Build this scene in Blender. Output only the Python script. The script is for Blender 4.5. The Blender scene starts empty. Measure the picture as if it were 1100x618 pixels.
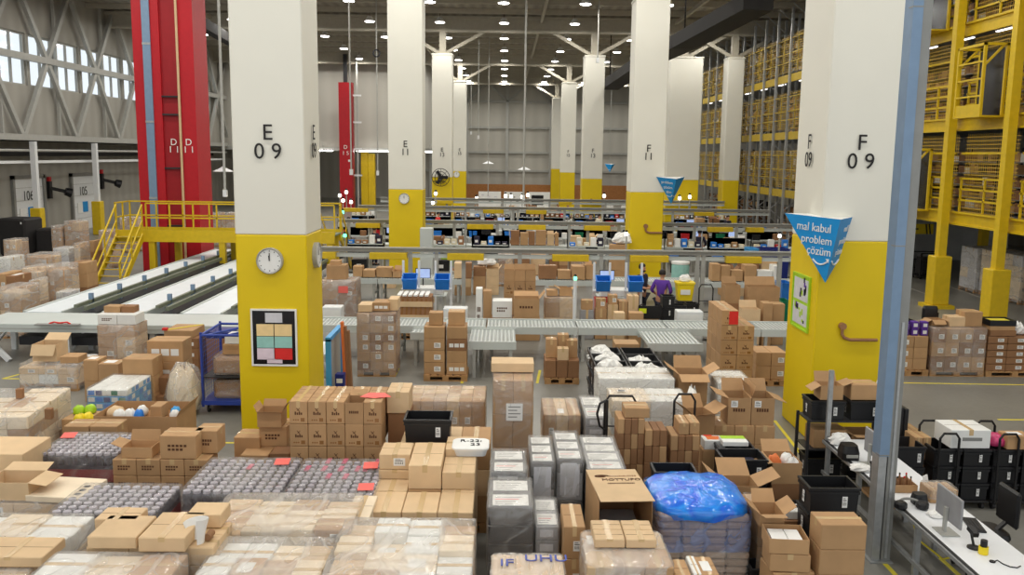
import bpy, math, random
from mathutils import Vector, Matrix
rnd = random.Random(7)
scene = bpy.context.scene
COL = scene.collection
# ---------------------------------------------------------------- camera
W, H, FPX = 1100.0, 618.0, 960.0
CAMZ = 4.9
PITCH = math.atan(0.148); YAW = math.atan(9.0/960.0); ROLL = math.radians(0.7)
CP = Vector((0, 0, CAMZ))
_F = Vector((math.sin(YAW)*math.cos(PITCH), math.cos(YAW)*math.cos(PITCH), -math.sin(PITCH)))
_R = Vector((math.cos(YAW), -math.sin(YAW), 0)); _U = _R.cross(_F)
CR = _R*math.cos(ROLL) + _U*math.sin(ROLL)
CU = _U*math.cos(ROLL) - _R*math.sin(ROLL)
cam = bpy.data.cameras.new('camera'); camo = bpy.data.objects.new('camera', cam); COL.objects.link(camo)
cam.sensor_width = 36.0; cam.lens = FPX/W*36.0; cam.clip_start = 0.1; cam.clip_end = 400
camo.matrix_world = Matrix(((CR.x, CU.x, -_F.x, CP.x), (CR.y, CU.y, -_F.y, CP.y), (CR.z, CU.z, -_F.z, CP.z), (0, 0, 0, 1)))
scene.camera = camo
def ray(px, py):
    return CR*((px-550)/FPX) + CU*((309-py)/FPX) + _F
def P(px, py, z):                     # point of the plane at height z that the photo shows at (px,py)
    d = ray(px, py); t = (z-CAMZ)/d.z; return CP + d*t
def D(px, py, y):                     # point of the vertical plane at distance y
    d = ray(px, py); t = y/d.y; return CP + d*t
def X(px, y, z):                      # x at distance y, height z for photo column px
    c = _F*y; a = Vector((0, y, z)) - CP
    # solve for x so that projection lands on px
    k = (px-550)/FPX
    num = k*(a.dot(_F)) - a.dot(CR); den = CR.x - k*_F.x
    return num/den
def ZZ(py, y, x=0.0):
    k = (309-py)/FPX
    a = Vector((x, y, 0)) - CP
    return (k*a.dot(_F) - a.dot(CU))/(CU.z - k*_F.z)
# ---------------------------------------------------------------- world, exposure
w = bpy.data.worlds.new('world'); scene.world = w; w.use_nodes = True
wn = w.node_tree; bg = wn.nodes['Background']
bg.inputs['Color'].default_value = (0.93, 0.97, 1.0, 1); bg.inputs['Strength'].default_value = 1.1
vs = scene.view_settings
scene.display_settings.display_device = 'sRGB'
vs.view_transform = 'Standard'; vs.look = 'None'; vs.exposure = 0.0; vs.gamma = 1.0; vs.use_curve_mapping = False
LAMP_W = 118.0
LAMP_ROWS = [-20.0, -16.0, -12.0, -8.0, -3.9, -0.15, 4.0, 8.2, 12.2]
LAMP_YS = [5+7*k for k in range(14)]
LAMP_Z = 12.55
# ---------------------------------------------------------------- materials
def new_mat(name):
    m = bpy.data.materials.new(name); m.use_nodes = True
    nt = m.node_tree; b = nt.nodes['Principled BSDF']
    return m, nt, b
def rgb(r, g, b):
    f = lambda c: (c/255/12.92) if c/255 <= .04045 else ((c/255+.055)/1.055)**2.4
    return (f(r), f(g), f(b), 1)
def plain(name, col, rough=.6, metal=0.0, spec=.4, noise=0.08, scale=6.0, emit=None, bump=0.0, objvar=0.0):
    m, nt, b = new_mat(name)
    b.inputs['Roughness'].default_value = rough; b.inputs['Metallic'].default_value = metal
    b.inputs['Specular IOR Level'].default_value = spec
    tc = nt.nodes.new('ShaderNodeTexCoord'); n = nt.nodes.new('ShaderNodeTexNoise')
    n.inputs['Scale'].default_value = scale; n.inputs['Detail'].default_value = 3
    nt.links.new(tc.outputs['Object'], n.inputs['Vector'])
    mr = nt.nodes.new('ShaderNodeMapRange'); mr.inputs['To Min'].default_value = 1-noise; mr.inputs['To Max'].default_value = 1+noise
    mr.inputs['From Min'].default_value = .3; mr.inputs['From Max'].default_value = .7
    nt.links.new(n.outputs['Fac'], mr.inputs['Value'])
    last = mr.outputs['Result']
    if objvar:
        oi = nt.nodes.new('ShaderNodeObjectInfo'); m2 = nt.nodes.new('ShaderNodeMapRange')
        m2.inputs['To Min'].default_value = 1-objvar; m2.inputs['To Max'].default_value = 1+objvar
        nt.links.new(oi.outputs['Random'], m2.inputs['Value'])
        mm = nt.nodes.new('ShaderNodeMath'); mm.operation = 'MULTIPLY'
        nt.links.new(last, mm.inputs[0]); nt.links.new(m2.outputs['Result'], mm.inputs[1]); last = mm.outputs[0]
    vm = nt.nodes.new('ShaderNodeVectorMath'); vm.operation = 'SCALE'; vm.inputs[0].default_value = col[:3]
    nt.links.new(last, vm.inputs['Scale']); nt.links.new(vm.outputs['Vector'], b.inputs['Base Color'])
    if emit:
        b.inputs['Emission Color'].default_value = emit[0]; b.inputs['Emission Strength'].default_value = emit[1]
    if bump:
        bp = nt.nodes.new('ShaderNodeBump'); bp.inputs['Strength'].default_value = bump; bp.inputs['Distance'].default_value = .02
        nt.links.new(n.outputs['Fac'], bp.inputs['Height']); nt.links.new(bp.outputs['Normal'], b.inputs['Normal'])
    return m
M = {}
M['kraft'] = plain('kraft cardboard', rgb(182, 144, 102), .75, noise=.07, objvar=.10, scale=4)
M['kraft_light'] = plain('light kraft cardboard', rgb(214, 184, 144), .75, noise=.06, objvar=.08, scale=4)
M['kraft_dark'] = plain('dark kraft cardboard', rgb(146, 106, 72), .75, noise=.08, objvar=.10, scale=4)
M['kraft_in'] = plain('carton inside', rgb(160, 115, 70), .85, noise=.05)
M['pale'] = plain('pale wrapped cardboard', rgb(234, 216, 188), .6, noise=.08, objvar=.08, scale=3)
M['tape'] = plain('packing tape', rgb(206, 176, 130), .22, spec=.6, noise=.05)
M['tape_brown'] = plain('brown packing tape', rgb(150, 105, 62), .25, spec=.6, noise=.05)
M['paper'] = plain('white paper', rgb(235, 234, 230), .7, noise=.03)
M['print'] = plain('dark print', rgb(92, 58, 36), .8, noise=.1)
M['ink'] = plain('black ink', rgb(36, 34, 34), .7, noise=.05)
M['white'] = plain('white card', rgb(232, 232, 228), .5, noise=.03)
M['wood'] = plain('pallet wood', rgb(170, 130, 86), .85, noise=.18, scale=9, objvar=.1)
M['col_white'] = plain('white column paint', rgb(226, 224, 212), .55, noise=.015, scale=1.0)
M['col_yellow'] = plain('yellow column paint', rgb(224, 194, 2), .5, noise=.03, scale=1.5)
M['steel_yellow'] = plain('yellow steel paint', rgb(212, 180, 24), .45, noise=.06)
M['red_steel'] = plain('red steel paint', rgb(176, 16, 30), .5, noise=.05)
M['red_dark'] = plain('shaded steel and tray red', rgb(150, 16, 26), .5, noise=.05)  # darker copy of the red, shade put into the colour; also trays
M['grey_steel'] = plain('grey painted steel', rgb(168, 168, 162), .45, noise=.05)
M['galv'] = plain('galvanised steel', rgb(172, 174, 174), .38, metal=.55, noise=.1, scale=12)
M['post_blue'] = plain('blue grey steel', rgb(122, 146, 172), .45, metal=.2, noise=.05)
M['post_grey'] = plain('grey post steel', rgb(140, 140, 136), .45, metal=.25, noise=.05)
M['dark_steel'] = plain('dark steel', rgb(52, 52, 54), .5, metal=.3, noise=.08)
M['black_plastic'] = plain('black plastic', rgb(26, 26, 28), .42, noise=.06)
M['black_metal'] = plain('black tube', rgb(28, 27, 28), .35, noise=.05)
M['blue_plastic'] = plain('blue plastic', rgb(38, 124, 214), .4, noise=.05)
M['navy_plastic'] = plain('navy plastic', rgb(22, 38, 120), .4, noise=.05)
M['red_plastic'] = plain('red plastic', rgb(196, 28, 36), .4, noise=.05)
M['yellow_plastic'] = plain('yellow plastic', rgb(238, 210, 30), .4, noise=.05)
M['green_plastic'] = plain('green plastic', rgb(16, 120, 84), .45, noise=.05)
M['lime'] = plain('lime plastic', rgb(170, 214, 40), .4, noise=.05)
M['orange'] = plain('orange plastic', rgb(226, 120, 60), .5, noise=.05)
M['pink'] = plain('salmon paper label', rgb(240, 110, 100), .6, noise=.04)
M['redpaper'] = plain('red paper', rgb(220, 44, 40), .55, noise=.04)
M['magenta'] = plain('pink film', rgb(196, 60, 110), .3, noise=.25, scale=20)
M['belt'] = plain('white conveyor belt', rgb(226, 232, 236), .4, noise=.03, scale=2)
M['bench'] = plain('pale grey bench steel', rgb(196, 202, 198), .42, noise=.03, scale=2)
M['olive'] = plain('grey green rail', rgb(116, 122, 104), .5, noise=.08)
M['white_metal'] = plain('white painted metal', rgb(224, 226, 226), .4, noise=.02)
M['desk'] = plain('white desk laminate', rgb(236, 238, 240), .3, noise=.015)
M['cyan'] = plain('sign blue', rgb(20, 140, 208), .45, noise=.03)
M['cyan2'] = plain('rail blue', rgb(70, 160, 220), .45, noise=.03)
M['silver_box'] = plain('silver grey box', rgb(150, 150, 152), .4, noise=.12, scale=5)
M['charcoal_box'] = plain('charcoal box', rgb(58, 56, 58), .4, noise=.15, scale=5)
M['jar_lid'] = plain('grey lid', rgb(176, 169, 182), .4, noise=.1)
M['jar_glass'] = plain('purple jar', rgb(50, 40, 60), .25, noise=.1)
M['skin'] = plain('skin', rgb(196, 146, 116), .55, noise=.04)
M['hair'] = plain('dark hair', rgb(34, 26, 24), .6, noise=.15, scale=40)
M['purple'] = plain('purple cloth', rgb(92, 52, 150), .8, noise=.08)
M['darkcloth'] = plain('dark cloth', rgb(44, 42, 60), .85, noise=.1)
M['jeans'] = plain('dark trousers', rgb(40, 42, 56), .85, noise=.1)
M['hivis'] = plain('hi vis yellow', rgb(220, 230, 40), .7, noise=.05)
M['cream'] = plain('cream shirt', rgb(224, 214, 186), .8, noise=.05)
M['blue_frame'] = plain('blue painted frame', rgb(44, 68, 160), .4, noise=.05)
M['wire'] = plain('blue wire', rgb(60, 80, 150), .4, noise=.05)
M['darkrubber'] = plain('dark rubber', rgb(38, 36, 36), .7, noise=.08)
M['ceiling_beam'] = plain('warm grey girder', rgb(172, 166, 150), .6, noise=.05)
M['duct'] = plain('dark cable duct', rgb(24, 21, 20), .7, noise=.15, scale=3)
M['brown_panel'] = plain('brown timber board', rgb(168, 112, 62), .7, noise=.12)
M['screen'] = plain('dark screen', rgb(22, 24, 28), .2, noise=.02)
M['glow'] = plain('lamp diffuser', (1, 1, 1, 1), .5, emit=((1, .97, .92, 1), 14.0), noise=0)
M['strip'] = plain('strip light diffuser', (1, 1, 1, 1), .5, emit=((1, .96, .9, 1), 3.2), noise=0)
M['green_led'] = plain('green beacon', rgb(60, 220, 140), .4, emit=((.15, 1, .5, 1), 3.0), noise=0)
M['white_led'] = plain('white beacon', (1, 1, 1, 1), .4, emit=((1, .93, .75, 1), 5.0), noise=0)
M['screenglow'] = plain('lit screen', rgb(120, 140, 190), .3, emit=((.55, .68, 1, 1), .55), noise=.3, scale=9)
M['line_yellow'] = plain('yellow floor line', rgb(222, 206, 60), .6, noise=.08, scale=4)
M['line_white'] = plain('pale floor line', rgb(200, 196, 186), .6, noise=.08, scale=4)
def floor_mat():
    m, nt, b = new_mat('sealed concrete')
    tc = nt.nodes.new('ShaderNodeTexCoord')
    n1 = nt.nodes.new('ShaderNodeTexNoise'); n1.inputs['Scale'].default_value = .5; n1.inputs['Detail'].default_value = 5
    n2 = nt.nodes.new('ShaderNodeTexNoise'); n2.inputs['Scale'].default_value = 9; n2.inputs['Detail'].default_value = 4
    for n in (n1, n2): nt.links.new(tc.outputs['Object'], n.inputs['Vector'])
    ad = nt.nodes.new('ShaderNodeMath'); ad.operation = 'MULTIPLY_ADD'; ad.inputs[1].default_value = .35
    nt.links.new(n2.outputs['Fac'], ad.inputs[0]); nt.links.new(n1.outputs['Fac'], ad.inputs[2])
    cr = nt.nodes.new('ShaderNodeValToRGB')
    cr.color_ramp.elements[0].position = .35; cr.color_ramp.elements[0].color = rgb(112, 110, 104)
    cr.color_ramp.elements[1].position = .95; cr.color_ramp.elements[1].color = rgb(136, 134, 126)
    nt.links.new(ad.outputs[0], cr.inputs['Fac']); nt.links.new(cr.outputs['Color'], b.inputs['Base Color'])
    b.inputs['Roughness'].default_value = .38; b.inputs['Specular IOR Level'].default_value = .35
    return m
M['floor'] = floor_mat()
def ribbed(name, c0, c1, axis, period, rough=.6):
    m, nt, b = new_mat(name)
    tc = nt.nodes.new('ShaderNodeTexCoord'); sx = nt.nodes.new('ShaderNodeSeparateXYZ')
    nt.links.new(tc.outputs['Object'], sx.inputs[0])
    mt = nt.nodes.new('ShaderNodeMath'); mt.operation = 'MULTIPLY'; mt.inputs[1].default_value = 2*math.pi/period
    nt.links.new(sx.outputs[axis], mt.inputs[0])
    sn = nt.nodes.new('ShaderNodeMath'); sn.operation = 'SINE'; nt.links.new(mt.outputs[0], sn.inputs[0])
    cr = nt.nodes.new('ShaderNodeMapRange'); cr.inputs['From Min'].default_value = -1
    nt.links.new(sn.outputs[0], cr.inputs['Value'])
    mx = nt.nodes.new('ShaderNodeMix'); mx.data_type = 'RGBA'; mx.inputs['A'].default_value = c0; mx.inputs['B'].default_value = c1
    nt.links.new(cr.outputs['Result'], mx.inputs['Factor']); nt.links.new(mx.outputs['Result'], b.inputs['Base Color'])
    bp = nt.nodes.new('ShaderNodeBump'); bp.inputs['Strength'].default_value = .6; bp.inputs['Distance'].default_value = .05
    nt.links.new(cr.outputs['Result'], bp.inputs['Height']); nt.links.new(bp.outputs['Normal'], b.inputs['Normal'])
    b.inputs['Roughness'].default_value = rough
    return m
M['deck'] = ribbed('corrugated roof deck', rgb(132, 125, 113), rgb(156, 148, 134), 'X', .6)
M['wall_panel'] = ribbed('grey wall panel', rgb(154, 151, 142), rgb(161, 158, 149), 'Y', 1.1)
M['wall_back'] = ribbed('grey back wall panel', rgb(178, 175, 165), rgb(184, 181, 171), 'X', 1.2)
M['rollers'] = ribbed('steel rollers', rgb(150, 156, 154), rgb(206, 212, 208), 'X', .09, .35)
M['film_white'] = plain('milky film', rgb(226, 224, 218), .25, spec=.6, noise=.1, scale=5, bump=.4)
def wrap_mat(name, tint, milk=.16, gloss=.35):
    m, nt, b = new_mat(name); nt.nodes.remove(b)
    out = nt.nodes['Material Output']; N = nt.nodes.new; L = nt.links.new
    tc = N('ShaderNodeTexCoord')
    mp = N('ShaderNodeMapping'); mp.inputs['Scale'].default_value = (1, .6, 1.5); mp.inputs['Rotation'].default_value = (.2, .1, .6)
    L(tc.outputs['Object'], mp.inputs['Vector'])
    def noise(sc, det, dist):
        n = N('ShaderNodeTexNoise'); n.inputs['Scale'].default_value = sc; n.inputs['Detail'].default_value = det; n.inputs['Distortion'].default_value = dist
        L(mp.outputs['Vector'], n.inputs['Vector']); return n.outputs['Fac']
    def mth(op, x, y, clamp=False):
        q = N('ShaderNodeMath'); q.operation = op; q.use_clamp = clamp
        for i, v in enumerate((x, y)):
            if isinstance(v, (int, float)): q.inputs[i].default_value = v
            else: L(v, q.inputs[i])
        return q.outputs[0]
    def ridge(sc, dist, sharp):                    # film crease lines, bumped and also painted pale as highlights
        f = mth('SUBTRACT', noise(sc, 2, dist), .5); f = mth('ABSOLUTE', f, 0); f = mth('MULTIPLY', f, sharp); return mth('SUBTRACT', 1.0, f, True)
    cre = mth('ADD', mth('MULTIPLY', ridge(1.1, .5, 30), .7), mth('MULTIPLY', ridge(2.7, .3, 26), .4))
    n2f = noise(1.3, 2, 0)
    bp = N('ShaderNodeBump'); bp.inputs['Strength'].default_value = .8; bp.inputs['Distance'].default_value = .03
    L(mth('ADD', cre, mth('MULTIPLY', noise(2.2, 2, .3), 3.0)), bp.inputs['Height'])
    tr = N('ShaderNodeBsdfTransparent'); tr.inputs['Color'].default_value = (.985, .985, .98, 1)
    df = N('ShaderNodeBsdfDiffuse'); df.inputs['Color'].default_value = tint
    gl = N('ShaderNodeBsdfGlossy'); gl.inputs['Roughness'].default_value = .16
    L(bp.outputs['Normal'], gl.inputs['Normal'])
    milkf = mth('ADD', mth('MULTIPLY', n2f, milk*1.5), mth('MULTIPLY', cre, milk*.85), True)
    m1 = N('ShaderNodeMixShader'); L(milkf, m1.inputs['Fac']); L(tr.outputs[0], m1.inputs[1]); L(df.outputs[0], m1.inputs[2])
    lw = N('ShaderNodeLayerWeight'); lw.inputs['Blend'].default_value = .12; L(bp.outputs['Normal'], lw.inputs['Normal'])
    fm = N('ShaderNodeMath'); fm.operation = 'MULTIPLY_ADD'; fm.inputs[1].default_value = gloss; fm.inputs[2].default_value = .05; fm.use_clamp = True
    L(lw.outputs['Fresnel'], fm.inputs[0])
    m2 = N('ShaderNodeMixShader'); L(fm.outputs[0], m2.inputs['Fac']); L(m1.outputs[0], m2.inputs[1]); L(gl.outputs[0], m2.inputs[2])
    L(m2.outputs[0], out.inputs['Surface'])
    return m
M['wrap'] = wrap_mat('clear stretch film', rgb(238, 235, 230), .16)
M['wrap_thick'] = wrap_mat('milky stretch film', rgb(242, 239, 234), .26)
M['wrap_blue'] = wrap_mat('blue tinted film', rgb(150, 168, 215), .42)
def mesh_mat(name, col, period, wire):
    m, nt, b = new_mat(name)
    out = nt.nodes['Material Output']; b.inputs['Base Color'].default_value = col; b.inputs['Roughness'].default_value = .5
    tc = nt.nodes.new('ShaderNodeTexCoord'); sx = nt.nodes.new('ShaderNodeSeparateXYZ'); nt.links.new(tc.outputs['Object'], sx.inputs[0])
    fs = []
    for ax in ('Y', 'Z'):
        dv = nt.nodes.new('ShaderNodeMath'); dv.operation = 'DIVIDE'; dv.inputs[1].default_value = period
        nt.links.new(sx.outputs[ax], dv.inputs[0])
        fr = nt.nodes.new('ShaderNodeMath'); fr.operation = 'FRACT'; nt.links.new(dv.outputs[0], fr.inputs[0])
        lt = nt.nodes.new('ShaderNodeMath'); lt.operation = 'LESS_THAN'; lt.inputs[1].default_value = wire
        nt.links.new(fr.outputs[0], lt.inputs[0]); fs.append(lt)
    mx = nt.nodes.new('ShaderNodeMath'); mx.operation = 'MAXIMUM'
    nt.links.new(fs[0].outputs[0], mx.inputs[0]); nt.links.new(fs[1].outputs[0], mx.inputs[1])
    tr = nt.nodes.new('ShaderNodeBsdfTransparent'); ms = nt.nodes.new('ShaderNodeMixShader')
    nt.links.new(mx.outputs[0], ms.inputs['Fac']); nt.links.new(tr.outputs[0], ms.inputs[1]); nt.links.new(b.outputs[0], ms.inputs[2])
    nt.links.new(ms.outputs[0], out.inputs['Surface'])
    return m
M['mesh_yellow'] = mesh_mat('yellow wire mesh', rgb(196, 160, 50), .12, .2)
def glass_mat():
    m, nt, b = new_mat('window glass'); nt.nodes.remove(b); out = nt.nodes['Material Output']
    tr = nt.nodes.new('ShaderNodeBsdfTransparent'); tr.inputs['Color'].default_value = (.93, .97, 1, 1)
    gl = nt.nodes.new('ShaderNodeBsdfGlossy'); gl.inputs['Roughness'].default_value = .05
    ms = nt.nodes.new('ShaderNodeMixShader'); ms.inputs['Fac'].default_value = .06
    nt.links.new(tr.outputs[0], ms.inputs[1]); nt.links.new(gl.outputs[0], ms.inputs[2])
    nt.links.new(ms.outputs[0], out.inputs['Surface']); return m
M['glass'] = glass_mat()
# ---------------------------------------------------------------- mesh helpers
class MB:
    def __init__(s): s.v = []; s.f = []; s.m = []; s.ms = []
    def mi(s, m):
        if isinstance(m, str): m = M[m]
        if m not in s.ms: s.ms.append(m)
        return s.ms.index(m)
    def add(s, vs_, fs_, m):
        o = len(s.v); k = s.mi(m); s.v += [tuple(v) for v in vs_]
        for f in fs_: s.f.append(tuple(i+o for i in f)); s.m.append(k)
        return s
    def quad(s, a, b, c, d, m): return s.add([a, b, c, d], [(0, 1, 2, 3)], m)
    def box(s, x0, x1, y0, y1, z0, z1, m):
        return s.add([(x0,y0,z0),(x1,y0,z0),(x1,y1,z0),(x0,y1,z0),(x0,y0,z1),(x1,y0,z1),(x1,y1,z1),(x0,y1,z1)],
                     [(0,3,2,1),(4,5,6,7),(0,1,5,4),(1,2,6,5),(2,3,7,6),(3,0,4,7)], m)
    def cbox(s, x0, x1, y0, y1, z0, z1, m, c=.006, j=0.0):
        pts = []; idx = {}
        for i, x in enumerate((x0, x1)):
            for k, y in enumerate((y0, y1)):
                for l, z in enumerate((z0, z1)):
                    dx = (c, -c)[i]; dy = (c, -c)[k]; dz = (c, -c)[l]
                    jx, jy, jz = (rnd.uniform(-j, j) for _ in range(3))
                    for a, p in enumerate(((x, y+dy, z+dz), (x+dx, y, z+dz), (x+dx, y+dy, z))):
                        idx[(i, k, l, a)] = len(pts); pts.append((p[0]+jx, p[1]+jy, p[2]+(jz if l else 0)))
        g = lambda i, k, l, a: idx[(i, k, l, a)]
        fs_ = []
        fs_ += [(g(0,0,0,0), g(0,0,1,0), g(0,1,1,0), g(0,1,0,0)), (g(1,0,0,0), g(1,1,0,0), g(1,1,1,0), g(1,0,1,0)),
                (g(0,0,0,1), g(1,0,0,1), g(1,0,1,1), g(0,0,1,1)), (g(0,1,0,1), g(0,1,1,1), g(1,1,1,1), g(1,1,0,1)),
                (g(0,0,0,2), g(0,1,0,2), g(1,1,0,2), g(1,0,0,2)), (g(0,0,1,2), g(1,0,1,2), g(1,1,1,2), g(0,1,1,2))]
        for l in (0, 1):
            for k in (0, 1): fs_.append((g(0,k,l,1), g(1,k,l,1), g(1,k,l,2), g(0,k,l,2)))
            for i in (0, 1): fs_.append((g(i,0,l,0), g(i,1,l,0), g(i,1,l,2), g(i,0,l,2)))
        for i in (0, 1):
            for k in (0, 1): fs_.append((g(i,k,0,0), g(i,k,1,0), g(i,k,1,1), g(i,k,0,1)))
        for i in (0, 1):
            for k in (0, 1):
                for l in (0, 1): fs_.append((g(i,k,l,0), g(i,k,l,1), g(i,k,l,2)))
        return s.add(pts, fs_, m)
    def cyl(s, p0, p1, r, m, n=10, r1=None, caps=True):
        p0 = Vector(p0); p1 = Vector(p1); r1 = r if r1 is None else r1
        d = (p1-p0).normalized(); a = d.orthogonal().normalized(); b = d.cross(a)
        vs_ = []
        for p, q in ((p0, r), (p1, r1)):
            for i in range(n):
                t = 2*math.pi*i/n; vs_.append(p + a*math.cos(t)*q + b*math.sin(t)*q)
        fs_ = [(i, (i+1) % n, n+(i+1) % n, n+i) for i in range(n)]
        if caps: fs_ += [tuple(range(n-1, -1, -1)), tuple(range(n, 2*n))]
        return s.add(vs_, fs_, m)
    def bar(s, p0, p1, w, h, m, up=(0, 0, 1)):
        p0 = Vector(p0); p1 = Vector(p1); d = (p1-p0).normalized(); up = Vector(up)
        a = d.cross(up)
        if a.length < 1e-4: a = d.cross(Vector((0, 1, 0)))
        a.normalize(); b = a.cross(d).normalized(); vs_ = []
        for p in (p0, p1):
            for sx, sy in ((-1, -1), (1, -1), (1, 1), (-1, 1)): vs_.append(p + a*sx*w/2 + b*sy*h/2)
        return s.add(vs_, [(0,3,2,1),(4,5,6,7),(0,1,5,4),(1,2,6,5),(2,3,7,6),(3,0,4,7)], m)
    def tube(s, pts, r, m, n=6):
        pts = [Vector(p) for p in pts]; ring = []; vs_ = []; a = None
        for i, p in enumerate(pts):
            d = (pts[min(i+1, len(pts)-1)] - pts[max(i-1, 0)]).normalized()
            if a is None: a = d.orthogonal().normalized()
            a = (a - d*a.dot(d)).normalized(); b = d.cross(a)
            for k in range(n):
                t = 2*math.pi*k/n; vs_.append(p + a*math.cos(t)*r + b*math.sin(t)*r)
        fs_ = []
        for i in range(len(pts)-1):
            for k in range(n): fs_.append((i*n+k, i*n+(k+1) % n, (i+1)*n+(k+1) % n, (i+1)*n+k))
        fs_ += [tuple(range(n-1, -1, -1)), tuple(range((len(pts)-1)*n, len(pts)*n))]
        return s.add(vs_, fs_, m)
    def lathe(s, prof, m, c=(0, 0, 0), n=14):
        vs_ = []; fs_ = []
        for r, z in prof:
            for k in range(n):
                t = 2*math.pi*k/n; vs_.append((c[0]+r*math.cos(t), c[1]+r*math.sin(t), c[2]+z))
        for i in range(len(prof)-1):
            for k in range(n): fs_.append((i*n+k, i*n+(k+1) % n, (i+1)*n+(k+1) % n, (i+1)*n+k))
        fs_ += [tuple(range(n-1, -1, -1)), tuple(range((len(prof)-1)*n, len(prof)*n))]
        return s.add(vs_, fs_, m)
    def build(s, name, parent=None, loc=(0, 0, 0), rz=0.0, smooth=False, rot=None):
        me = bpy.data.meshes.new(name); me.from_pydata(s.v, [], s.f)
        for m in s.ms: me.materials.append(m)
        me.polygons.foreach_set('material_index', s.m)
        if smooth: me.polygons.foreach_set('use_smooth', [True]*len(s.f))
        me.update()
        o = bpy.data.objects.new(name, me); COL.objects.link(o)
        o.location = loc; o.rotation_euler = rot if rot else (0, 0, rz)
        if parent: o.parent = parent
        return o
LABELS = {}
def tag(o, label, cat, group=None):
    o['label'] = label; o['category'] = cat
    if group: o['group'] = group
    n = len(label.split())
    if n < 4 or n > 16: print('LABEL LENGTH', n, label)
    LABELS.setdefault(label, []).append(group)
    return o
def thing(name, label, cat, loc=(0, 0, 0), rz=0.0, group=None):
    o = bpy.data.objects.new(name, None); COL.objects.link(o); o.empty_display_size = .1
    o.location = loc; o.rotation_euler = (0, 0, rz); return tag(o, label, cat, group)
def struct(o): o['kind'] = 'structure'; return o
def link_copy(o, parent=None):
    c = o.copy(); COL.objects.link(c)
    if parent: c.parent = parent
    return c
def copy_tree(o, loc, label, cat=None, group=None, rz=None):
    c = o.copy(); COL.objects.link(c); c.location = loc
    if rz is not None: c.rotation_euler = (0, 0, rz)
    tag(c, label, cat or o['category'], group or o.get('group'))
    for ch in list(o.children):
        d = link_copy(ch, c)
        for g in list(ch.children): link_copy(g, d)
    return c
ORD = ['first', 'second', 'third', 'fourth', 'fifth', 'sixth', 'seventh', 'eighth', 'ninth', 'tenth', 'eleventh', 'twelfth',
       'thirteenth', 'fourteenth', 'fifteenth', 'sixteenth', 'seventeenth', 'eighteenth', 'nineteenth', 'twentieth']
def nth(i): return ORD[i] if i < 20 else ('twenty-' + ORD[i-20] if i < 29 else ('thirtieth' if i == 29 else 'thirty-' + ORD[i-30]))
_TX = {}
def text(name, body, size, mat, parent, loc, rot, ext=.003, space=1.0):
    key = (body, size, mat, space)
    if key not in _TX:
        c = bpy.data.curves.new('t', 'FONT'); c.body = body; c.size = size; c.extrude = ext; c.align_x = 'CENTER'; c.align_y = 'CENTER'
        c.space_line = space; c.resolution_u = 4
        o = bpy.data.objects.new('t', c); COL.objects.link(o)
        dg = bpy.context.evaluated_depsgraph_get(); dg.update()
        me = bpy.data.meshes.new_from_object(o.evaluated_get(dg), depsgraph=dg)
        me.materials.clear(); me.materials.append(M[mat])
        bpy.data.objects.remove(o); _TX[key] = me
    me = _TX[key]; me.name = name
    o = bpy.data.objects.new(name, me); COL.objects.link(o); o.parent = parent; o.location = loc; o.rotation_euler = rot
    return o
FRONT = (math.pi/2, 0, 0)             # text standing up and facing the camera
LEFTF = (math.pi/2, 0, -math.pi/2)    # facing -x
RIGHTF = (math.pi/2, 0, math.pi/2)    # facing +x
# ---------------------------------------------------------------- building shell
mb = MB(); mb.box(-27, 31, -4, 101, -.2, 0, 'floor')
def fline(p, q, w_, m='line_yellow'):
    p = Vector((p[0], p[1], .0015)); q = Vector((q[0], q[1], .0015)); mb.bar(p, q, w_, .003, m)
for a, b in ((P(905,410.5,0), P(1120,414,0)), (P(1072,451,0), P(1120,451.5,0)), (P(3,407,0), P(30,400,0)), (P(3,407,0), P(40,407.5,0)),
             (P(580,398,0), P(577,412,0)), (P(428,396,0), P(424,404,0)), (P(499,392,0), P(496,412,0)), (P(832,452,0), P(878,510,0)),
             (P(940,595,0), P(962,618,0)), (P(238,476,0), P(255,476,0)), (P(960,512,0), P(1000,545,0)), (P(1010,600,0), P(1030,618,0))):
    fline(a, b, .06)
for a, b in ((P(970,290,0), P(1010,300,0)), (P(965,305,0), P(1000,318,0)), (P(1020,308,0), P(1060,322,0))): fline(a, b, .05, 'line_white')
floor = struct(mb.build('floor'))
mb = MB(); mb.box(-27, 31, -4, 101, 13.3, 13.45, 'deck'); ceiling = struct(mb.build('ceiling'))
CD = 20.2
COLY = [15.1 + CD*k for k in range(5)]
# ceiling girders (across) and purlins (along)
tn = [0]
def trim(b, **k):
    tn[0] += 1; o = struct(b.build('trim_%d' % tn[0], **k)); return o
for k, y in enumerate(COLY[1:]):
    b = MB(); y += .6
    b.box(-26, 30, y-.18, y+.18, 12.25, 12.4, 'ceiling_beam'); b.box(-26, 30, y-.18, y+.18, 13.05, 13.2, 'ceiling_beam'); b.box(-26, 30, y-.06, y+.06, 12.4, 13.05, 'ceiling_beam')
    trim(b)
for y in [40+3.4*i for i in range(17)]:
    b = MB(); b.box(-26, 30, y-.05, y+.05, 13.0, 13.3, 'ceiling_beam'); trim(b)
for x in (-17.9, -6.0, 2.1, 10.3):
    b = MB(); b.box(x-.08, x+.08, 34, 100, 12.85, 13.05, 'ceiling_beam'); trim(b)
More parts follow.
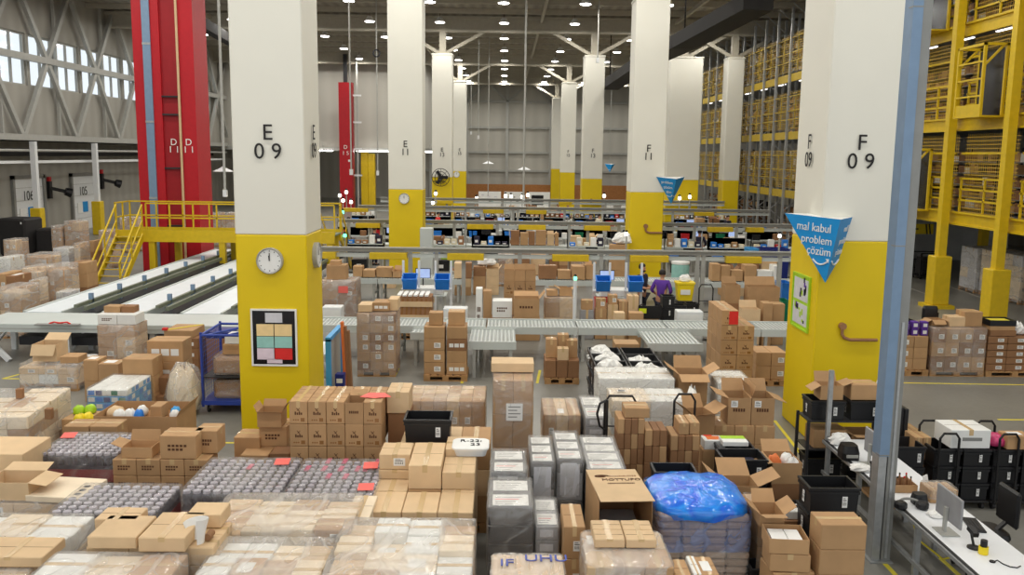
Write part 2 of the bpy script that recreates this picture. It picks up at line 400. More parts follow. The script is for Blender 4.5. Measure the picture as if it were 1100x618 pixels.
# left wall: upper wall with a strip window, truss in front; set-back dock wall below
LX = -24.3
def wall_box(name, *a, m='wall_panel'):
    b = MB(); b.box(*a, m); return struct(b.build(name))
wl = MB()
wl.box(LX-.3, LX, -4, 100, 5.3, 8.1, 'wall_panel'); wl.box(LX-.3, LX, -4, 100, 10.7, 13.3, 'wall_panel')
WY = [24 + 2.85*i for i in range(19)]
for i, y in enumerate(WY): wl.box(LX-.3, LX, y-.14, y+.14, 8.1, 10.7, 'wall_panel')
wl.box(LX-.3, LX, -4, WY[0], 8.1, 10.7, 'wall_panel'); wl.box(LX-.3, LX, WY[-1], 100, 8.1, 10.7, 'wall_panel')
struct(wl.build('wall_left_upper'))
for i in range(len(WY)-1):
    y0, y1 = WY[i]+.14, WY[i+1]-.14
    b = MB()
    b.box(LX-.22, LX-.1, y0, y1, 8.1, 8.18, 'grey_steel'); b.box(LX-.22, LX-.1, y0, y1, 10.62, 10.7, 'grey_steel')
    for y in (y0+.04, (y0+y1)/2, y1-.04): b.box(LX-.22, LX-.1, y-.05, y+.05, 8.18, 10.62, 'grey_steel')
    o = struct(b.build('window_%d' % (i+1)))
    g = MB(); g.quad((LX-.16, y0+.02, 8.12), (LX-.16, y1-.02, 8.12), (LX-.16, y1-.02, 10.68), (LX-.16, y0+.02, 10.68), 'glass'); g.build('glass_pane', o)
b = MB(); b.box(LX-2.3, LX-2.1, -4, 100, 0, 5.5, 'wall_panel'); struct(b.build('wall_left_lower'))
b = MB(); b.box(LX-2.1, LX, -4, 100, 5.3, 5.5, 'wall_panel'); trim(b)
# wall truss
b = MB(); TX = LX+.35
b.box(TX-.15, TX+.15, 20, 78, 9.3, 9.62, 'grey_steel'); trim(b)
b = MB(); b.box(TX-.15, TX+.15, 20, 78, 5.35, 5.65, 'grey_steel'); trim(b)
for i in range(8):
    y = 36.8 + 5.6*i
    b = MB()
    for s in (-1, 1):
        b.bar((TX, y, 9.45), (TX, y+s*2.8, 13.3), .2, .26, 'grey_steel'); b.bar((TX, y, 9.45), (TX, y+s*2.8, 5.5), .2, .26, 'grey_steel')
    trim(b)
    b = MB(); b.box(TX-.22, TX-.08, y+1.2, y+1.32, 5.5, 13.2, 'grey_steel'); trim(b)
# pipes, beam and a dark band below the truss
b = MB(); b.box(LX-.1, LX+.15, 20, 78, 4.2, 4.34, 'white_metal'); trim(b)
b = MB(); b.cyl((LX+.3, 20, 4.85), (LX+.3, 78, 4.85), .07, 'grey_steel'); trim(b)
b = MB(); b.box(LX-1.2, LX-.8, 20, 78, 4.55, 4.95, 'duct'); trim(b)  # plain dark band in the set-back below the upper wall
# far walls
b = MB(); b.box(-26.6, -7.2, 78.2, 78.6, 5.4, 13.3, 'wall_back'); struct(b.build('wall_back_left_upper'))
b = MB(); b.box(-7.5, -7.1, 78.6, 100, 5.4, 13.3, 'wall_back'); struct(b.build('wall_back_return'))
b = MB(); b.box(-26.6, 30, 100, 100.4, 0, 13.3, 'wall_back'); struct(b.build('wall_back'))
b = MB(); b.box(-26.6, -7.2, 78.0, 78.5, 5.1, 5.4, 'grey_steel'); trim(b)
b = MB(); b.box(30, 30.3, -4, 100, 0, 13.3, 'wall_panel'); struct(b.build('wall_right'))
# back wall frame
b = MB()
for x in (-8.2, -4.2, .2, 5.0, 9.6, 14.0): b.box(x-.16, x+.16, 99.6, 100, 0, 13.2, 'grey_steel')
for z in (3.2, 5.2, 7.9, 10.7): b.box(-9, 24, 99.75, 100, z-.12, z+.12, 'grey_steel')
for x0, x1 in ((-4.2, .2), (.2, 5.0)): b.bar((x0, 99.7, 10.7), ((x0+x1)/2, 99.7, 12.8), .2, .2, 'grey_steel', (0, 1, 0)); b.bar((x1, 99.7, 10.7), ((x0+x1)/2, 99.7, 12.8), .2, .2, 'grey_steel', (0, 1, 0))
trim(b)
b = MB(); b.box(-7, 15, 98.2, 98.35, 0, 1.75, 'brown_panel'); trim(b)
# dock doors on the set-back wall
for i, (yd, num) in enumerate(((49.9, '106'), (56.4, '105'), (43.4, None), (73, None))):
    xw = LX-2.1
    b = MB(); b.box(xw, xw+.06, yd-1.5, yd+1.5, 0, 3.3, 'white_metal')
    for z in (.7, 1.4, 2.1, 2.8): b.box(xw+.06, xw+.07, yd-1.5, yd+1.5, z, z+.02, 'grey_steel')
    o = struct(b.build('door_%d' % (i+1)))
    f = MB(); f.box(xw, xw+.16, yd-1.7, yd-1.5, 0, 3.5, 'post_grey'); f.box(xw, xw+.16, yd+1.5, yd+1.7, 0, 3.5, 'post_grey'); f.box(xw, xw+.16, yd-1.7, yd+1.7, 3.3, 3.5, 'post_grey'); f.build('door_frame', o)
    if num: text('door_number', num, .75, 'ink', o, (xw+.075, yd-.1, 2.35), RIGHTF)
# ---------------------------------------------------------------- ceiling lamps
lb = MB(); lb.lathe([(.10, .30), (.16, .26), (.24, .10), (.30, .02), (.31, 0)], 'white_metal', n=16); lb.cyl((0, 0, .3), (0, 0, .62), .015, 'dark_steel', n=6)
l0 = lb.build('housing', smooth=False); l0.hide_render = False
db = MB(); db.lathe([(.27, .004), (.27, -.03), (.2, -.045), (.05, -.05)], 'glow', n=16); d0 = db.build('diffuser')
lt = bpy.data.lights.new('high_bay_light', 'AREA'); lt.shape = 'DISK'; lt.size = .5; lt.energy = LAMP_W; lt.color = (1.0, .965, .90)
first = True
for ri, x in enumerate(LAMP_ROWS):
    for k, y in enumerate(LAMP_YS):
        if x < -8.5 and y > 76: continue
        seen = y > 44
        t = thing('ceiling_lamp', 'white high bay ceiling lamp, %s row from left, %s from back wall' % (nth(ri), nth(len(LAMP_YS)-1-k)), 'lamp', (x, y, LAMP_Z), 0, 'high bay lamps on the ceiling')
        if first: l0.parent = t; d0.parent = t; first = False
        else: link_copy(l0, t); link_copy(d0, t)
        lo = bpy.data.objects.new('lamp_light', lt); COL.objects.link(lo); lo.parent = t; lo.location = (0, 0, -.06)
# ---------------------------------------------------------------- columns
def column(letter, num, x0, x1, k, d=1.25, ytop=3.52, label='', faces='F', txt=True):
    y0 = COLY[k]; cx = (x0+x1)/2; wd = x1-x0
    t = thing('building_column', label, 'column', (cx, y0+d/2, 0))
    b = MB(); h = wd/2
    b.cbox(-h, h, -d/2, d/2, ytop, 10.95, 'col_white', .02); b.box(-h-.03, h+.03, -d/2-.03, d/2+.03, 10.86, 10.93, 'col_white')
    b.build('white_shaft', t)
    b = MB(); b.cbox(-h, h, -d/2, d/2, 0, ytop-.0005, 'col_yellow', .02); b.build('yellow_base', t)
    b = MB(); b.box(-.2, .2, -.2, .2, 10.95, 13.0, 'ceiling_beam'); b.box(-.35, .35, -.35, .35, 10.95, 11.05, 'ceiling_beam')
    trim(b, loc=(cx, y0+d/2, 0))
    for s in (-1, 1):
        b = MB(); b.bar((s*.25, 0, 11.05), (s*3.3, 0, 12.75), .16, .2, 'ceiling_beam'); trim(b, loc=(cx, y0+d/2, 0))
    return t, cx, y0, h, d
e9, *_ = column('E', '09', X(249.5, 15.1, 4.9), X(327, 15.1, 4.9), 0, label='nearest white and yellow column on the left, marked E 09, with clock and notice board')
f9, *_ = column('F', '09', X(886.5, 15.1, 4.9), X(962, 15.1, 4.9), 0, d=1.5, label='nearest white and yellow column on the right, marked F 09, behind the blue sign')
e11, *_ = column('E', '11', X(417, COLY[1], 4.9), X(454, COLY[1], 4.9), 1, label='white and yellow column marked E 11 with a wall clock')
f11, *_ = column('F', '11', X(678.5, COLY[1], 4.9), X(714.5, COLY[1], 4.9), 1, label='white and yellow column marked F 11 behind the two standing workers')
e13, *_ = column('E', '13', X(464, COLY[2], 4.9), X(485.6, COLY[2], 4.9), 2, label='white and yellow column with a black fan, behind the column marked E 11')
f13, *_ = column('F', '13', X(626, COLY[2], 4.9), X(647.5, COLY[2], 4.9), 2, label='white and yellow column, third in the right-hand row, left of column F 11')
e15, *_ = column('E', '15', X(487, COLY[3], 4.9), X(500.5, COLY[3], 4.9), 3, label='farthest white and yellow column of the left-hand row, partly hidden')
f15, *_ = column('F', '15', X(602.5, COLY[3], 4.9), X(618, COLY[3], 4.9), 3, label='slim white and yellow column with a white notice, fourth in the right row')
f17, *_ = column('F', '17', X(592.5, COLY[4], 4.9), X(603, COLY[4], 4.9), 4, label='farthest white and yellow column of the right-hand row')
g13, *_ = column('G', '13', X(778, COLY[2], 4.9), X(795, COLY[2], 4.9), 2, label='white and yellow column standing against the far yellow rack tower')
gx, *_ = column('G', '14', X(712, 57, 4.9), X(746, 57, 4.9), 2, d=1.6, label='wide white and yellow column half hidden behind column F 11')
def stencil(col, letter, num, face, zt, size=.37, dx=0.0, gap=1.0):
    bb = [v.co for c in col.children if c.name.startswith('white_shaft') for v in c.data.vertices]; hx = max(v.x for v in bb); hy = max(v.y for v in bb)
    if face == 'F': a, r = (dx, -hy-.002, 0), FRONT
    elif face == 'R': a, r = (hx+.002, dx, 0), RIGHTF
    else: a, r = (-hx-.002, dx, 0), LEFTF
    text('stencil_letter', letter, size, 'ink', col, (a[0], a[1], zt), r)
    text('stencil_number', ' '.join(num) if gap > 1 else num, size, 'ink', col, (a[0], a[1], zt-.31), r)
stencil(e9, 'E', '09', 'F', ZZ(143, 15.1, -4), gap=2); stencil(e9, 'E', '09', 'R', ZZ(143, 15.7, -3.4))
stencil(f9, 'F', '09', 'F', ZZ(154, 15.1, 6), gap=2); stencil(f9, 'F', '09', 'L', ZZ(153, 15.8, 5.4))
stencil(e11, 'E', '11', 'F', ZZ(155, 35.3, -4), .36); stencil(f11, 'F', '11', 'F', ZZ(160, 35.3, 6), .4)
stencil(e13, 'E', '13', 'F', ZZ(161, 55.5, -4), .34); stencil(f13, 'F', '13', 'F', ZZ(162, 55.5, 5), .34)
stencil(e15, 'E', '15', 'F', ZZ(161, 75.7, -4), .34); stencil(f15, 'F', '15', 'F', ZZ(163, 75.7, 5), .34)
# red columns
def red_column(x0, x1, y0, d, top, label):
    t = thing('red_steel_column', label, 'column', ((x0+x1)/2, y0+d/2, 0)); h = (x1-x0)/2; e = d/2; w_ = x1-x0
    b = MB(); b.box(-h, -h+w_*.17, -e, e, 0, top, 'red_steel'); b.build('red_panel', t)
    b = MB(); b.box(h-w_*.24, h, -e, e, 0, top, 'red_steel'); b.build('red_panel', t)
    b = MB(); b.box(-h+w_*.30, h-w_*.24, -e+.1, e, 0, top, 'red_dark'); b.box(-h+w_*.30, -h+w_*.44, -e, -e+.1, 0, top, 'red_steel'); b.build('red_web', t)  # recessed web in darker red, the recess shade painted in
    b = MB(); b.box(-h+w_*.17, -h+w_*.30, -e-.06, e, 0, top, 'post_blue')
    for z in (3, 6, 9, 12): b.box(-h+w_*.165, -h+w_*.305, -e-.075, -e-.06, z, z+.08, 'galv')
    b.build('steel_channel', t)
    b = MB(); b.cyl((h-w_*.26, -e-.06, .2), (h-w_*.26, -e-.06, top), .05, 'kraft_light', n=8); b.build('riser_pipe', t)
    b = MB()
    for z in (1.9, 4.2, 6.3, 7.0): b.box(-h+w_*.44, h-w_*.26, -e-.02, -e+.1, z, z+.06, 'dark_steel')
    b.build('pipe_clamp', t)
    return t, h, e
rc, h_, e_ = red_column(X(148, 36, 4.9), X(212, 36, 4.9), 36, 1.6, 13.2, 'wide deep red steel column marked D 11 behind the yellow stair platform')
text('stencil_letter', 'D', .36, 'white', rc, (h_-.33, -e_-.012, ZZ(153, 36, -13)), FRONT); text('stencil_number', '1 1', .36, 'white', rc, (h_-.33, -e_-.012, ZZ(161, 36, -13)), FRONT)
text('stencil_letter', 'D', .36, 'white', rc, (.25, -e_-.002+.02, ZZ(153, 36, -13)), FRONT); text('stencil_number', '1 1', .36, 'white', rc, (.25, -e_-.002+.02, ZZ(161, 36, -13)), FRONT)
y_ = 75.5
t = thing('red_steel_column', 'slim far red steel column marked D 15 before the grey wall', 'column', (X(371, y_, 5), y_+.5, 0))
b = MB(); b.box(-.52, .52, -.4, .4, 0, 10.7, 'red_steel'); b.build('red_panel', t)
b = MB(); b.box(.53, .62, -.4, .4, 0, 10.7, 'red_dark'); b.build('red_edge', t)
b = MB(); b.bar((.95, 0, 0), (.95, 0, 12.6), .12, .12, 'grey_steel'); b.build('riser_pipe', t)
b = MB()
for z in (3.0, 5.2, 7.4, 9.6): b.box(.6, 1.3, -.1, 0, z, z+.14, 'white_metal')
b.build('pipe_bracket', t)
b = MB(); b.box(-.15, .15, -.1, .1, 10.7, 13.0, 'dark_steel'); b.build('steel_post', t)
text('stencil_letter', 'D', .45, 'white', t, (0, -.41, 5.4), FRONT); text('stencil_number', '1 5', .45, 'white', t, (0, -.41, 4.9), FRONT)
b = MB(); b.box(-.09, .09, -.01, 0, 0, .18, 'paper'); b.build('small_notice', t, (.3, -.41, 4.2))
# ---------------------------------------------------------------- pick tower on the right
TXF = 15.0; LV = [3.15, 6.2, 9.2, 12.1]
NEARY = [19.1, 22.6, 26.1, 29.6, 33.1, 36.6]
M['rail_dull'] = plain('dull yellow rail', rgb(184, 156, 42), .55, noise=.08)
GT = 'yellow steel pick tower along the right side'
def tow(name, label, cat): return thing(name, label, cat, (TXF, 19, 0), 0, GT)
def tp(b, name, par): b.build(name, par, (-TXF, -19, 0))
LVN = ['first', 'second', 'third']
for k, y in enumerate(NEARY):
    tw = tow('tower_column', 'thick yellow steel tower column with stepped base, %s from the right' % nth(k), 'column')
    b = MB(); b.cbox(TXF-.7, TXF-.14, y-.28, y+.28, .12, 1.75, 'steel_yellow', .02); tp(b, 'base_sleeve', tw)
    b = MB(); b.box(TXF-.84, TXF-.0, y-.42, y+.42, 0, .12, 'steel_yellow'); tp(b, 'base_plate', tw)
    b = MB(); b.box(TXF-.55, TXF-.29, y-.14, y+.14, 1.75, 13.0, 'steel_yellow'); tp(b, 'shaft', tw)
    tw = tow('tower_column', 'rear yellow steel column under the tower floor, %s from the right' % nth(k), 'column')
    b = MB(); b.box(TXF+4.6, TXF+4.9, y-.15, y+.15, 0.02, 3.0, 'steel_yellow'); tp(b, 'shaft', tw)
    b = MB(); b.box(TXF+4.45, TXF+5.05, y-.3, y+.3, 0, .02, 'steel_yellow'); tp(b, 'base_plate', tw)
for li, z in enumerate(LV[:3]):
    tw = tow('mezzanine_floor', 'near tower floor with deep yellow edge beam, %s from the ground' % LVN[li], 'mezzanine floor')
    b = MB(); b.box(TXF-.02, TXF+9, 18, 38, z-.12, z, 'galv'); tp(b, 'floor_deck', tw)
    b = MB(); b.box(TXF-.12, TXF-.02, 18, 38, z-.3, z+.08, 'steel_yellow'); b.box(TXF-.2, TXF-.12, 18, 38, z-.34, z-.28, 'steel_yellow'); b.box(TXF-.2, TXF-.12, 18, 38, z+.04, z+.1, 'steel_yellow'); tp(b, 'edge_beam', tw)
    for i in range(len(NEARY)-1):
        tw = tow('guard_railing', 'yellow mesh guard railing, %s near tower floor, %s bay from the right' % (LVN[li], nth(i)), 'railing')
        y0, y1 = NEARY[i]+.2, NEARY[i+1]-.2
        b = MB()
        for q in (.45, .8, 1.15): b.box(TXF-.1, TXF-.04, y0, y1, z+q, z+q+.06, 'steel_yellow')
        for yy in (y0+.1, (y0+y1)/2, y1-.1): b.box(TXF-.1, TXF-.04, yy-.03, yy+.03, z+.1, z+1.2, 'steel_yellow')
        b.box(TXF-.1, TXF-.04, y0, y1, z+1.95, z+2.02, 'steel_yellow'); tp(b, 'guard_rail', tw)
        b = MB(); b.quad((TXF+.03, y0, z+.01), (TXF+.03, y1, z+.01), (TXF+.03, y1, z+2.6), (TXF+.03, y0, z+2.6), 'mesh_yellow'); tp(b, 'mesh_panel', tw)
    tw = tow('mezzanine_floor', 'far rack tower floor with yellow edge beam, %s from the ground' % LVN[li], 'mezzanine floor')
    b = MB(); b.box(TXF, TXF+9, 38, 73, z-.1, z, 'galv'); tp(b, 'floor_deck', tw)
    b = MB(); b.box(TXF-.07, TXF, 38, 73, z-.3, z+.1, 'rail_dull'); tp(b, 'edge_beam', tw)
FY = [38.4+2.35*i for i in range(15)]
for i, y in enumerate(FY):
    tw = tow('rack_upright', 'tall grey lattice rack upright of the far tower, %s from the right' % nth(i), 'rack upright')
    b = MB(); b.box(TXF-.2, TXF-.08, y-.06, y+.06, 0, 12.7, 'galv'); tp(b, 'front_post', tw)
    b = MB(); b.box(TXF+.9, TXF+1.02, y-.06, y+.06, 0, 12.7, 'galv'); tp(b, 'rear_post', tw)
    z = .3
    s = 1
    b = MB()
    while z < 12.2:
        b.bar((TXF-.14, y, z if s > 0 else z+.9), (TXF+.95, y, z+.9 if s > 0 else z), .05, .05, 'galv', (0, 1, 0)); z += .9; s = -s
    tp(b, 'lattice', tw)
for i in range(len(FY)-1):
    for li, z in enumerate(LV[:3]):
        tw = tow('guard_railing', 'slim yellow railing, %s far tower floor, %s bay from the right' % (LVN[li], nth(i)), 'railing')
        b = MB()
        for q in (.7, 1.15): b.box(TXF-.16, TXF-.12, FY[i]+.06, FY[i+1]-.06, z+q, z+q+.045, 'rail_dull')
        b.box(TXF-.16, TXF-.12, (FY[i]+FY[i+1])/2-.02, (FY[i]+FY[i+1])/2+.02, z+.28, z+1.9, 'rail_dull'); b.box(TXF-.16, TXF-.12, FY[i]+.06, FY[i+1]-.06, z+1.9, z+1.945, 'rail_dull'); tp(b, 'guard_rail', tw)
        if i % 2 == 0 or True:
            b = MB(); b.quad((TXF+.02, FY[i]+.06, z+.2), (TXF+.02, FY[i+1]-.06, z+.2), (TXF+.02, FY[i+1]-.06, z+2.2), (TXF+.02, FY[i]+.06, z+2.2), 'mesh_yellow'); tp(b, 'mesh_panel', tw)
# stocked shelving inside the tower
def shelving(x, y0, y1, z, hgt, label, dark=False, nsh=5):
    t = thing('storage_shelving', label, 'shelving', (x, (y0+y1)/2, z), 0, 'stocked shelving in the pick tower')
    L = (y1-y0)/2; b = MB()
    for yy in (-L+.03, L-.03):
        for xx in (0, .8): b.box(xx-.025, xx+.025, yy-.025, yy+.025, 0, hgt, 'dark_steel')
    b.build('frame', t)
    b = MB(); g = MB()
    for k in range(nsh):
        zz = .1 + k*(hgt-.2)/nsh
        b.box(-.02, .82, -L, L, zz, zz+.03, 'galv')
        y = -L+.05
        while y < L-.3:
            w_ = rnd.uniform(.22, .5); hh = rnd.uniform(.2, (hgt-.2)/nsh-.08)
            if rnd.random() < .88: g.box(.03, .7, y, min(y+w_, L-.04), zz+.03, zz+.03+hh, rnd.choice(['kraft_dark', 'kraft', 'kraft_dark', 'kraft_dark', 'dark_steel'] + ([] if dark else ['white', 'kraft'])))
            y += w_+.02
    b.build('shelf_board', t); o = g.build('stored_carton', t); o['kind'] = 'stuff'
for li, z in enumerate(LV[:3]):
    for i in range(1, len(NEARY)-1):
        shelving(TXF+1.3, NEARY[i]+.1, NEARY[i+1]-.1, z+.004, 2.2, 'brown stocked shelving behind near tower railings, %s floor up, %s bay from the right' % (nth(li), nth(i-1)))
for li, z in enumerate([0]+LV[:3]):
    for i in range(0, len(FY)-1, 2):
        if i+2 >= len(FY): continue
        if abs((FY[i]+FY[i+2])/2-COLY[2]-.6) < 2.4: continue
        shelving(TXF+1.25, FY[i]+.1, FY[i+2]-.1, z+.004, 2.35, 'stocked shelving in far grey rack tower, %s level up, %s bay from the right' % (nth(li), nth(i//2)), dark=(li == 0))
# swing gates on the near tower face
for gi, (px, li, nm) in enumerate(((1052, 1, 'yellow framed pallet gate jutting from the second tower floor at far right'), (989, 0, 'yellow framed pallet gate on the first tower floor beside the blue grey post'), (1003, 2, 'yellow framed pallet gate on the top visible tower floor'))):
    z = LV[li]
    yy = NEARY[2]+1.6 if gi == 0 else (NEARY[4]-1.15 if gi == 1 else NEARY[4]-1.6)
    t = thing('pallet_gate', nm, 'gate', (TXF-.14, yy, z))
    b = MB()
    for y in (-.75, .75):
        for x in (-.75, -.1): b.box(x-.04, x+.04, y-.04, y+.04, .05, 2.15, 'steel_yellow')
        b.box(-.79, -.06, y-.04, y+.04, 2.08, 2.16, 'steel_yellow'); b.bar((-.75, y, 1.5), (-.2, y, 2.1), .06, .06, 'steel_yellow')
    b.box(-.79, -.71, -.79, .79, 2.08, 2.16, 'steel_yellow'); b.box(-.79, -.06, -.79, .79, 0, .05, 'steel_yellow'); b.build('gate_frame', t)
    b = MB()
    for q in (.6, 1.1, 1.6): b.box(-.78, -.72, -.72, .72, q, q+.05, 'steel_yellow')
    b.box(-.77, -.74, -.72, .72, .05, .38, 'steel_yellow'); b.build('gate_bar', t)
    b = MB(); b.box(-.12, -.08, -.72, .72, .05, 2.05, 'screen'); b.build('opening_shade', t)  # solid dark sheet painted as the shade inside the gate opening
# strip lights under the tower floors
sl = MB(); sl.box(-.06, .06, -.6, .6, 0, .06, 'white_metal'); sp = MB(); sp.box(-.045, .045, -.57, .57, -.03, 0, 'strip')
slo = None
for li, z in enumerate(LV):
    n = 0
    if li == 3: continue
    for y in [21.0+2.6*i for i in range(7)] + [41.0+3.6*i for i in range(9)]:
        lab = 'white strip light under the pick tower, %s floor up, %s from the right' % (nth(li), nth(n)); n += 1
        zt = z-.178 if y < 38 else z-.157; xx = TXF+.7
        if slo is None:
            slo = thing('strip_light', lab, 'light', (xx, y, zt), 0, 'strip lights in the pick tower'); sl.build('housing', slo); sp.build('diffuser', slo)
        else: copy_tree(slo, (xx, y, zt), lab, group='strip lights in the pick tower')
        if li < 3 or True:
            pass
# dark cable ducts under the roof
for nm, pts, w_ in (('long dark black cable duct hanging under the roof at upper right', (D(815, 2, 32), D(735, 45, 40), D(700, 62, 47), D(655, 92, 60)), 1.1),
                    ('dark pipe bundle under the roof left of the nearest left column', (D(204, 18, 46), D(252, 46, 58)), .5)):
    b = MB()
    for a, c in zip(pts[:-1], pts[1:]): b.bar(a, c, w_, .55, 'duct')
    for a in pts: b.box(a.x-.03, a.x+.03, a.y-.03, a.y+.03, a.z, 13.3, 'duct')
    tag(b.build('cable_duct'), nm, 'duct')
# hanging drop poles
for px, y, pyb, lab in ((564, 44, 215, 'thin white drop pole hanging from the roof in mid hall'), (514, 60, 150, 'thin grey drop pole hanging beside the third left column'), (525, 66, 215, 'very thin drop rod hanging before the back wall'),
                        (376, 40, 190, 'thin grey drop pole hanging before the far red column'), (405, 50, 190, 'thin grey drop cable with a round reel, left of column E 11'), (237, 33, 215, 'white drop pole hanging left of the nearest left column'),
                        (506, 78, 145, 'farthest thin drop rod beside the white column row'), (641, 48, 66, 'short grey drop rod above the third right column')):
    t = thing('drop_pole', lab, 'pole', (X(px, y, 8), y, 0)); zb = ZZ(pyb, y)
    b = MB(); b.cyl((0, 0, zb), (0, 0, 13.3), .05 if px in (564, 237) else .035, 'grey_steel', n=8); b.build('pole', t)
    b = MB(); b.box(-.07, .07, -.07, .07, zb, zb+.25, 'white_metal'); b.build('socket_box', t)
    if px == 405:
        b = MB(); b.tube([(math.cos(a)*.18, 0, 10.3+math.sin(a)*.18) for a in [2*math.pi*i/14 for i in range(15)]], .05, 'dark_steel'); b.build('cable_reel', t)
# pendant saucer lamps
for px, py, y, lab in ((1055/4.4+0, 140+195/4.4, 40, 'white saucer pendant lamp hanging low beside the red column'), (563, 182.5, 60, 'white saucer pendant lamp before the back wall, right one'), (524.5, 176, 70, 'small white saucer pendant lamp before the back wall, left one')):
    t = thing('pendant_lamp', lab, 'lamp', D(px, py, y))
    b = MB(); b.lathe([(.05, .22), (.12, .16), (.42, .02), (.44, 0), (.40, 0)], 'white_metal', n=18); b.build('shade', t)
    b = MB(); b.cyl((0, 0, .2), (0, 0, 13.3-D(px, py, y).z), .012, 'grey_steel', n=5); b.build('cord', t)
# strip lights and items below the back-left wall
for i, (px, wd) in enumerate(((347, 1.6), (406, 3.6), (462, 1.6))):
    t = thing('strip_light', ('bright strip light under the far grey wall, %s of three' % ('leftmost', 'middle', 'rightmost')[i]), 'light', (X(px, 77.4, 5), 77.4, ZZ(164, 77.4)))
    b = MB(); b.box(-wd/2, wd/2, -.12, .12, .02, .14, 'white_metal'); b.build('housing', t)
    b = MB(); b.box(-wd/2, wd/2, -.1, .1, -.07, .02, 'glow'); b.build('diffuser', t)
    b = MB(); b.cyl((0, 0, .14), (0, 0, .62), .03, 'grey_steel', n=5); b.build('hanger', t)
for px, lab in ((392, 'yellow painted guard post left of the pale strip, under the grey wall'), (399.5, 'yellow painted guard post right of the pale strip, under the grey wall')):
    b = MB(); b.cbox(-.3, .3, -.3, .3, 0, 5.0 if px < 395 else 4.9, 'steel_yellow', .03); tag(b.build('guard_post', None, (X(px, 79.5, 3), 79.5, 0)), lab, 'post')
# thin posts along the dock wall
for i, (px, y) in enumerate(((43.5, 45.8), (104.5, 52.6), (225, 72.0))):
    t = thing('steel_post', 'slim white post with yellow base along the dock wall, %s from left' % nth(i), 'post', (LX+.5, y, 0))
    b = MB(); b.box(-.13, .13, -.13, .13, 1.9, 5.3, 'white_metal'); b.build('white_shaft', t)
    b = MB(); b.cbox(-.26, .26, -.26, .26, 0, 1.95, 'steel_yellow', .03); b.build('yellow_base', t)
# dock lights (black arm lamps) by the doors and door screens
for i, (y, z) in enumerate(((52.1, 2.6), (58.9, 2.9), (67, 3.2))):
    t = thing('dock_lamp', 'black swing arm dock lamp by the dock doors, %s from left' % nth(i), 'lamp', (LX-2.04, y, z))
    b = MB(); b.cbox(-.05, .15, -.15, .15, -.5, .5, 'black_plastic', .02); b.build('bracket', t)
    b = MB(); b.bar((.1, 0, .1), (.7, .5, -.1), .12, .2, 'black_plastic'); b.build('arm', t)
    b = MB(); b.cyl((.7, .5, -.1), (.95, .7, -.2), .22, 'black_plastic', r1=.28); b.build('lamp_head', t)
    b = MB(); b.box(-.02, .12, -.12, .12, .5, .75, 'red_plastic'); b.build('red_signal', t)
for i, (px, py, c) in enumerate(((25.5, 230.5, 'white'), (34.5, 228.5, 'cyan'), (86.5, 223.5, 'white'), (92, 222, 'cyan'), (97.5, 221.5, 'white'))):
    p = ray(px, py); k = (LX-2.0-0)/p.x; q = CP+p*k; q.x = LX-2.1+(.072 if min(abs(q.y-d_) for d_ in (49.9, 56.4, 43.4)) < 1.75 else 0)
    b = MB(); b.box(0, .03, -.32, .32, -.32, .32, c); tag(b.build('door_notice', None, (q.x, q.y, q.z)), '%s square notice on the dock doors, %s from left' % ('white' if c == 'white' else 'blue', nth(i)), 'notice')
# ---------------------------------------------------------------- yellow stair and crossover platform
st = thing('crossover_platform', 'yellow steel crossover platform with stairs and railings above the white belts', 'platform', (-13.8, 33.2, 0))
ox, oy = -13.8, 33.2
def sp_(b, name, **k): return b.build(name, st, (-ox, -oy, 0))
DX0, DX1, DY0, DY1, DZ = -14.4, -6.3, 33.2, 34.5, 1.88
b = MB(); b.box(DX0, DX1, DY0, DY1, DZ-.05, DZ, 'olive'); sp_(b, 'deck')
b = MB(); b.box(DX0, DX1, DY0-.06, DY0, DZ-.32, DZ+.12, 'steel_yellow'); b.box(DX0, DX1, DY1, DY1+.06, DZ-.32, DZ+.12, 'steel_yellow'); sp_(b, 'edge_beam')
for yy, x0 in ((DY0-.03, -13.25), (DY1+.03, DX0)):
    b = MB()
    for q in (.55, 1.08): b.box(x0, DX1, yy-.025, yy+.025, DZ+q, DZ+q+.05, 'steel_yellow')
    x = x0
    while x <= DX1+.01: b.box(x-.025, x+.025, yy-.025, yy+.025, DZ, DZ+1.1, 'steel_yellow'); x += (DX1-x0)/8
    sp_(b, 'guard_rail')
b = MB()
for q in (.55, 1.08): b.box(DX0-.025, DX0+.025, DY0, DY1, DZ+q, DZ+q+.05, 'steel_yellow')
for yy in (DY0, (DY0+DY1)/2): b.box(DX0-.025, DX0+.025, yy, yy+.05, DZ, DZ+1.1, 'steel_yellow')
sp_(b, 'guard_rail')
for x, y in ((-13.1, 33.3), (-12.55, 34.4), (-10.5, 33.3), (-10.4, 34.4), (-6.5, 33.3), (-6.5, 34.4)):
    b = MB(); b.box(x-.11, x+.11, y-.11, y+.11, .02, DZ-.05, 'steel_yellow'); b.box(x-.2, x+.2, y-.2, y+.2, 0, .02, 'steel_yellow'); sp_(b, 'leg')
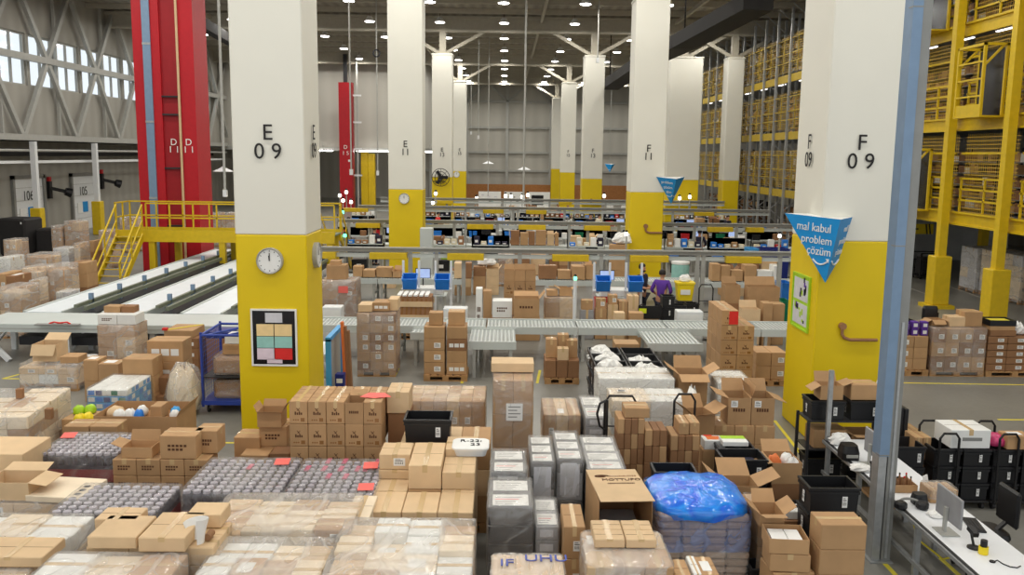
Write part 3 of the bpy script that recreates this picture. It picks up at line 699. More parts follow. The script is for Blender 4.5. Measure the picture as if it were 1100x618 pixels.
def flight(x0, x1, ytop, ybot, nm):
    n = 9
    for s, x in ((0, x0), (1, x1)):
        b = MB(); b.bar((x, ytop, DZ-.1), (x, ybot, .05), .06, .24, 'steel_yellow'); sp_(b, 'stringer')
        b = MB(); b.bar((x, ytop, DZ+1.05), (x, ybot, 1.0), .05, .05, 'steel_yellow'); b.bar((x, ytop, DZ+.5), (x, ybot, .5), .04, .04, 'steel_yellow')
        for k in (0.02, .5, .98):
            y = ytop+(ybot-ytop)*k; z = DZ*(1-k)
            b.box(x-.025, x+.025, y-.025, y+.025, z, z+1.03, 'steel_yellow')
        sp_(b, 'handrail')
    for k in range(n):
        f = (k+.5)/n; y = ytop+(ybot-ytop)*f; z = DZ*(1-f)-.02; sg = 1 if ybot > ytop else -1
        b = MB(); b.box(x0, x1, y-.13, y+.13, z-.03, z, 'galv'); b.box(x0, x1, y+sg*.13-.015, y+sg*.13+.015, z-.03, z+.004, 'steel_yellow'); sp_(b, 'tread')
flight(-14.35, -13.4, 33.2, 31.0, 'a'); flight(-7.2, -6.35, 34.5, 37.2, 'b')
# ---------------------------------------------------------------- white belts on the left
BZ = .9
for i, (x0, x1) in enumerate(((-11.95, -10.95), (-10.0, -8.9), (-8.05, -7.0))):
    t = thing('belt_conveyor', 'long white belt conveyor running to the back under yellow platform, %s from left' % nth(i), 'conveyor', ((x0+x1)/2, 22, 0), 0)
    h = (x1-x0)/2
    b = MB(); b.box(-h+.04, h-.04, 0, 14.9, BZ-.12, BZ, 'belt'); b.build('belt', t)
    b = MB(); b.box(-h, -h+.06, 0, 14.9, BZ-.25, BZ+.03, 'bench'); b.build('side_rail', t)
    b = MB(); b.box(h-.06, h, 0, 14.9, BZ-.25, BZ+.03, 'bench'); b.build('side_rail', t)
    b = MB(); b.box(h+.12, h+.2, .3, 14.9, BZ+.06, BZ+.14, 'olive'); b.box(h+.36, h+.44, .3, 14.9, BZ+.0, BZ+.1, 'olive'); b.box(h+.1, h+.5, .3, 14.9, BZ-.16, BZ-.12, 'dark_steel'); b.build('guide_rail', t)  # rails, plus a dark strip standing in for shade in the gap
    for k in range(8):
        y = 1.2+1.75*k
        b = MB(); b.box(h+.1, h+.2, y-.05, y+.05, BZ-.12, BZ+.3, 'post_blue'); b.build('guide_post', t)
    for k in range(4):
        b = MB(); y = 1+4.3*k
        for s in (-1, 1): b.box(s*h-.04, s*h+.04, y-.04, y+.04, 0, BZ-.2, 'grey_steel')
        b.box(-h, h, y-.03, y+.03, .3, .36, 'grey_steel'); b.build('leg_frame', t)
t = thing('transfer_table', 'long pale grey transfer table joining the white belts at their near end', 'table', (-8.6, 21.2, 0))
b = MB(); b.cbox(-3.7, 3.7, -.72, .74, BZ-.05, BZ-.005, 'bench', .01); b.build('table_top', t)
b = MB(); b.box(-3.7, 3.7, -.76, -.72, BZ-.2, BZ-.01, 'bench'); b.box(-3.7, 3.7, -.77, -.76, BZ-.12, BZ-.1, 'grey_steel'); b.build('front_rail', t)
for x in (-3.5, -1.6, .4, 2.2, 3.5):
    b = MB()
    for y in (-.6, .6): b.box(x-.06, x+.06, y-.06, y+.06, 0, BZ-.05, 'white_metal')
    b.bar((x, -.6, .1), (x, .6, .7), .05, .05, 'white_metal'); b.build('leg', t)
b = MB(); b.box(-2.9, 3.5, -.3, .5, .3, .5, 'dark_steel'); b.build('drive_unit', t)
b = MB(); b.bar((-3.7, -.6, .75), (-2.9, -.75, .02), .1, .1, 'white_metal'); b.build('brace', t)
tb = thing('control_tray', 'small control panel with red cable lying on the pale transfer table', 'panel', P(64, 348.5, BZ)-Vector((0, .1, 0)))
b = MB(); b.cbox(-.5, .5, -.08, .08, 0, .025, 'post_grey', .004); b.build('panel', tb)
b = MB(); b.tube([(-.2, .02, .03), (-.1, .05, .06), (.05, 0, .05), (.2, .05, .06), (.3, 0, .03)], .02, 'redpaper'); b.build('red_cable', tb)
# ---------------------------------------------------------------- main roller conveyor and spurs
def roller_conveyor(x0, x1, y0, y1, z, label, group=None, legs=2.2, rails='bench', m='rollers'):
    t = thing('roller_conveyor', label, 'conveyor', ((x0+x1)/2, (y0+y1)/2, 0), 0, group); h = (x1-x0)/2; e = (y1-y0)/2
    b = MB(); b.box(-h+.01, h-.01, -e+.05, e-.05, z-.06, z-.01, m); b.build('roller_bed', t)
    for s in (-1, 1):
        b = MB(); b.box(-h, h, min(s*e, s*(e-.05)), max(s*e, s*(e-.05)), z-.16, z+.02, rails); b.build('side_rail', t)
    n = max(2, int(round((x1-x0)/legs))+1)
    for k in range(n):
        x = -h+.12+(2*h-.24)*k/(n-1); b = MB()
        for s in (-1, 1): b.box(x-.035, x+.035, s*(e-.06)-.035, s*(e-.06)+.035, 0, z-.1, 'grey_steel')
        b.box(x-.025, x+.025, -e+.06, e-.06, .25, .3, 'grey_steel'); b.build('leg_frame', t)
    return t
secs = [(-4.9, -2.62), (-2.6, -.42), (-.4, 1.78), (1.8, 3.98), (4.0, 6.18), (6.2, 8.3)]
for i, (a, c) in enumerate(secs):
    roller_conveyor(a, c, 21.0, 22.1, .82, 'grey roller conveyor section of the main cross line, %s from left' % nth(i), 'main cross conveyor sections')
for i, (pa, pb) in enumerate(((505, 554), (690, 747), (440, 478))):
    x0 = X(pa, 20.2, .8); x1 = X(pb, 20.2, .8)
    t = roller_conveyor(x0, x1, 19.35 if i < 2 else 20.3, 20.95, .8, 'short grey roller spur reaching toward the camera, %s' % ('in the middle', 'right, beside the black totes', 'left, behind dark cartons')[i], legs=.9)
# behind-lines conveyors
CV2 = [(-5.9, -4.2), (-4.18, -1.4), (.9, 3.4), (3.42, 6.2), (6.22, 9.4), (9.42, 12.0)]
for i, (a, c) in enumerate(CV2):
    roller_conveyor(a, c, 29.4, 30.5, .78, 'grey roller conveyor section of the second line, %s from left' % nth(i), 'second line conveyor sections')
for r, (y, x0, x1, z) in enumerate(((40.6, -6.5, 13.5, .8), (48.6, -7, 13.5, .8), (57.5, -7, 13.0, .8), (65, -6, 12.0, .8))):
    roller_conveyor(x0, x1, y, y+1.0, z, 'long grey conveyor in the far work area, %s line from the front' % nth(r+2), legs=3, m='bench')
# overhead gantries with yellow light panels
def gantry(y, x0, x1, zb, panels, posts, label):
    t = thing('overhead_gantry', label, 'gantry', (0, y, 0))
    b = MB(); b.box(x0, x1, -.07, .07, zb-.06, zb+.06, 'grey_steel'); b.box(x0, x1, -.2, -.07, zb+.06, zb+.1, 'grey_steel'); b.box(x0, x1, -.05, .05, zb-.22, zb-.1, 'bench'); b.build('beam', t)
    for a, c in panels:
        b = MB(); b.cbox(a, c, -.28, -.06, zb-.26, zb-.06, 'steel_yellow', .01); b.build('yellow_panel', t)
    for x in posts:
        b = MB(); b.box(x-.06, x+.06, -.06, .06, .02, zb-.06, 'grey_steel'); b.box(x-.15, x+.15, -.15, .15, 0, .02, 'grey_steel'); b.build('post', t)
    return t
def pp(y, z, *pairs): return [(X(a, y, z), X(c, y, z)) for a, c in pairs]
gantry(27.0, -6.0, 10.8, ZZ(270, 27), pp(27, 2, (348, 362), (398, 438), (481, 520), (593, 632), (676, 717), (778, 816), (862, 900)), [X(p, 27, 1) for p in (441, 469, 498, 558, 645, 673, 748, 754, 836)], 'nearest overhead steel gantry with yellow light panels, behind the two workers')
gantry(37.6, -7.0, 13.8, ZZ(239.5, 37.6), pp(37.6, 2, (383, 409), (502, 530), (557, 586), (627, 655), (759, 786), (800, 819)), [X(p, 37.6, 1) for p in (375, 398, 410, 488, 534, 611, 631, 664, 745, 790)], 'second overhead steel gantry with yellow light panels across the hall')
gantry(46.6, -7.6, 13.8, ZZ(224, 46.6), pp(46.6, 2, (369, 396), (519, 541), (565, 587), (745, 766)), [X(p, 46.6, 1) for p in (366, 404, 500, 551, 556, 606, 722)], 'third overhead steel gantry with yellow light panels across the hall')
gantry(55.0, -7.6, 13.5, ZZ(215, 55), pp(55, 2, (470, 487), (600, 614)), [X(p, 55, 1) for p in (480, 540, 590, 650, 700, 740)], 'farthest overhead steel gantry in the work area')
# ---------------------------------------------------------------- clocks, boards, signs on the columns
def clock(label, loc, r, rz=0, hour=0):
    t = thing('wall_clock', label, 'clock', loc, rz)
    b = MB(); b.cyl((0, 0, 0), (0, -.06, 0), r*.93, 'white', n=28); b.build('dial', t)
    b = MB()
    for k in range(28):
        a0, a1 = 2*math.pi*k/28, 2*math.pi*(k+1)/28; c0, s0, c1, s1 = math.cos(a0), math.sin(a0), math.cos(a1), math.sin(a1)
        for (ra, ya), (rb, yb) in (((r, 0), (r, -.07)), ((r, -.07), (r*.95, -.085)), ((r*.95, -.085), (r*.86, -.062))):
            b.quad((ra*c0, ya, ra*s0), (ra*c1, ya, ra*s1), (rb*c1, yb, rb*s1), (rb*c0, yb, rb*s0), 'grey_steel')
    b.build('rim', t)
    b = MB(); b.bar((0, -.066, 0), (0, -.066, r*.6), r*.06, .004, 'ink', (0, 1, 0)); b.build('minute_hand', t)
    b = MB(); b.bar((0, -.07, 0), (-r*.04, -.07, r*.4), r*.09, .004, 'ink', (0, 1, 0)); b.build('hour_hand', t)
    b = MB()
    for k in range(12):
        a = math.pi*k/6; b.bar((r*.7*math.cos(a), -.0625, r*.7*math.sin(a)), (r*.8*math.cos(a), -.0625, r*.8*math.sin(a)), r*.05, .003, 'ink', (0, 1, 0))
    b.build('hour_mark', t)
clock('largest round wall clock, on the front of the near left column', D(290.5, 280, 15.1), .225)
q = D(341, 274, 15.75); clock('round wall clock seen edge-on, on the right side of the near left column', (e9.location.x+ (X(327, 15.1, 4.9)-X(249.5, 15.1, 4.9))/2, 15.75, q.z), .225, math.pi/2)
clock('small round wall clock on the second left column, right of the red column', D(434.3, 213.3, COLY[1]), .21)
clock('round wall clock on the far left column behind the fan', D(490.5, 187.5, COLY[3]), .26)
def board(loc, w_, h, label, papers, frame='white', back='screen', rz=0, name='notice_board'):
    t = thing(name, label, 'board', loc, rz)
    b = MB(); b.box(-w_/2, w_/2, -.02, 0, 0, h, back); b.build('backing', t)
    b = MB(); f = .03
    b.box(-w_/2-f, w_/2+f, -.035, 0, -f, 0, frame); b.box(-w_/2-f, w_/2+f, -.035, 0, h, h+f, frame); b.box(-w_/2-f, -w_/2, -.035, 0, 0, h, frame); b.box(w_/2, w_/2+f, -.035, 0, 0, h, frame); b.build('frame', t)
    for a, c, d, e, m in papers:
        b = MB(); b.box(-w_/2+a*w_, -w_/2+c*w_, -.026, -.02, d*h, e*h, m); b.build('paper_sheet', t)
    return t
a, c = D(273, 391, 15.1), D(317, 334, 15.1)
M['teal_paper'] = plain('teal paper', rgb(150, 200, 190), .6); M['buff_paper'] = plain('buff paper', rgb(238, 208, 150), .6); M['lilac_paper'] = plain('lilac paper', rgb(224, 206, 216), .6); M['grey_paper'] = plain('grey paper', rgb(206, 206, 210), .6)
board(((a.x+c.x)/2, 15.1, a.z), c.x-a.x, c.z-a.z, 'dark notice board with coloured sheets on the E 09 column',
      [(.3, .7, .78, .96, 'grey_paper'), (.09, .49, .53, .75, 'buff_paper'), (.51, .92, .53, .75, 'buff_paper'), (.09, .49, .31, .52, 'teal_paper'), (.51, .92, .31, .52, 'teal_paper'), (.09, .49, .09, .3, 'lilac_paper'), (.51, .92, .09, .3, 'redpaper'), (.32, .68, .02, .1, 'lilac_paper')])
# green edged posters on the left face of F 09
fx = X(886.5, 15.1, 4.9)
pa, pb = (15.5, ZZ(297, 15.8, fx)), (16.3, ZZ(352, 15.8, fx))
t = board((fx, 15.85, pb[1]), .85, pa[1]-pb[1], 'green edged double poster on the left face of column F 09', [(.06, .94, .53, .95, 'grey_paper'), (.06, .94, .06, .47, 'grey_paper')], 'lime', 'lime', -math.pi/2, 'safety_poster')
for i, ch in enumerate([c for c in t.children if c.name.startswith('paper_sheet')]):
    b = MB(); r_ = random.Random(i)
    for k in range(9): x = r_.uniform(-.3, .24); z = pa[1]-pb[1]; z0 = (.56+.33*r_.random() if i == 0 else .1+.3*r_.random())*z; b.box(x, x+.07, -.029, -.0262, z0, z0+r_.uniform(.05, .13), r_.choice(['darkcloth', 'post_grey', 'purple', 'lime', 'jeans']))
    b.build('poster_figure', ch)
def hook(col, px0, px1, pyt, pyb, y, label, m):
    t = thing('wall_pipe', label, 'pipe', D(px0, pyt, y))
    p1 = D(px0, pyb, y)-t.location; p2 = D(px1, pyb, y)-t.location
    b = MB(); b.tube([(0, -.05, 0), (0, -.05, p1.z*.6), (.04, -.05, p1.z*.85), (.14, -.05, p1.z), (p2.x, -.05, p1.z)], .028 if y < 20 else .04, m, 8); b.build('pipe', t)
    b = MB(); b.cyl((0, 0, 0), (0, -.09, 0), .06 if y < 20 else .09, m, n=12); b.build('valve', t)
hook(f9, 904, 941, 350, 364.5, 15.1, 'thin brown hooked pipe on the front of the near right column', 'kraft_dark')
hook(f11, 693.5, 711, 243, 250, COLY[1], 'thin brown hooked pipe on the second right column, above the workers', 'kraft_dark')
hook(f13, 635, 645, 215, 219, COLY[2], 'thin brown hooked pipe on the third right-hand column', 'kraft_dark')
# blue signs
def sign(A, B, C_, Dd, label, lines, zt, sm=True, size=.2, smalltxt=True):
    t = thing('hanging_sign', label, 'sign', Dd)
    A, B, C_ = A-Dd, B-Dd, C_-Dd; Z0 = Vector((0, 0, 0)); back = Vector(((A.x+C_.x)/2, max(A.y, C_.y)+.02, A.z))
    b = MB(); b.add([A, B, Z0], [(0, 1, 2)], 'cyan'); b.build('front_face', t)
    b = MB(); b.add([B, C_, Z0], [(0, 1, 2)], 'cyan'); b.build('side_face', t)
    b = MB(); b.add([A, B, C_], [(0, 2, 1)], 'white'); b.build('top_face', t)
    for (p, q, big) in ((A, B, True), (B, C_, False)):
        u = (q-p).normalized(); n = (q-p).cross(Z0-p).normalized()
        if n.y > 0 and big: n = -n
        if not big and n.x < 0: n = -n
        v = n.cross(u).normalized()
        if v.z < 0: v = -v
        Lw = (q-p).length
        rot = Matrix((u, v, n)).transposed().to_euler()
        cen = (p+q)/2
        hgt = (cen-Z0).length
        for i, ln in enumerate(lines if (big or smalltxt) else []):
            f = (.17, .36, .53)[i]; pos = p + (q-p)*.5 + (Z0-cen)*f + n*.006
            s_ = size if big else size*.62
            o = text('sign_lettering', ln, s_, 'white', t, pos, rot)
            if not big: o.scale = (.95, 1.25, 1)
        if sm and big:
            b = MB(); c0 = p + (q-p)*.5 + (Z0-cen)*.66
            pts = []
            for k in range(9):
                a = -1+2*k/8; pts.append(c0 + u*(a*Lw*.13) - v*((1-a*a)*Lw*.06) + n*.008)
            b.tube(pts, .012*Lw, 'white', 5)
            e = pts[-1]; b.add([e + v*Lw*.03 + u*Lw*.02, e - u*Lw*.04 + v*Lw*.025, e - v*Lw*.03 + u*Lw*.015], [(0, 1, 2)], 'white'); b.build('smile_arrow', t)
        elif sm:
            b = MB(); c0 = p + (q-p)*.5 + (Z0-cen)*.66
            b.tube([c0 + u*(a*Lw*.13) - v*((1-a*a)*Lw*.06) + n*.008 for a in (-1, -.5, 0, .5, 1)], .012*Lw, 'white', 5); b.build('smile_arrow', t)
    return t
sign(P(843, 229, 3.95), P(903, 236, 3.92), P(929, 230.5, 3.95), D(886.5, 304, 14.85), 'blue triangular hanging sign reading mal kabul problem çözüm on column F 09', ['mal kabul', 'problem', 'çözüm'], 3.95, size=.2)
zz = ZZ(190, 34.5, 6)
sign(D(705, 190, 35.27), D(726.5, 192.5, 34.5), D(735.5, 190, 35.27), D(721, 219.5, 35.2), 'small blue triangular sign hanging on column F 11', ['problem', 'çözüm', 'alan'], 3.9, size=.17, smalltxt=False)
sg = sign(D(649.5, 176, 66), D(657.5, 176.8, 65.4), D(660.5, 176, 66), D(655, 185, 65.6), 'tiny far blue triangular sign hanging before the back wall', [], 3.9)
b = MB(); b.cyl((0, .25, .55), (0, .25, 13.3-sg.location.z), .02, 'grey_steel'); b.build('hanging_wire', sg)
# fan on E13
t = thing('wall_fan', 'black wall fan on the third left-hand column', 'fan', D(474, 190.5, COLY[2]))
b = MB()
for k in range(3): b.tube([(math.cos(a)*.18*(k+1), -.45, math.sin(a)*.18*(k+1)) for a in [2*math.pi*i/18 for i in range(19)]], .02, 'black_metal', 5)
for k in range(8): a = math.pi*k/4; b.bar((0, -.47, 0), (math.cos(a)*.54, -.47, math.sin(a)*.54), .02, .02, 'black_metal')
b.build('cage', t)
for k in range(3):
    a = 2*math.pi*k/3; b = MB(); b.bar((0, -.4, 0), (math.cos(a)*.45, -.38, math.sin(a)*.45), .2, .02, 'dark_steel', (0, 1, .3)); b.build('blade', t)
b = MB(); b.bar((0, -.4, 0), (0, 0, -.1), .09, .09, 'black_metal'); b.bar((-.5, -.02, -.25), (.2, -.02, -.25), .05, .05, 'black_metal'); b.build('bracket', t)
# foreground blue-grey post
p0 = P(938, 603, 0); px_ = p0.x+.1
t = thing('steel_post', 'tall blue grey steel post in the right foreground before column F 09', 'post', (4.675, 10.45, 0))
b = MB(); b.box(-.115, .0, -.11, .11, 1.35, 9.6, 'post_blue')
for z in (1.36, 3.9, 6.6, 9.0): b.box(-.119, .002, -.113, .0, z, z+.015, 'post_grey')
b.build('blue_half', t)
b = MB(); b.box(.0, .115, -.09, .13, 0, 9.6, 'post_grey'); b.build('grey_half', t)
b = MB(); b.box(-.115, -.02, -.1, .1, 0, 1.35, 'galv'); b.box(.04, .07, -.1, -.088, .05, 3, 'galv'); b.build('strut_channel', t)
b = MB(); b.box(-.15, .13, -.15, .15, 0, .02, 'galv'); b.build('base_plate', t)
# ================================================================ builders for loads
_MC = {}
def shared(key, fn, name, parent=None, loc=(0, 0, 0), rz=0.0):
    if key in _MC:
        o = bpy.data.objects.new(name, _MC[key]); COL.objects.link(o); o.location = loc; o.rotation_euler = (0, 0, rz)
        if parent: o.parent = parent
        return o
    o = fn().build(name, parent, loc, rz); _MC[key] = o.data; return o
def carton_mb(w_, d, h, m, seam=True, prnt=None):
    b = MB(); x, y = w_/2, d/2
    b.cbox(-x, x, -y, y, 0, h, m, .008)
    if seam:
        b.box(-x+.012, x-.012, -.003, .003, h-.001, h+.0012, 'print')
    if prnt == 'logo':
        s = min(w_, h)
        b.bar((-s*.10, -y-.001, h*.70), (s*.06, -y-.001, h*.56), s*.035, .002, 'print', (0, 1, 0)); b.bar((s*.08, -y-.001, h*.70), (-s*.06, -y-.001, h*.58), s*.03, .002, 'print', (0, 1, 0))
        for k in range(4): b.box(-s*.2+k*s*.11, -s*.12+k*s*.11, -y-.002, -y, h*.40, h*(.50 if k % 2 else .54), 'print')
        b.box(w_*.12, w_*.34, -y-.0015, -y, h*.1, h*.26, 'tape_brown')
        for k in range(3): b.box(-w_*.3+k*w_*.12, -w_*.22+k*w_*.12, -y-.0015, -y, h*.14, h*.2, 'tape_brown')
    elif prnt == 'text':
        for r in range(2):
            for k in range(5):
                if r == 1 and k > 3: continue
                b.box(-w_*.28+k*w_*.11, -w_*.2+k*w_*.11, -y-.002, -y, h*(.52-.16*r), h*(.62-.16*r), 'print')
    elif prnt == 'side':
        for k in range(3):
            b.box(x, x+.002, -d*.2+k*d*.13, -d*.11+k*d*.13, h*.4, h*.55, 'print')
        for k in range(4): b.box(-w_*.2+k*w_*.1, -w_*.13+k*w_*.1, -y-.002, -y, h*.45, h*.58, 'print')
    elif prnt == 'panels':
        for k in range(3): b.box(-w_*.38+k*w_*.27, -w_*.16+k*w_*.27, -y-.002, -y, h*.3, h*.62, 'paper')
    return b
def tape_mb(w_, d, h, m='tape'):
    b = MB(); x, y = w_/2, d/2; t = min(.03, d*.1)
    b.box(-x-.0015, x+.0015, -t, t, h+.0012, h+.0025, m); b.box(-x-.002, -x-.0002, -t, t, h*.72, h+.0025, m); b.box(x+.0002, x+.002, -t, t, h*.72, h+.0025, m); return b
def tape_mb_y(w_, d, h, m='tape'):
    b = MB(); y = d/2; t = min(.03, w_*.1)
    b.box(-t, t, -y-.0015, y+.0015, h+.0012, h+.0025, m); b.box(-t, t, -y-.002, -y-.0002, h*.7, h+.0025, m); return b
def sticker_mb(w_, h):
    b = MB(); b.box(-w_/2, w_/2, -.0025, 0, 0, h, 'paper')
    for k in range(5): b.box(-w_*.36+k*w_*.15, -w_*.3+k*w_*.15, -.0032, -.0025, h*.2, h*.5, 'ink')
    b.box(-w_*.36, w_*.3, -.0032, -.0025, h*.62, h*.7, 'ink'); b.box(-w_*.36, w_*.1, -.0032, -.0025, h*.8, h*.86, 'ink'); return b
R3 = lambda v: round(v, 3)
FAR = MB()
def carton(x, y, z, w_, d, h, label=None, group=None, rz=0.0, m='kraft', tape='x', prnt=None, stick=None, parent=None, name='carton', cat='carton'):
    if parent is None and y > 29 and rz == 0:      # beyond the 300 nearest cartons: one object for the far small ones
        q = carton_mb(w_, d, h, m, False, None); ms = [FAR.mi(k) for k in q.ms]; o_ = len(FAR.v)
        FAR.v += [(a+x, b_+y, c+z) for a, b_, c in q.v]; FAR.f += [tuple(i+o_ for i in f) for f in q.f]; FAR.m += [ms[k] for k in q.m]
        FAR.box(x-w_/2, x+w_/2, y-.03, y+.03, z+h, z+h+.002, 'tape'); return None
    key = ('c', R3(w_), R3(d), R3(h), m, prnt)
    o = shared(key, lambda: carton_mb(w_, d, h, m, tape is not None, prnt), name, parent, (x, y, z), rz)
    if parent is None: tag(o, label, cat, group)
    if tape == 'x': shared(('tx', R3(w_), R3(d), R3(h)), lambda: tape_mb(w_, d, h), 'tape', o)
    elif tape == 'y': shared(('ty', R3(w_), R3(d), R3(h)), lambda: tape_mb_y(w_, d, h), 'tape', o)
    if stick == 'front':
        sw, sh = min(.14, w_*.4), min(.11, h*.5); shared(('st', R3(sw), R3(sh)), lambda: sticker_mb(sw, sh), 'shipping_label', o, (w_*.15, -d/2, h*.25))
    elif stick == 'top':
        s = shared(('stt', R3(w_), R3(d)), lambda: MB().box(-w_*.32, w_*.2, -d*.3, d*.22, 0, .002, 'paper'), 'shipping_label', o, (0, 0, h+.0026))
    return o
def open_carton(x, y, z, w_, d, h, label=None, group=None, rz=0.0, m='kraft', flaps='fblr', ang=None, parent=None, fl=None, prnt=None, cat='carton', name='open_carton', nofront=False):
    b = MB(); X_, Y_ = w_/2, d/2; t = .006
    if not nofront: b.box(-X_, X_, -Y_, -Y_+t, 0, h, m)
    b.box(-X_, X_, Y_-t, Y_, 0, h, m); b.box(-X_, -X_+t, -Y_+t, Y_-t, 0, h, m); b.box(X_-t, X_, -Y_+t, Y_-t, 0, h, m); b.box(-X_+t, X_-t, -Y_+t, Y_-t, 0, t, 'kraft_in')
    if prnt:
        for k in range(5): b.box(-w_*.28+k*w_*.11, -w_*.2+k*w_*.11, -Y_-.002, -Y_, h*.5, h*.62, 'print')
    o = b.build(name, parent, (x, y, z), rz)
    if parent is None: tag(o, label, cat, group)
    L = fl or min(w_, d)*.48
    A = dict(f=-35, b=-15, l=-30, r=-30); A.update(ang or {})
    for c in flaps:
        a = math.radians(A[c]); ca, sa = math.cos(a)*L, math.sin(a)*L   # angle above horizontal, outward
        f = MB()
        if c in 'fb':
            s = -1 if c == 'f' else 1
            f.add([(-X_, 0, 0), (X_, 0, 0), (X_-.01, s*ca, sa), (-X_+.01, s*ca, sa), (-X_, 0, -t), (X_, 0, -t), (X_-.01, s*ca, sa-t), (-X_+.01, s*ca, sa-t)],
                  [(0,1,2,3),(7,6,5,4),(0,4,5,1),(1,5,6,2),(2,6,7,3),(3,7,4,0)], m); loc = (0, s*Y_, h)
        else:
            s = -1 if c == 'l' else 1
            f.add([(0, -Y_, 0), (0, Y_, 0), (s*ca, Y_-.01, sa), (s*ca, -Y_+.01, sa), (0, -Y_, -t), (0, Y_, -t), (s*ca, Y_-.01, sa-t), (s*ca, -Y_+.01, sa-t)],
                  [(0,1,2,3),(7,6,5,4),(0,4,5,1),(1,5,6,2),(2,6,7,3),(3,7,4,0)], m); loc = (s*X_, 0, h)
        f.build('flap', o, loc)
    return o
def pallet_mb(w_, d):
    b = MB(); n = max(3, int(round(w_/.16))); bw = w_/n*.82
    for k in range(3):
        y = -d/2+.05+(d-.1)*k/2
        for i in range(3): xx = -w_/2+.07+(w_-.14)*i/2; b.box(xx-.07, xx+.07, y-.05, y+.05, .02, .1, 'wood')
        b.box(-w_/2, w_/2, y-.05, y+.05, 0, .02, 'wood'); b.box(-w_/2, w_/2, y-.05, y+.05, .1, .12, 'wood')
    for i in range(n):
        x = -w_/2+bw/2+(w_-bw)*i/(n-1); b.box(x-bw/2, x+bw/2, -d/2, d/2, .12, .14, 'wood')
    return b
def pallet(w_, d, parent=None, loc=(0, 0, 0), label=None, rz=0, group=None):
    o = shared(('p', R3(w_), R3(d)), lambda: pallet_mb(w_, d), 'wooden_pallet', parent, loc, rz)
    if parent is None: tag(o, label, 'pallet', group)
    return o
def film_shell(w_, d, z0, z1, r, amp=.012, nseg=7, nlev=7, m='wrap', top=True, hf=None, over=.012):
    """a loose film skin round a block: side rings with wrinkles and a sagging top"""
    b = MB(); X_, Y_ = w_/2+over, d/2+over; c = min(r, X_*.5, Y_*.5)
    base = []
    for cx, cy, a0 in ((X_-c, -Y_+c, -90), (X_-c, Y_-c, 0), (-X_+c, Y_-c, 90), (-X_+c, -Y_+c, 180)):
        for k in range(3):
            a = math.radians(a0+45*k); base.append((cx+c*math.cos(a), cy+c*math.sin(a)))
        # straight run follows
        nx_ = [(X_, Y_-c), (-X_+c, Y_), (-X_, -Y_+c), (X_-c, -Y_)][[-90, 0, 90, 180].index(a0)]
        px_, py_ = base[-1]
        for k in range(1, nseg): base.append((px_+(nx_[0]-px_)*k/nseg, py_+(nx_[1]-py_)*k/nseg))
    n = len(base); vs_ = []; fs_ = []
    for l in range(nlev):
        z = z0+(z1-z0)*l/(nlev-1)
        for i, (x, y) in enumerate(base):
            k = 1+rnd.uniform(-amp, amp*.6)/max(.3, math.hypot(x, y)) + .012*math.sin(i*.9+l*2.1)*amp/.012*.35
            vs_.append((x*k, y*k, z+(rnd.uniform(-.01, .01) if l not in (0, nlev-1) else 0)))
    for l in range(nlev-1):
        for i in range(n): fs_.append((l*n+i, l*n+(i+1) % n, (l+1)*n+(i+1) % n, (l+1)*n+i))
    if top:
        last = (nlev-1)*n
        prev = last
        for s_, zz in ((.96, .012), (.8, .01), (.55, .008), (.25, .01)):
            o_ = len(vs_)
            for (x, y) in base: vs_.append((x*s_, y*s_, z1+zz+rnd.uniform(-.004, .006)))
            for i in range(n): fs_.append((prev+i, prev+(i+1) % n, o_+(i+1) % n, o_+i))
            prev = o_
        vs_.append((0, 0, z1+.008)); ci = len(vs_)-1
        for i in range(n): fs_.append((prev+i, prev+(i+1) % n, ci))
    b.add(vs_, fs_, m); return b
def wrapped(label, x0, x1, y0, y1, zt, nx, ny, nz, m='kraft', film='wrap', pal=True, rz=0.0, jit=.0, prnt=None, stick=.25, top=True, group=None, mats=None, name='wrapped_pallet', cat='wrapped pallet', tp='x', skip=(), z0=.0, filmtop=None, r=.05, gap=.004, vis=True):
    """cartons on a pallet bound together with stretch film"""
    w_, d = x1-x0, y1-y0
    t = thing(name, label, cat, ((x0+x1)/2, (y0+y1)/2, z0), rz, group)
    zb = 0.0; zt = zt-z0
    if pal: pallet(w_, d, t); zb = .141
    cw, cd, ch = w_/nx, d/ny, (zt-zb)/nz
    for k in range(nz):
        for j in range(ny):
            for i in range(nx):
                if (i, j, k) in skip: continue
                if vis and 0 < i < nx-1 and 0 < j and k < nz-1: continue      # buried in the middle of the block: shows nowhere
                if vis and j > 0 and k < nz-1 and not (i in (0, nx-1)): continue
                mm = rnd.choice(mats) if mats else m
                hh = ch - (rnd.uniform(0, jit) if k == nz-1 else 0)
                hh = round(hh/.02)*.02 if k == nz-1 and jit else hh
                carton(-w_/2+cw*(i+.5), -d/2+cd*(j+.5), zb+ch*k, cw-gap, cd-gap, hh-.003, parent=t, m=mm, tape=(tp if k == nz-1 else None), prnt=prnt if (j == 0) else None,
                       stick=('front' if (j == 0 and rnd.random() < stick) else ('top' if k == nz-1 and rnd.random() < stick*.5 else None)))
    if film: film_shell(w_, d, .05, zt+.004 if filmtop is None else filmtop, r, m=film, top=top).build('stretch_film', t, smooth=True)
    return t
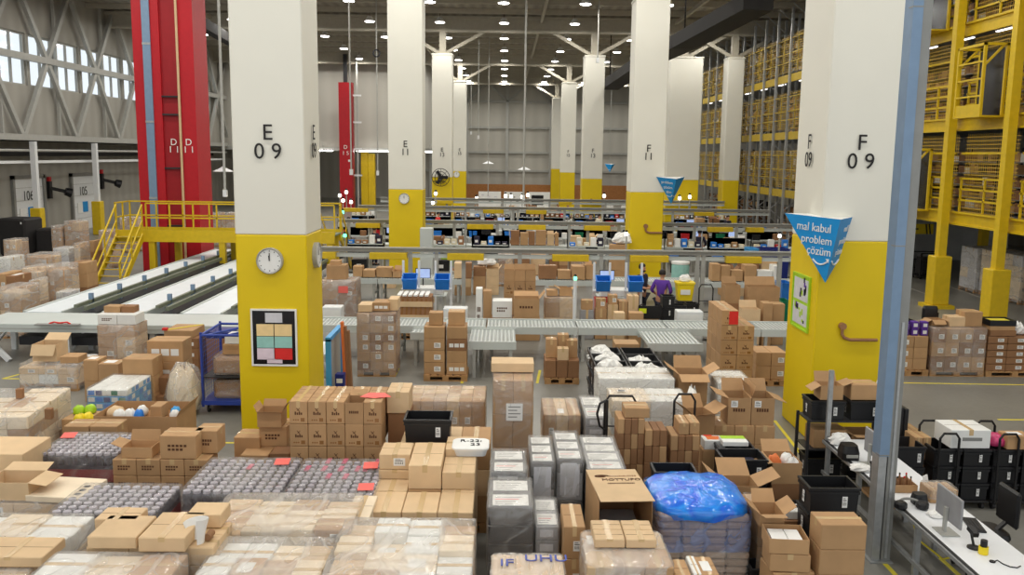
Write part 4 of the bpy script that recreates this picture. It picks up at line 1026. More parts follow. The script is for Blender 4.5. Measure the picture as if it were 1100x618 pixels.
def tote_mb(w_, d, h, m):
    b = MB(); X_, Y_ = w_/2, d/2; k = .9; t = .012
    o = [(-X_*k, -Y_*k, 0), (X_*k, -Y_*k, 0), (X_*k, Y_*k, 0), (-X_*k, Y_*k, 0)]; p = [(-X_+.015, -Y_+.015, h), (X_-.015, -Y_+.015, h), (X_-.015, Y_-.015, h), (-X_+.015, Y_-.015, h)]
    i0 = [(x*(1-t/X_*1.2), y*(1-t/Y_*1.2), t) for x, y, z in o]; i1 = [(x*(1-t/X_*1.2), y*(1-t/Y_*1.2), h) for x, y, z in p]
    V = o+p+i0+i1
    F = [(0, 3, 2, 1), (8, 9, 10, 11)]
    for a in range(4):
        c = (a+1) % 4; F += [(a, c, 4+c, 4+a), (8+c, 8+a, 12+a, 12+c), (4+a, 4+c, 12+c, 12+a)]
    b.add(V, F, m)
    return b
def rim_mb(w_, d, h, m):
    b = MB(); X_, Y_ = w_/2, d/2; r = .025
    for z, e in ((h-.03, 0), (h-.075, .006)):
        b.box(-X_+e, X_-e, -Y_+e, -Y_+r, z, z+.028, m); b.box(-X_+e, X_-e, Y_-r, Y_-e, z, z+.028, m); b.box(-X_+e, -X_+r, -Y_+r, Y_-r, z, z+.028, m); b.box(X_-r, X_-e, -Y_+r, Y_-r, z, z+.028, m)
    return b
def tote(x, y, z, w_, d, h, label, m='black_plastic', rz=0.0, group=None, lab='front', rot=None, cat='tote', name='plastic_tote', lx=.2):
    o = shared(('t', R3(w_), R3(d), R3(h), m), lambda: tote_mb(w_, d, h, m), name, None, (x, y, z), rz)
    if rot: o.rotation_euler = rot
    tag(o, label, cat, group)
    shared(('r', R3(w_), R3(d), R3(h), m), lambda: rim_mb(w_, d, h, m), 'rim', o)
    if lab and 'front' in lab:
        s = shared(('tl', R3(w_)), lambda: sticker_mb(w_*.1, .13), 'barcode_label', o, (w_*lx, -d/2*.955-.002, h*.25))
    if lab and 'left' in lab:
        s = shared(('tl', R3(w_)), lambda: sticker_mb(w_*.1, .13), 'barcode_label', o, (-w_/2*.955-.002, 0, h*.25), -math.pi/2)
    return o
def pile_bag(x, y, z, w_, d, h, label, m, cat='bag', name='bag', group=None, seed=0, parent=None):
    r_ = random.Random(seed+int(x*100)); b = MB(); n = 12; crump = m in ('paper', 'pale'); n = 15 if crump else 12; jj = .2 if crump else .09; prof = [(.55, 0), (.95, .12), (1.0, .35), (.92, .6), (.7, .85), (.35, .98)]
    vs_ = []
    for q, zz in prof:
        for k in range(n):
            a = 2*math.pi*k/n; e = 1+r_.uniform(-jj, jj*.9); c, s = math.cos(a), math.sin(a)
            sq = 1/max(abs(c), abs(s))**.55
            vs_.append((w_/2*q*c*sq*e*.9, d/2*q*s*sq*e*.9, h*zz*(1+r_.uniform(-jj, jj)) if zz else 0))
    fs_ = []
    for i in range(len(prof)-1):
        for k in range(n): fs_.append((i*n+k, i*n+(k+1) % n, (i+1)*n+(k+1) % n, (i+1)*n+k))
    fs_ += [tuple(range(n-1, -1, -1)), tuple(range((len(prof)-1)*n, len(prof)*n))]
    b.add(vs_, fs_, m); o = b.build(name, parent, (x, y, z), smooth=not crump)
    if parent is None: tag(o, label, cat, group)
    return o
# front-edge placement: returns x0, x1, y of an edge seen at row py, height z, between columns pa and pb
def FE(pa, pb, py, z):
    a = P(pa, py, z); c = P(pb, py, z); y = (a.y+c.y)/2
    return X(pa, y, z), X(pb, y, z), y
def C(pa, pb, py, zt, h, d, label, **k):
    x0, x1, y = FE(pa, pb, py, zt); return carton((x0+x1)/2, y+d/2, zt-h, x1-x0, d, h, label, **k)
def OC(pa, pb, py, zt, h, d, label, **k):
    x0, x1, y = FE(pa, pb, py, zt); return open_carton((x0+x1)/2, y+d/2, zt-h, x1-x0, d, h, label, **k)
def Wp(pa, pb, py, zt, d, nx, ny, nz, label, **k):
    x0, x1, y = FE(pa, pb, py, zt); return wrapped(label, x0, x1, y, y+d, zt, nx, ny, nz, **k)
def Tt(pa, pb, py, zt, h, d, label, **k):
    x0, x1, y = FE(pa, pb, py, zt); return tote((x0+x1)/2, y+d/2, zt-h, x1-x0, d, h, label, **k)
def column_of(n, pa, pb, py, zt, h, d, desc, pos, **k):
    """a column of n equal cartons, the top one seen at row py"""
    names = {1: ['only'], 2: ['upper', 'lower'], 3: ['top', 'middle', 'bottom']}.get(n) or ['top', 'second', 'third', 'bottom']
    x0, x1, y = FE(pa, pb, py, zt)
    for i in range(n):
        kk = dict(k)
        if i and kk.get('stick') == 'top': kk['stick'] = None
        carton((x0+x1)/2, y+d/2, zt-h*(i+1), x1-x0, d, h-.002, ('%s, %s of %s' % (desc, names[i], pos)) if n > 1 else '%s, %s' % (desc, pos), **kk)
# ================================================================ foreground loads, front row first
K = ['kraft', 'kraft_light', 'kraft']; KP = ['pale', 'kraft_light', 'pale', 'white', 'kraft']
GF = 'film wrapped pallet loads in the foreground'
# bottom row
wrapped('film wrapped flat pale cartons on a pallet, lower centre left, before the jar trays', X(235, 9.1, 1.15), X(384, 9.1, 1.15), 8.6, 9.5, 1.15, 4, 3, 5, mats=KP, film='wrap_thick', jit=.1, stick=.15)
wrapped('film wrapped pale cartons at the bottom edge, directly in front of another wrapped load', X(226, 8.0, 1.12), X(351, 8.0, 1.12), 7.2, 8.4, 1.13, 4, 3, 5, mats=KP, film='wrap_thick', jit=.09, stick=.2)
wrapped('film wrapped pale load at the bottom edge, just left of the grey packs', X(362, 8.3, 1.15), X(509, 8.3, 1.15), 7.4, 8.85, 1.15, 4, 4, 4, mats=KP, film='wrap_thick', jit=.12, stick=.2)
wrapped('film wrapped pale flat load at the bottom edge, second from the left corner', X(62, 7.9, 1.2), X(203, 7.9, 1.2), 7.0, 7.88, 1.2, 3, 2, 4, mats=KP, film='wrap_thick', jit=.03, stick=.1)
w6 = wrapped('film wrapped pale load in the bottom left corner with a flat carton on it', X(-70, 8.6, 1.1), X(72, 8.6, 1.1), 7.6, 9.2, 1.02, 3, 3, 4, mats=['pale', 'pale', 'white'], film='wrap_thick', jit=.06, stick=.15)
C(-30, 45, 599, 1.14, .1, .45, 'flat brown carton on top of the wrapped load in the bottom left corner', m='kraft_light', tape='y')
# cartons on a loosened pallet (left of bottom centre)
x0, x1, y = FE(92, 229, 588, 1.22)
lo = wrapped('brown flat cartons on a pallet with loosened film and a paper roll', x0, x1, y, y+.6, 1.22, 3, 2, 6, mats=['kraft_light'], film='wrap', top=False, filmtop=1.15, stick=0)
C(93, 146, 577, 1.344, .12, .5, 'flat brown carton, front left on the pallet with loosened film', m='kraft_light', tape=None)
C(148, 198, 578, 1.364, .14, .6, 'long flat brown carton, front right on the pallet with loosened film', m='kraft_light', tape='y')
C(101, 146, 558, 1.344, .12, .3, 'flat brown carton with cut flap, behind the front left one on the loosened pallet', m='kraft_light', tape='y')
C(199.5, 237, 553, 1.364, .14, .32, 'flat brown carton, back right on the pallet with loosened film', m='kraft_light', tape=None)
t = thing('paper_roll', 'rolled white paper sheet standing beside the flat cartons on the loosened pallet', 'paper roll', P(206, 590, 1.225)+Vector((0, .14, 0)))
b = MB(); vs_ = []; N_ = 13
for q in range(2):
    for l in range(4):
        for k in range(N_): a = math.radians(-70+250*k/(N_-1)); r = .06+.05*(l/3)**1.5+.012*k/N_+.004*q; vs_.append((r*math.cos(a), r*math.sin(a), .085*l*(1-.25*k/N_)))
fs_ = [(q*4*N_+l*N_+k, q*4*N_+l*N_+k+1, q*4*N_+(l+1)*N_+k+1, q*4*N_+(l+1)*N_+k) for q in range(2) for l in range(3) for k in range(N_-1)]
b.add(vs_, fs_, 'paper'); b.build('paper', t, smooth=True); b = MB(); b.cyl((.09, .03, .035), (.09, .16, .035), .035, 'kraft_dark', n=14); b.build('core_tube', t)
# left mid wrapped flat cartons
x0, x1 = X(-40, 10.6, 1), X(100, 10.6, 1)
wrapped('film wrapped load of brown flat cartons at the left edge, before the jar trays', x0, x1, 9.75, 10.5, .92, 3, 3, 4, mats=['pale', 'kraft_light', 'white'], film='wrap_thick', jit=.05)
C(28, 88, 534, 1.0, .075, .62, 'wide flat brown carton slanting under film at the left edge', m='pale', tape=None, rz=-.12)
OC(-18, 30, 519, 1.14, .215, .42, 'open brown carton with raised flaps at the left edge, on the wrapped load', m='kraft_light', flaps='br', ang=dict(b=10, r=-10))
C(-40, 24, 488, 1.18, .5, .7, 'plain brown carton at the left edge behind the open one', m='kraft_light', tape=None)
# jar tray pallets
def jar_pallet(x0, x1, y0, y1, zt, label, nx, ny, tags=(), red=()):
    w_, d = x1-x0, y1-y0
    t = thing('jar_pallet', label, 'jar pallet', ((x0+x1)/2, (y0+y1)/2, 0))
    pallet(w_, d, t)
    b = MB()
    nl = int((zt-.14)/.17)
    for k in range(nl): b.box(-w_/2+.01, w_/2-.01, -d/2+.01, d/2-.01, .142+k*.17, .142+k*.17+(.165 if k < nl-1 else .05), 'jar_glass' if k % 2 == 0 else 'red_dark')
    b.build('tray', t)
    zb = .142+(nl-1)*.17+.051; hj = zt-zb; rj = min(w_/nx, d/ny)*.47
    def jm():
        b = MB(); b.lathe([(rj*.9, 0), (rj, hj*.15), (rj, hj*.7), (rj*.8, hj*.8), (rj*.82, hj*.82), (rj*.82, hj*.97), (rj*.76, hj)], 'jar_glass', n=10)
        b.f = b.f; k = b.mi('jar_lid')
        for q in range(len(b.f)):
            zz = sum(b.v[i][2] for i in b.f[q])/len(b.f[q])
            if zz > hj*.8: b.m[q] = k
        return b
    for j in range(ny):
        for i in range(nx):
            shared(('jar', R3(rj), R3(hj)), jm, 'jar', t, (-w_/2+w_/nx*(i+.5), -d/2+d/ny*(j+.5), zb))
    for i, j in red:
        b = MB(); b.box(-.028, .028, -.085, .085, 0, .014, 'magenta'); b.build('pink_strip', t, (-w_/2+w_/nx*i, -d/2+d/ny*(j+.5), zt+.002), -.05)
    film_shell(w_, d, .06, zt+.012, .04, m='wrap', amp=.01).build('stretch_film', t, smooth=True)
    for u, v in tags:
        b = MB(); b.add([(-.09, -.06, 0), (.09, -.06, 0), (.1, .07, .035), (-.08, .07, .035), (-.09, -.06, -.004), (.09, -.06, -.004), (.1, .07, .031), (-.08, .07, .031)], [(0,1,2,3),(7,6,5,4),(0,4,5,1),(1,5,6,2),(2,6,7,3),(3,7,4,0)], 'pink'); b.build('paper_label', t, (-w_/2+w_*u, -d/2+d*v, zt+.04), .1)
    return t
jar_pallet(X(207, 10.2, 1.05), X(310, 10.2, 1.05), 9.78, 10.92, 1.05, 'film wrapped pallet of grey lidded jars with one pink label, left of two', 10, 9, [(.83, .78)], [(5, 6)])
jar_pallet(X(314, 10.2, 1.05), X(407, 10.2, 1.05), 9.7, 10.9, 1.05, 'film wrapped pallet of grey lidded jars with pink strips, before the printed carton block', 10, 9, [(.85, .72), (.9, .12)], [(1, 6), (3, 6), (5, 6), (7, 6), (9, 8), (3, 8), (5, 8), (8, 6), (6, 4), (4, 4)])
jar_pallet(X(48, 11.3, 1.05), X(133, 11.3, 1.05), 11.1, 11.95, 1.03, 'film wrapped pallet of grey lidded jars behind the brown flat cartons at left', 10, 8, [(.12, .7)])
jar_pallet(X(68, 9.6, 1.0), X(178, 9.6, 1.0), 9.27, 10.12, 1.0, 'film wrapped pallet of grey lidded jars behind the loosened carton pallet', 10, 7)
# block of brown cartons at left centre
x0, x1, y = FE(120, 223, 494, 1.02)
nb = 4; cw = (x1-x0)/nb; hh = .22
pallet(x1-x0+.02, .86, None, ((x0+x1)/2, y+.42, 0), 'wooden pallet under the brown carton block left of the near left column')
for k in range(4):
    for i in range(nb):
        for j in range(2):
            if j == 1 and k < 2: continue
            nm = 'brown carton, left block, %s layer, %s column, %s, before blue cage cart' % (['top', 'second', 'third', 'bottom'][k], nth(i), 'front' if j == 0 else 'back')
            carton(x0+cw*(i+.5), y+.21+.42*j, 1.02-hh*(k+1), cw-.006, .41, hh-.003, nm, group='brown carton block', m='kraft', prnt='text' if j == 0 and k < 2 else None, tape='y' if k == 0 else None)
C(171, 210, 468.5, 1.33, .306, .36, 'plain brown carton on top of the left carton block, nearer of the two', m='kraft', tape='x', prnt='text')
C(209, 233, 463, 1.33, .306, .34, 'plain brown carton on top of the left carton block, farther right of the two', m='kraft', tape='x', prnt='text')
OC(130, 163, 481, 1.16, .136, .3, 'opened brown carton with upright flap, left on the carton block', m='kraft', flaps='bl', ang=dict(b=75, l=20))
# large open carton with blue and white goods
x0, x1, y = FE(100, 189, 448, 1.0)
pallet(x1-x0, .82, None, ((x0+x1)/2, y+.43, 0), 'wooden pallet under the wide open carton at left')
open_carton((x0+x1)/2, y+.43, .142, x1-x0, .84, .86, 'wide open brown pallet carton holding white and blue packs at left', flaps='r', ang=dict(r=60), fl=.12)
b = MB(); b.box(-(x1-x0)/2+.02, (x1-x0)/2-.02, -.39, .39, 0, .72, 'kraft_in'); tag(b.build('filler_stack', None, ((x0+x1)/2, y+.43, .151)), 'brown packed goods filling the wide open carton at left', 'goods')
for i, (u, v, m, s) in enumerate(((.22, .3, 'white', .2), (.34, .35, 'white', .2), (.46, .3, 'blue_plastic', .16), (.43, .6, 'white', .18), (.86, .55, 'cyan2', .17), (.9, .3, 'white', .16), (.12, .5, 'kraft_light', .3))):
    pile_bag(x0+(x1-x0)*u, y+.05+.75*v, .873, s, s*.9, .16, '%s soft pack inside the wide open carton, %s from left' % ({'white': 'white', 'blue_plastic': 'blue', 'cyan2': 'light blue', 'kraft_light': 'brown'}[m], nth([.12, .22, .34, .43, .46, .86, .9].index(u))), m, 'pack', 'pack', 'packs in the wide open carton', seed=i)
carton(x0+(x1-x0)*.66, y+.45, .873, .17, .3, .2, 'small brown carton standing inside the wide open carton at left', tape=None)
# two column pair of cartons in front of it
column_of(3, 68, 95, 458, 1.08, .36, .36, 'plain brown carton column before the wide open carton', 'the left pair half', tape='x')
column_of(3, 96, 125.5, 458, 1.08, .36, .36, 'plain brown carton column before the wide open carton', 'the right pair half', tape='x')
# lime and yellow bags behind them
for i, (px, py, m, nm) in enumerate(((85, 440, 'lime', 'lime green'), (97, 439, 'lime', 'bright green'), (86, 449, 'yellow_plastic', 'yellow'), (95, 448, 'yellow_plastic', 'pale yellow'))):
    p = P(px, py, .68); pile_bag(p.x, p.y, .6, .2, .2, .15, '%s small soft bag %s before the blue and white pack stack' % (nm, ('at the left', 'at the right', 'at front left', 'at front right')[i]), m, seed=i)
p = P(91, 446, .6); carton(p.x, p.y, 0, .52, .5, .598, 'brown carton carrying the lime and yellow bags', tape=None)
# wrapped low load with wooden corner posts at left edge
w1 = wrapped('long milky film wrapped load with short wooden corner posts at the left edge', -8.45, -7.22, 13.0, 14.7, .92, 4, 3, 4, mats=['pale', 'kraft', 'pale'], film='wrap_thick', jit=.0, stick=.0, skip=((0, 2, 3), (1, 2, 3)), rz=.1)
for i, (px, py) in enumerate(((23, 428), (42.5, 452))):
    p = P(px, py, .93); b = MB(); b.cbox(-.05, .05, -.05, .05, 0, .16, 'kraft_dark', .006); b.build('corner_post', w1, (p.x-w1.location.x, p.y-w1.location.y, .93), 0)
# blue and white flat packs
t = thing('pack_stack', 'low stack of blue and white printed packs under pale film at left', 'pack stack', (-6.95, 15.85, 0))
pallet(.72, 1.1, t)
for k in range(5):
    b = MB(); b.cbox(-.35, .35, -.54, .54, .142+.12*k, .142+.12*k+.117, 'white' if k == 4 else 'cyan2', .01)
    for q in range(5): b.box(-.33+.135*q, -.22+.135*q, -.543, -.54, .16+.12*k, .24+.12*k, ('navy_plastic', 'white', 'green_plastic', 'white', 'blue_plastic')[(q+k) % 5])
    for q in range(6): b.box(.35, .353, -.5+.17*q, -.38+.17*q, .16+.12*k, .24+.12*k, ('blue_plastic', 'white', 'cyan2')[(q+k) % 3])
    b.build('printed_pack', t)
film_shell(.72, 1.1, .06, .75, .05, m='wrap').build('stretch_film', t, smooth=True)
# wrapped heap with open carton behind
wrapped('uneven film wrapped heap of cartons with an open carton on top, far left', X(31, 18.3, .5), X(92, 18.3, .5), 17.9, 18.9, .55, 3, 2, 2, mats=['pale', 'white', 'kraft_light'], film='wrap_thick', jit=.08)
OC(34, 60, 370.5, .92, .355, .5, 'open brown carton lying on the wrapped heap at far left', m='kraft_light', flaps='fb', ang=dict(f=-60, b=30))
C(64, 84, 383.5, .7, .135, .4, 'small brown carton lying beside the open carton on the wrapped heap', m='kraft', tape=None)
# carton stacks between heap and cage cart
column_of(3, 157.5, 196, 366.5, 1.26, .415, .5, 'brown carton with three white labels', 'the left centre column', prnt='panels', tape='x', m='kraft')
column_of(3, 131, 163.5, 386, 1.04, .34, .5, 'slightly turned brown carton beside the labelled column', 'that column', tape='x', m='kraft')
column_of(2, 105, 127, 391, .8, .4, .42, 'brown carton with a white top sheet', 'the pair at left', stick='top', m='kraft')
column_of(2, 89, 105, 387, .84, .42, .4, 'small brown carton with white top sheet', 'the far pair at left', stick='top', m='kraft')
C(168, 187, 406, .62, .32, .32, 'small reddish brown carton in front of the labelled column', m='kraft_dark', tape=None)
C(160, 182, 426, .3, .296, .22, 'low brown carton on the floor before the labelled column', m='kraft_dark', tape=None)
p = P(192, 440, 0); sk = pile_bag(p.x+.2, p.y-.2, 0, .62, .55, .85, 'beige crumpled sack in milky film beside the blue cage cart', 'pale', 'sack', 'sack'); pile_bag(0, 0, .01, .75, .7, .93, '', 'wrap_thick', name='milky_film', parent=sk)
# wrapped stack with white cartons on top, before the transfer table
x0, x1, y = FE(121, 160, 343, 1.12)
wrapped('film wrapped brown load with white cartons on top before the transfer table', x0, x1, 19.2, 19.9, 1.12, 2, 2, 4, mats=K, film='wrap_thick')
carton((x0+x1)/2-.2, 19.5, 1.14, .42, .5, .22, 'white printed carton, left on the wrapped load before the transfer table', m='white', tape=None, prnt='text')
carton((x0+x1)/2+.22, 19.5, 1.14, .4, .5, .22, 'white printed carton, right on the wrapped load before the transfer table', m='white', tape=None)
carton((x0+x1)/2-.18, 19.62, 1.362, .36, .3, .14, 'brown carton on the white cartons, left of two, before the transfer table', m='kraft', tape=None)
carton((x0+x1)/2+.16, 19.62, 1.362, .28, .3, .14, 'brown carton on the white cartons, right of two, before the transfer table', m='kraft_dark', tape=None)
# long flat crates with strap
x0, x1, y = FE(178, 214, 362, .95)
for k in range(4):
    carton((x0+x1)/2, 19.2, .236*k, x1-x0, .8, .233, 'brown carton with white labels left of the cage cart, %s from the floor' % nth(k), m='kraft_dark', prnt='panels', tape=None)
carton((x0+x1)/2-.05, 19.2, .944, .62, .75, .16, 'long open brown tray with yellow strap on the labelled cartons', m='kraft', tape=None)
b = MB(); b.bar((-.3, -.38, .005), (.3, .3, .005), .05, .01, 'line_yellow'); b.box(-.34, -.24, -.4, -.3, 0, .05, 'redpaper'); tag(b.build('strap', None, ((x0+x1)/2-.05, 19.2, 1.107)), 'yellow strap with a red end lying on the brown tray', 'strap')
carton((x0+x1)/2+.72, 19.3, 0, .5, .6, .9, 'dark film wrapped carton left of the near left column', m='kraft_dark', tape=None); 
carton((x0+x1)/2+.72, 19.3, .902, .5, .6, .14, 'navy blue flat box on the dark carton left of the near left column', m='navy_plastic', tape=None)
# blue cage cart
cx0, cx1, cy0, cy1 = X(208.5, 16.0, .7), -4.75, 16.45, 17.6
t = thing('cage_cart', 'blue tubular cage cart with two shelves beside the near left column', 'cart', (cx0, cy0, 0))
w_, d_ = cx1-cx0, cy1-cy0
def tub(nm, *pts, r=.025): b = MB(); b.tube(pts, r, 'blue_frame', 8); b.build(nm, t)
for x in (0, w_):
    for y in (0, d_): tub('corner_post', (x, y, .12), (x, y, 1.55))
tub('top_rail', (0, 0, 1.5), (w_, 0, 1.5)); tub('top_rail', (0, d_, 1.5), (w_, d_, 1.5)); tub('top_rail', (0, 0, 1.5), (0, d_, 1.5)); tub('brace_rail', (.12, 0, 1.5), (w_*.8, d_, 1.5)); tub('brace_rail', (.5, 0, 1.5), (w_, d_*.6, 1.5))
b = MB(); b.box(-.03, w_+.03, -.03, d_+.03, .16, .24, 'blue_frame'); b.build('base', t)
b = MB(); b.box(0, w_, 0, d_, .68, .70, 'dark_steel'); b.build('shelf', t)
b = MB()
for i in range(14):
    z = .3+i*.085; b.box(-.004, .004, 0, d_, z, z+.006, 'wire')
for i in range(12): y = d_*i/11; b.box(-.004, .004, y-.003, y+.003, .25, 1.5, 'wire')
b.build('mesh_side', t)
for i, (x, y) in enumerate(((.08, .08), (w_-.08, .08), (.08, d_-.08), (w_-.08, d_-.08))):
    b = MB(); b.cyl((x-.02, y, .07), (x+.02, y, .07), .07, 'darkrubber', n=12); b.box(x-.03, x+.03, y-.02, y+.02, .07, .16, 'grey_steel'); b.build('caster', t)
for i, (z, h, m, nm) in enumerate(((.242, .36, 'kraft_dark', 'brown wrapped bale on the base of the blue cage cart'), (.702, .34, 'kraft_dark', 'rounded brown wrapped bale on the upper shelf of the blue cage cart'), (1.045, .2, 'kraft', 'brown carton lying on the bale in the blue cage cart'))):
    if i < 2:
        tt = thing('wrapped_bale', nm, 'bale', (cx0+w_*.55, cy0+d_*.45, z)); b = MB(); b.cbox(-.34, .34, -.4, .4, 0, h, m, .05, .01); b.build('bale', tt); film_shell(.68, .8, .01, h+.01, .08, m='wrap').build('stretch_film', tt, smooth=True)
    else: carton(cx0+w_*.6, cy0+d_*.5, z+.012, .5, .5, h, nm, m=m, tape=None)
carton(cx0+w_*.62, cy0+d_*.5, 1.26, .46, .45, .16, 'white film wrapped pack on top inside the blue cage cart', m='white', tape=None)
# ---------------------------------------------------------------- printed carton block and pile at the near left column
x0, x1, y = FE(310, 410, 431.5, 1.68)
cw = (x1-x0)/5; hh = .308
pallet(x1-x0, .8, None, ((x0+x1)/2, y+.4, 0), 'wooden pallet under the printed carton block before the near left column')
for k in range(5):
    for i in range(5):
        for j in range(2):
            if j == 1 and k > 1 : continue
            nm = 'printed brown carton, block right of near left column, %s row, %s column, %s' % (['top', 'second', 'third', 'fourth', 'bottom'][k], nth(i), 'front' if j == 0 else 'back')
            if k == 0 and i == 3 and j == 0:
                open_carton(x0+cw*(i+.5), y+.2, 1.68-hh, cw-.006, .38, hh-.02, 'printed brown carton with opened top in the block top row, fourth column', group='printed carton block', m='kraft', flaps='b', ang=dict(b=30), prnt=True); continue
            carton(x0+cw*(i+.5), y+.2+.4*j, 1.68-hh*(k+1), cw-.005, .39, hh-.004 + (.0), nm, group='printed carton block', m='kraft', prnt='logo' if j == 0 else None, tape='y' if k == 0 else None)
for i, (u, hh2) in enumerate(((.62, .2), (.8, .22), (.98, .21))):
    pass
carton(x1+.18, y+.62, 0, .3, .5, 1.42, 'tall brown carton standing right behind the printed block', m='kraft_dark', tape=None)
carton(x1+.17, y+.60, 1.422, .3, .5, .3, 'pale topped carton right behind the printed block', m='kraft_light', tape='y')
b = MB(); b.add([(-.2, 0, 0), (.0, -.05, .0), (.22, .02, -.0), (.12, .14, .02), (-.1, .15, .02)], [(0, 1, 2, 3, 4)], 'pink'); b.add([(-.2, 0, -.004), (.0, -.05, -.004), (.22, .02, -.004), (.12, .14, .016), (-.1, .15, .016)], [(4, 3, 2, 1, 0)], 'pink')
tag(b.build('paper_sheet', None, (x1-.12, y+.2, 1.69)), 'salmon pink paper sheet on the printed carton block', 'paper')
# pile of loose cartons left of the printed block
column_of(4, 278, 308, 458.5, 1.14, .285, .42, 'loose brown carton right of near left column base', 'the stack', tape='x', prnt='text')
OC(276, 302, 443, 1.36, .216, .32, 'open brown carton with ragged flaps on the loose column', flaps='fblr', ang=dict(f=20, b=70, l=60, r=60), fl=.1)
column_of(2, 251, 279, 470, 1.0, .5, .4, 'tall brown carton left of the loose column', 'the pair', tape='x')
column_of(3, 258, 288, 489, .84, .28, .34, 'brown carton with a printed line before the loose column', 'that stack', tape=None, prnt='text')
column_of(3, 290, 311, 487, .9, .3, .3, 'dark brown carton between the loose column and the printed block', 'that column', tape=None, m='kraft_dark')
# light blue framed cart right of the near left column
bx, by = X(353, 17.4, .8), 17.4
t = thing('rail_cart', 'light blue framed panel cart half hidden behind the near left column', 'cart', (bx, by, 0))
b = MB(); b.box(-.05, .05, -.05, .05, .0, 1.25, 'cyan2'); b.build('front_post', t)
b = MB(); b.box(-.05, .05, 1.2, 1.3, 0, 1.25, 'cyan2'); b.build('rear_post', t)
b = MB(); b.bar((0, -.05, 1.25), (0, 1.3, 1.25), .1, .08, 'cyan2'); b.build('top_rail', t)
b = MB(); b.box(-.02, .02, .05, 1.2, .08, 1.2, 'grey_steel'); b.build('side_panel', t)
b = MB(); b.box(-.6, -.05, 0, 1.25, .9, .94, 'belt'); b.box(-.6, -.05, 0, 1.25, .45, .49, 'grey_steel'); b.build('shelf', t)
b = MB(); b.box(-.62, -.56, -.03, .03, 0, .92, 'cyan2'); b.box(-.62, -.56, 1.2, 1.26, 0, .92, 'cyan2'); b.build('far_post', t)
for i, (z, m) in enumerate(((.85, 'navy_plastic'), (.5, 'navy_plastic'))):
    b = MB(); b.cbox(-.09, .09, -.1, .1, 0, .26, m, .01); b.box(-.06, .06, -.103, -.1, .08, .17, 'white'); tag(b.build('navy_pack', None, (bx+.2, by+.15, .002+.262*(1-i))), 'navy pack with white label beside the light blue cart, %s' % ('upper of two', 'lower of two')[i], 'pack')
t = thing('wood_planks', 'tall orange brown planks leaning upright beside the light blue cart', 'planks', (X(371, 17.9, .6), 17.9, 0))
for i in range(3): b = MB(); b.bar((.05*i, .05*i, .0), (-.06+.05*i, .05*i+.04, 1.5-.1*i), .05, .14, 'orange' if i == 0 else 'kraft_dark', (0, 1, 0)); b.build('plank', t)
# ---------------------------------------------------------------- centre
x0, x1, y = FE(424, 521, 431, 1.12)
wrapped('wide film wrapped brown load with a row of slim cartons on top, in the centre', x0, x1, y, y+.95, 1.12, 7, 2, 2, mats=K, film='wrap', skip=(), prnt=None, jit=.0)
# carton pallet in front of it
x0, x1 = X(408, 10.5, 1.2), X(512, 10.5, 1.2)
pallet(x1-x0, 1.9, None, ((x0+x1)/2, 10.25, 0), 'wooden pallet under the loose taped cartons in the centre foreground')
bx0 = x0; Wd = x1-x0
for k in range(3):
    for i in range(3):
        for j in range(3):
            if i == 1 and 0 < j: continue
            nm = 'taped brown carton, centre foreground pallet, %s layer, %s column, %s row' % (['bottom', 'second', 'third'][k], nth(i), ['front', 'middle', 'back'][j])
            carton(bx0+Wd/3*(i+.5), 9.32+.33+.625*j, .142+.29*k, Wd/3-.008, .6, .288, nm, group='taped carton pallet', m='kraft_light', tape='y' if k == 2 else None)
for i in range(3):                                  # middle cells of the back rows carry the upper tier
    pass
carton(bx0+Wd*.5, 9.32+.33+.94, .142, Wd/3-.008, 1.2, .868, 'tall inner brown carton in the middle of the taped carton pallet', m='kraft', tape=None)
cs = Wd/3
carton(bx0+cs*.5, 10.62, 1.012, cs-.01, .55, .11, 'flat brown carton, left back of upper tier on the taped carton pallet', m='kraft_light', tape='y')
carton(bx0+cs*.5, 10.6, 1.124, cs-.02, .45, .19, 'brown taped carton with white label, left of the upper tier on the taped pallet', m='kraft_light', tape='y', stick='front')
carton(bx0+cs*1.5, 10.45, 1.012, cs-.01, .85, .29, 'long brown taped carton, middle of the upper tier on the taped pallet', m='kraft_light', tape='y')
carton(bx0+cs*2.5, 10.3, 1.012, cs-.01, .55, .21, 'brown carton, right front of the upper tier on the taped pallet', m='kraft_light', tape='y')
carton(bx0+cs*2.5, 10.85, 1.012, cs-.01, .5, .3, 'brown carton, right back of the upper tier on the taped pallet', m='kraft_light', tape='x')
film_ = film_shell(Wd*.98, .6, 0, .0, .04) if False else None
C(371, 397, 556, 1.06, .25, .62, 'pale film covered carton left of the taped carton pallet front row', m='pale', tape='y', stick='front')
p = P(411, 556, 1.06); carton(p.x-.3, p.y+.42, 0, .26, .36, .806, 'brown carton under the pale film covered one left of the taped pallet', m='kraft', tape=None)
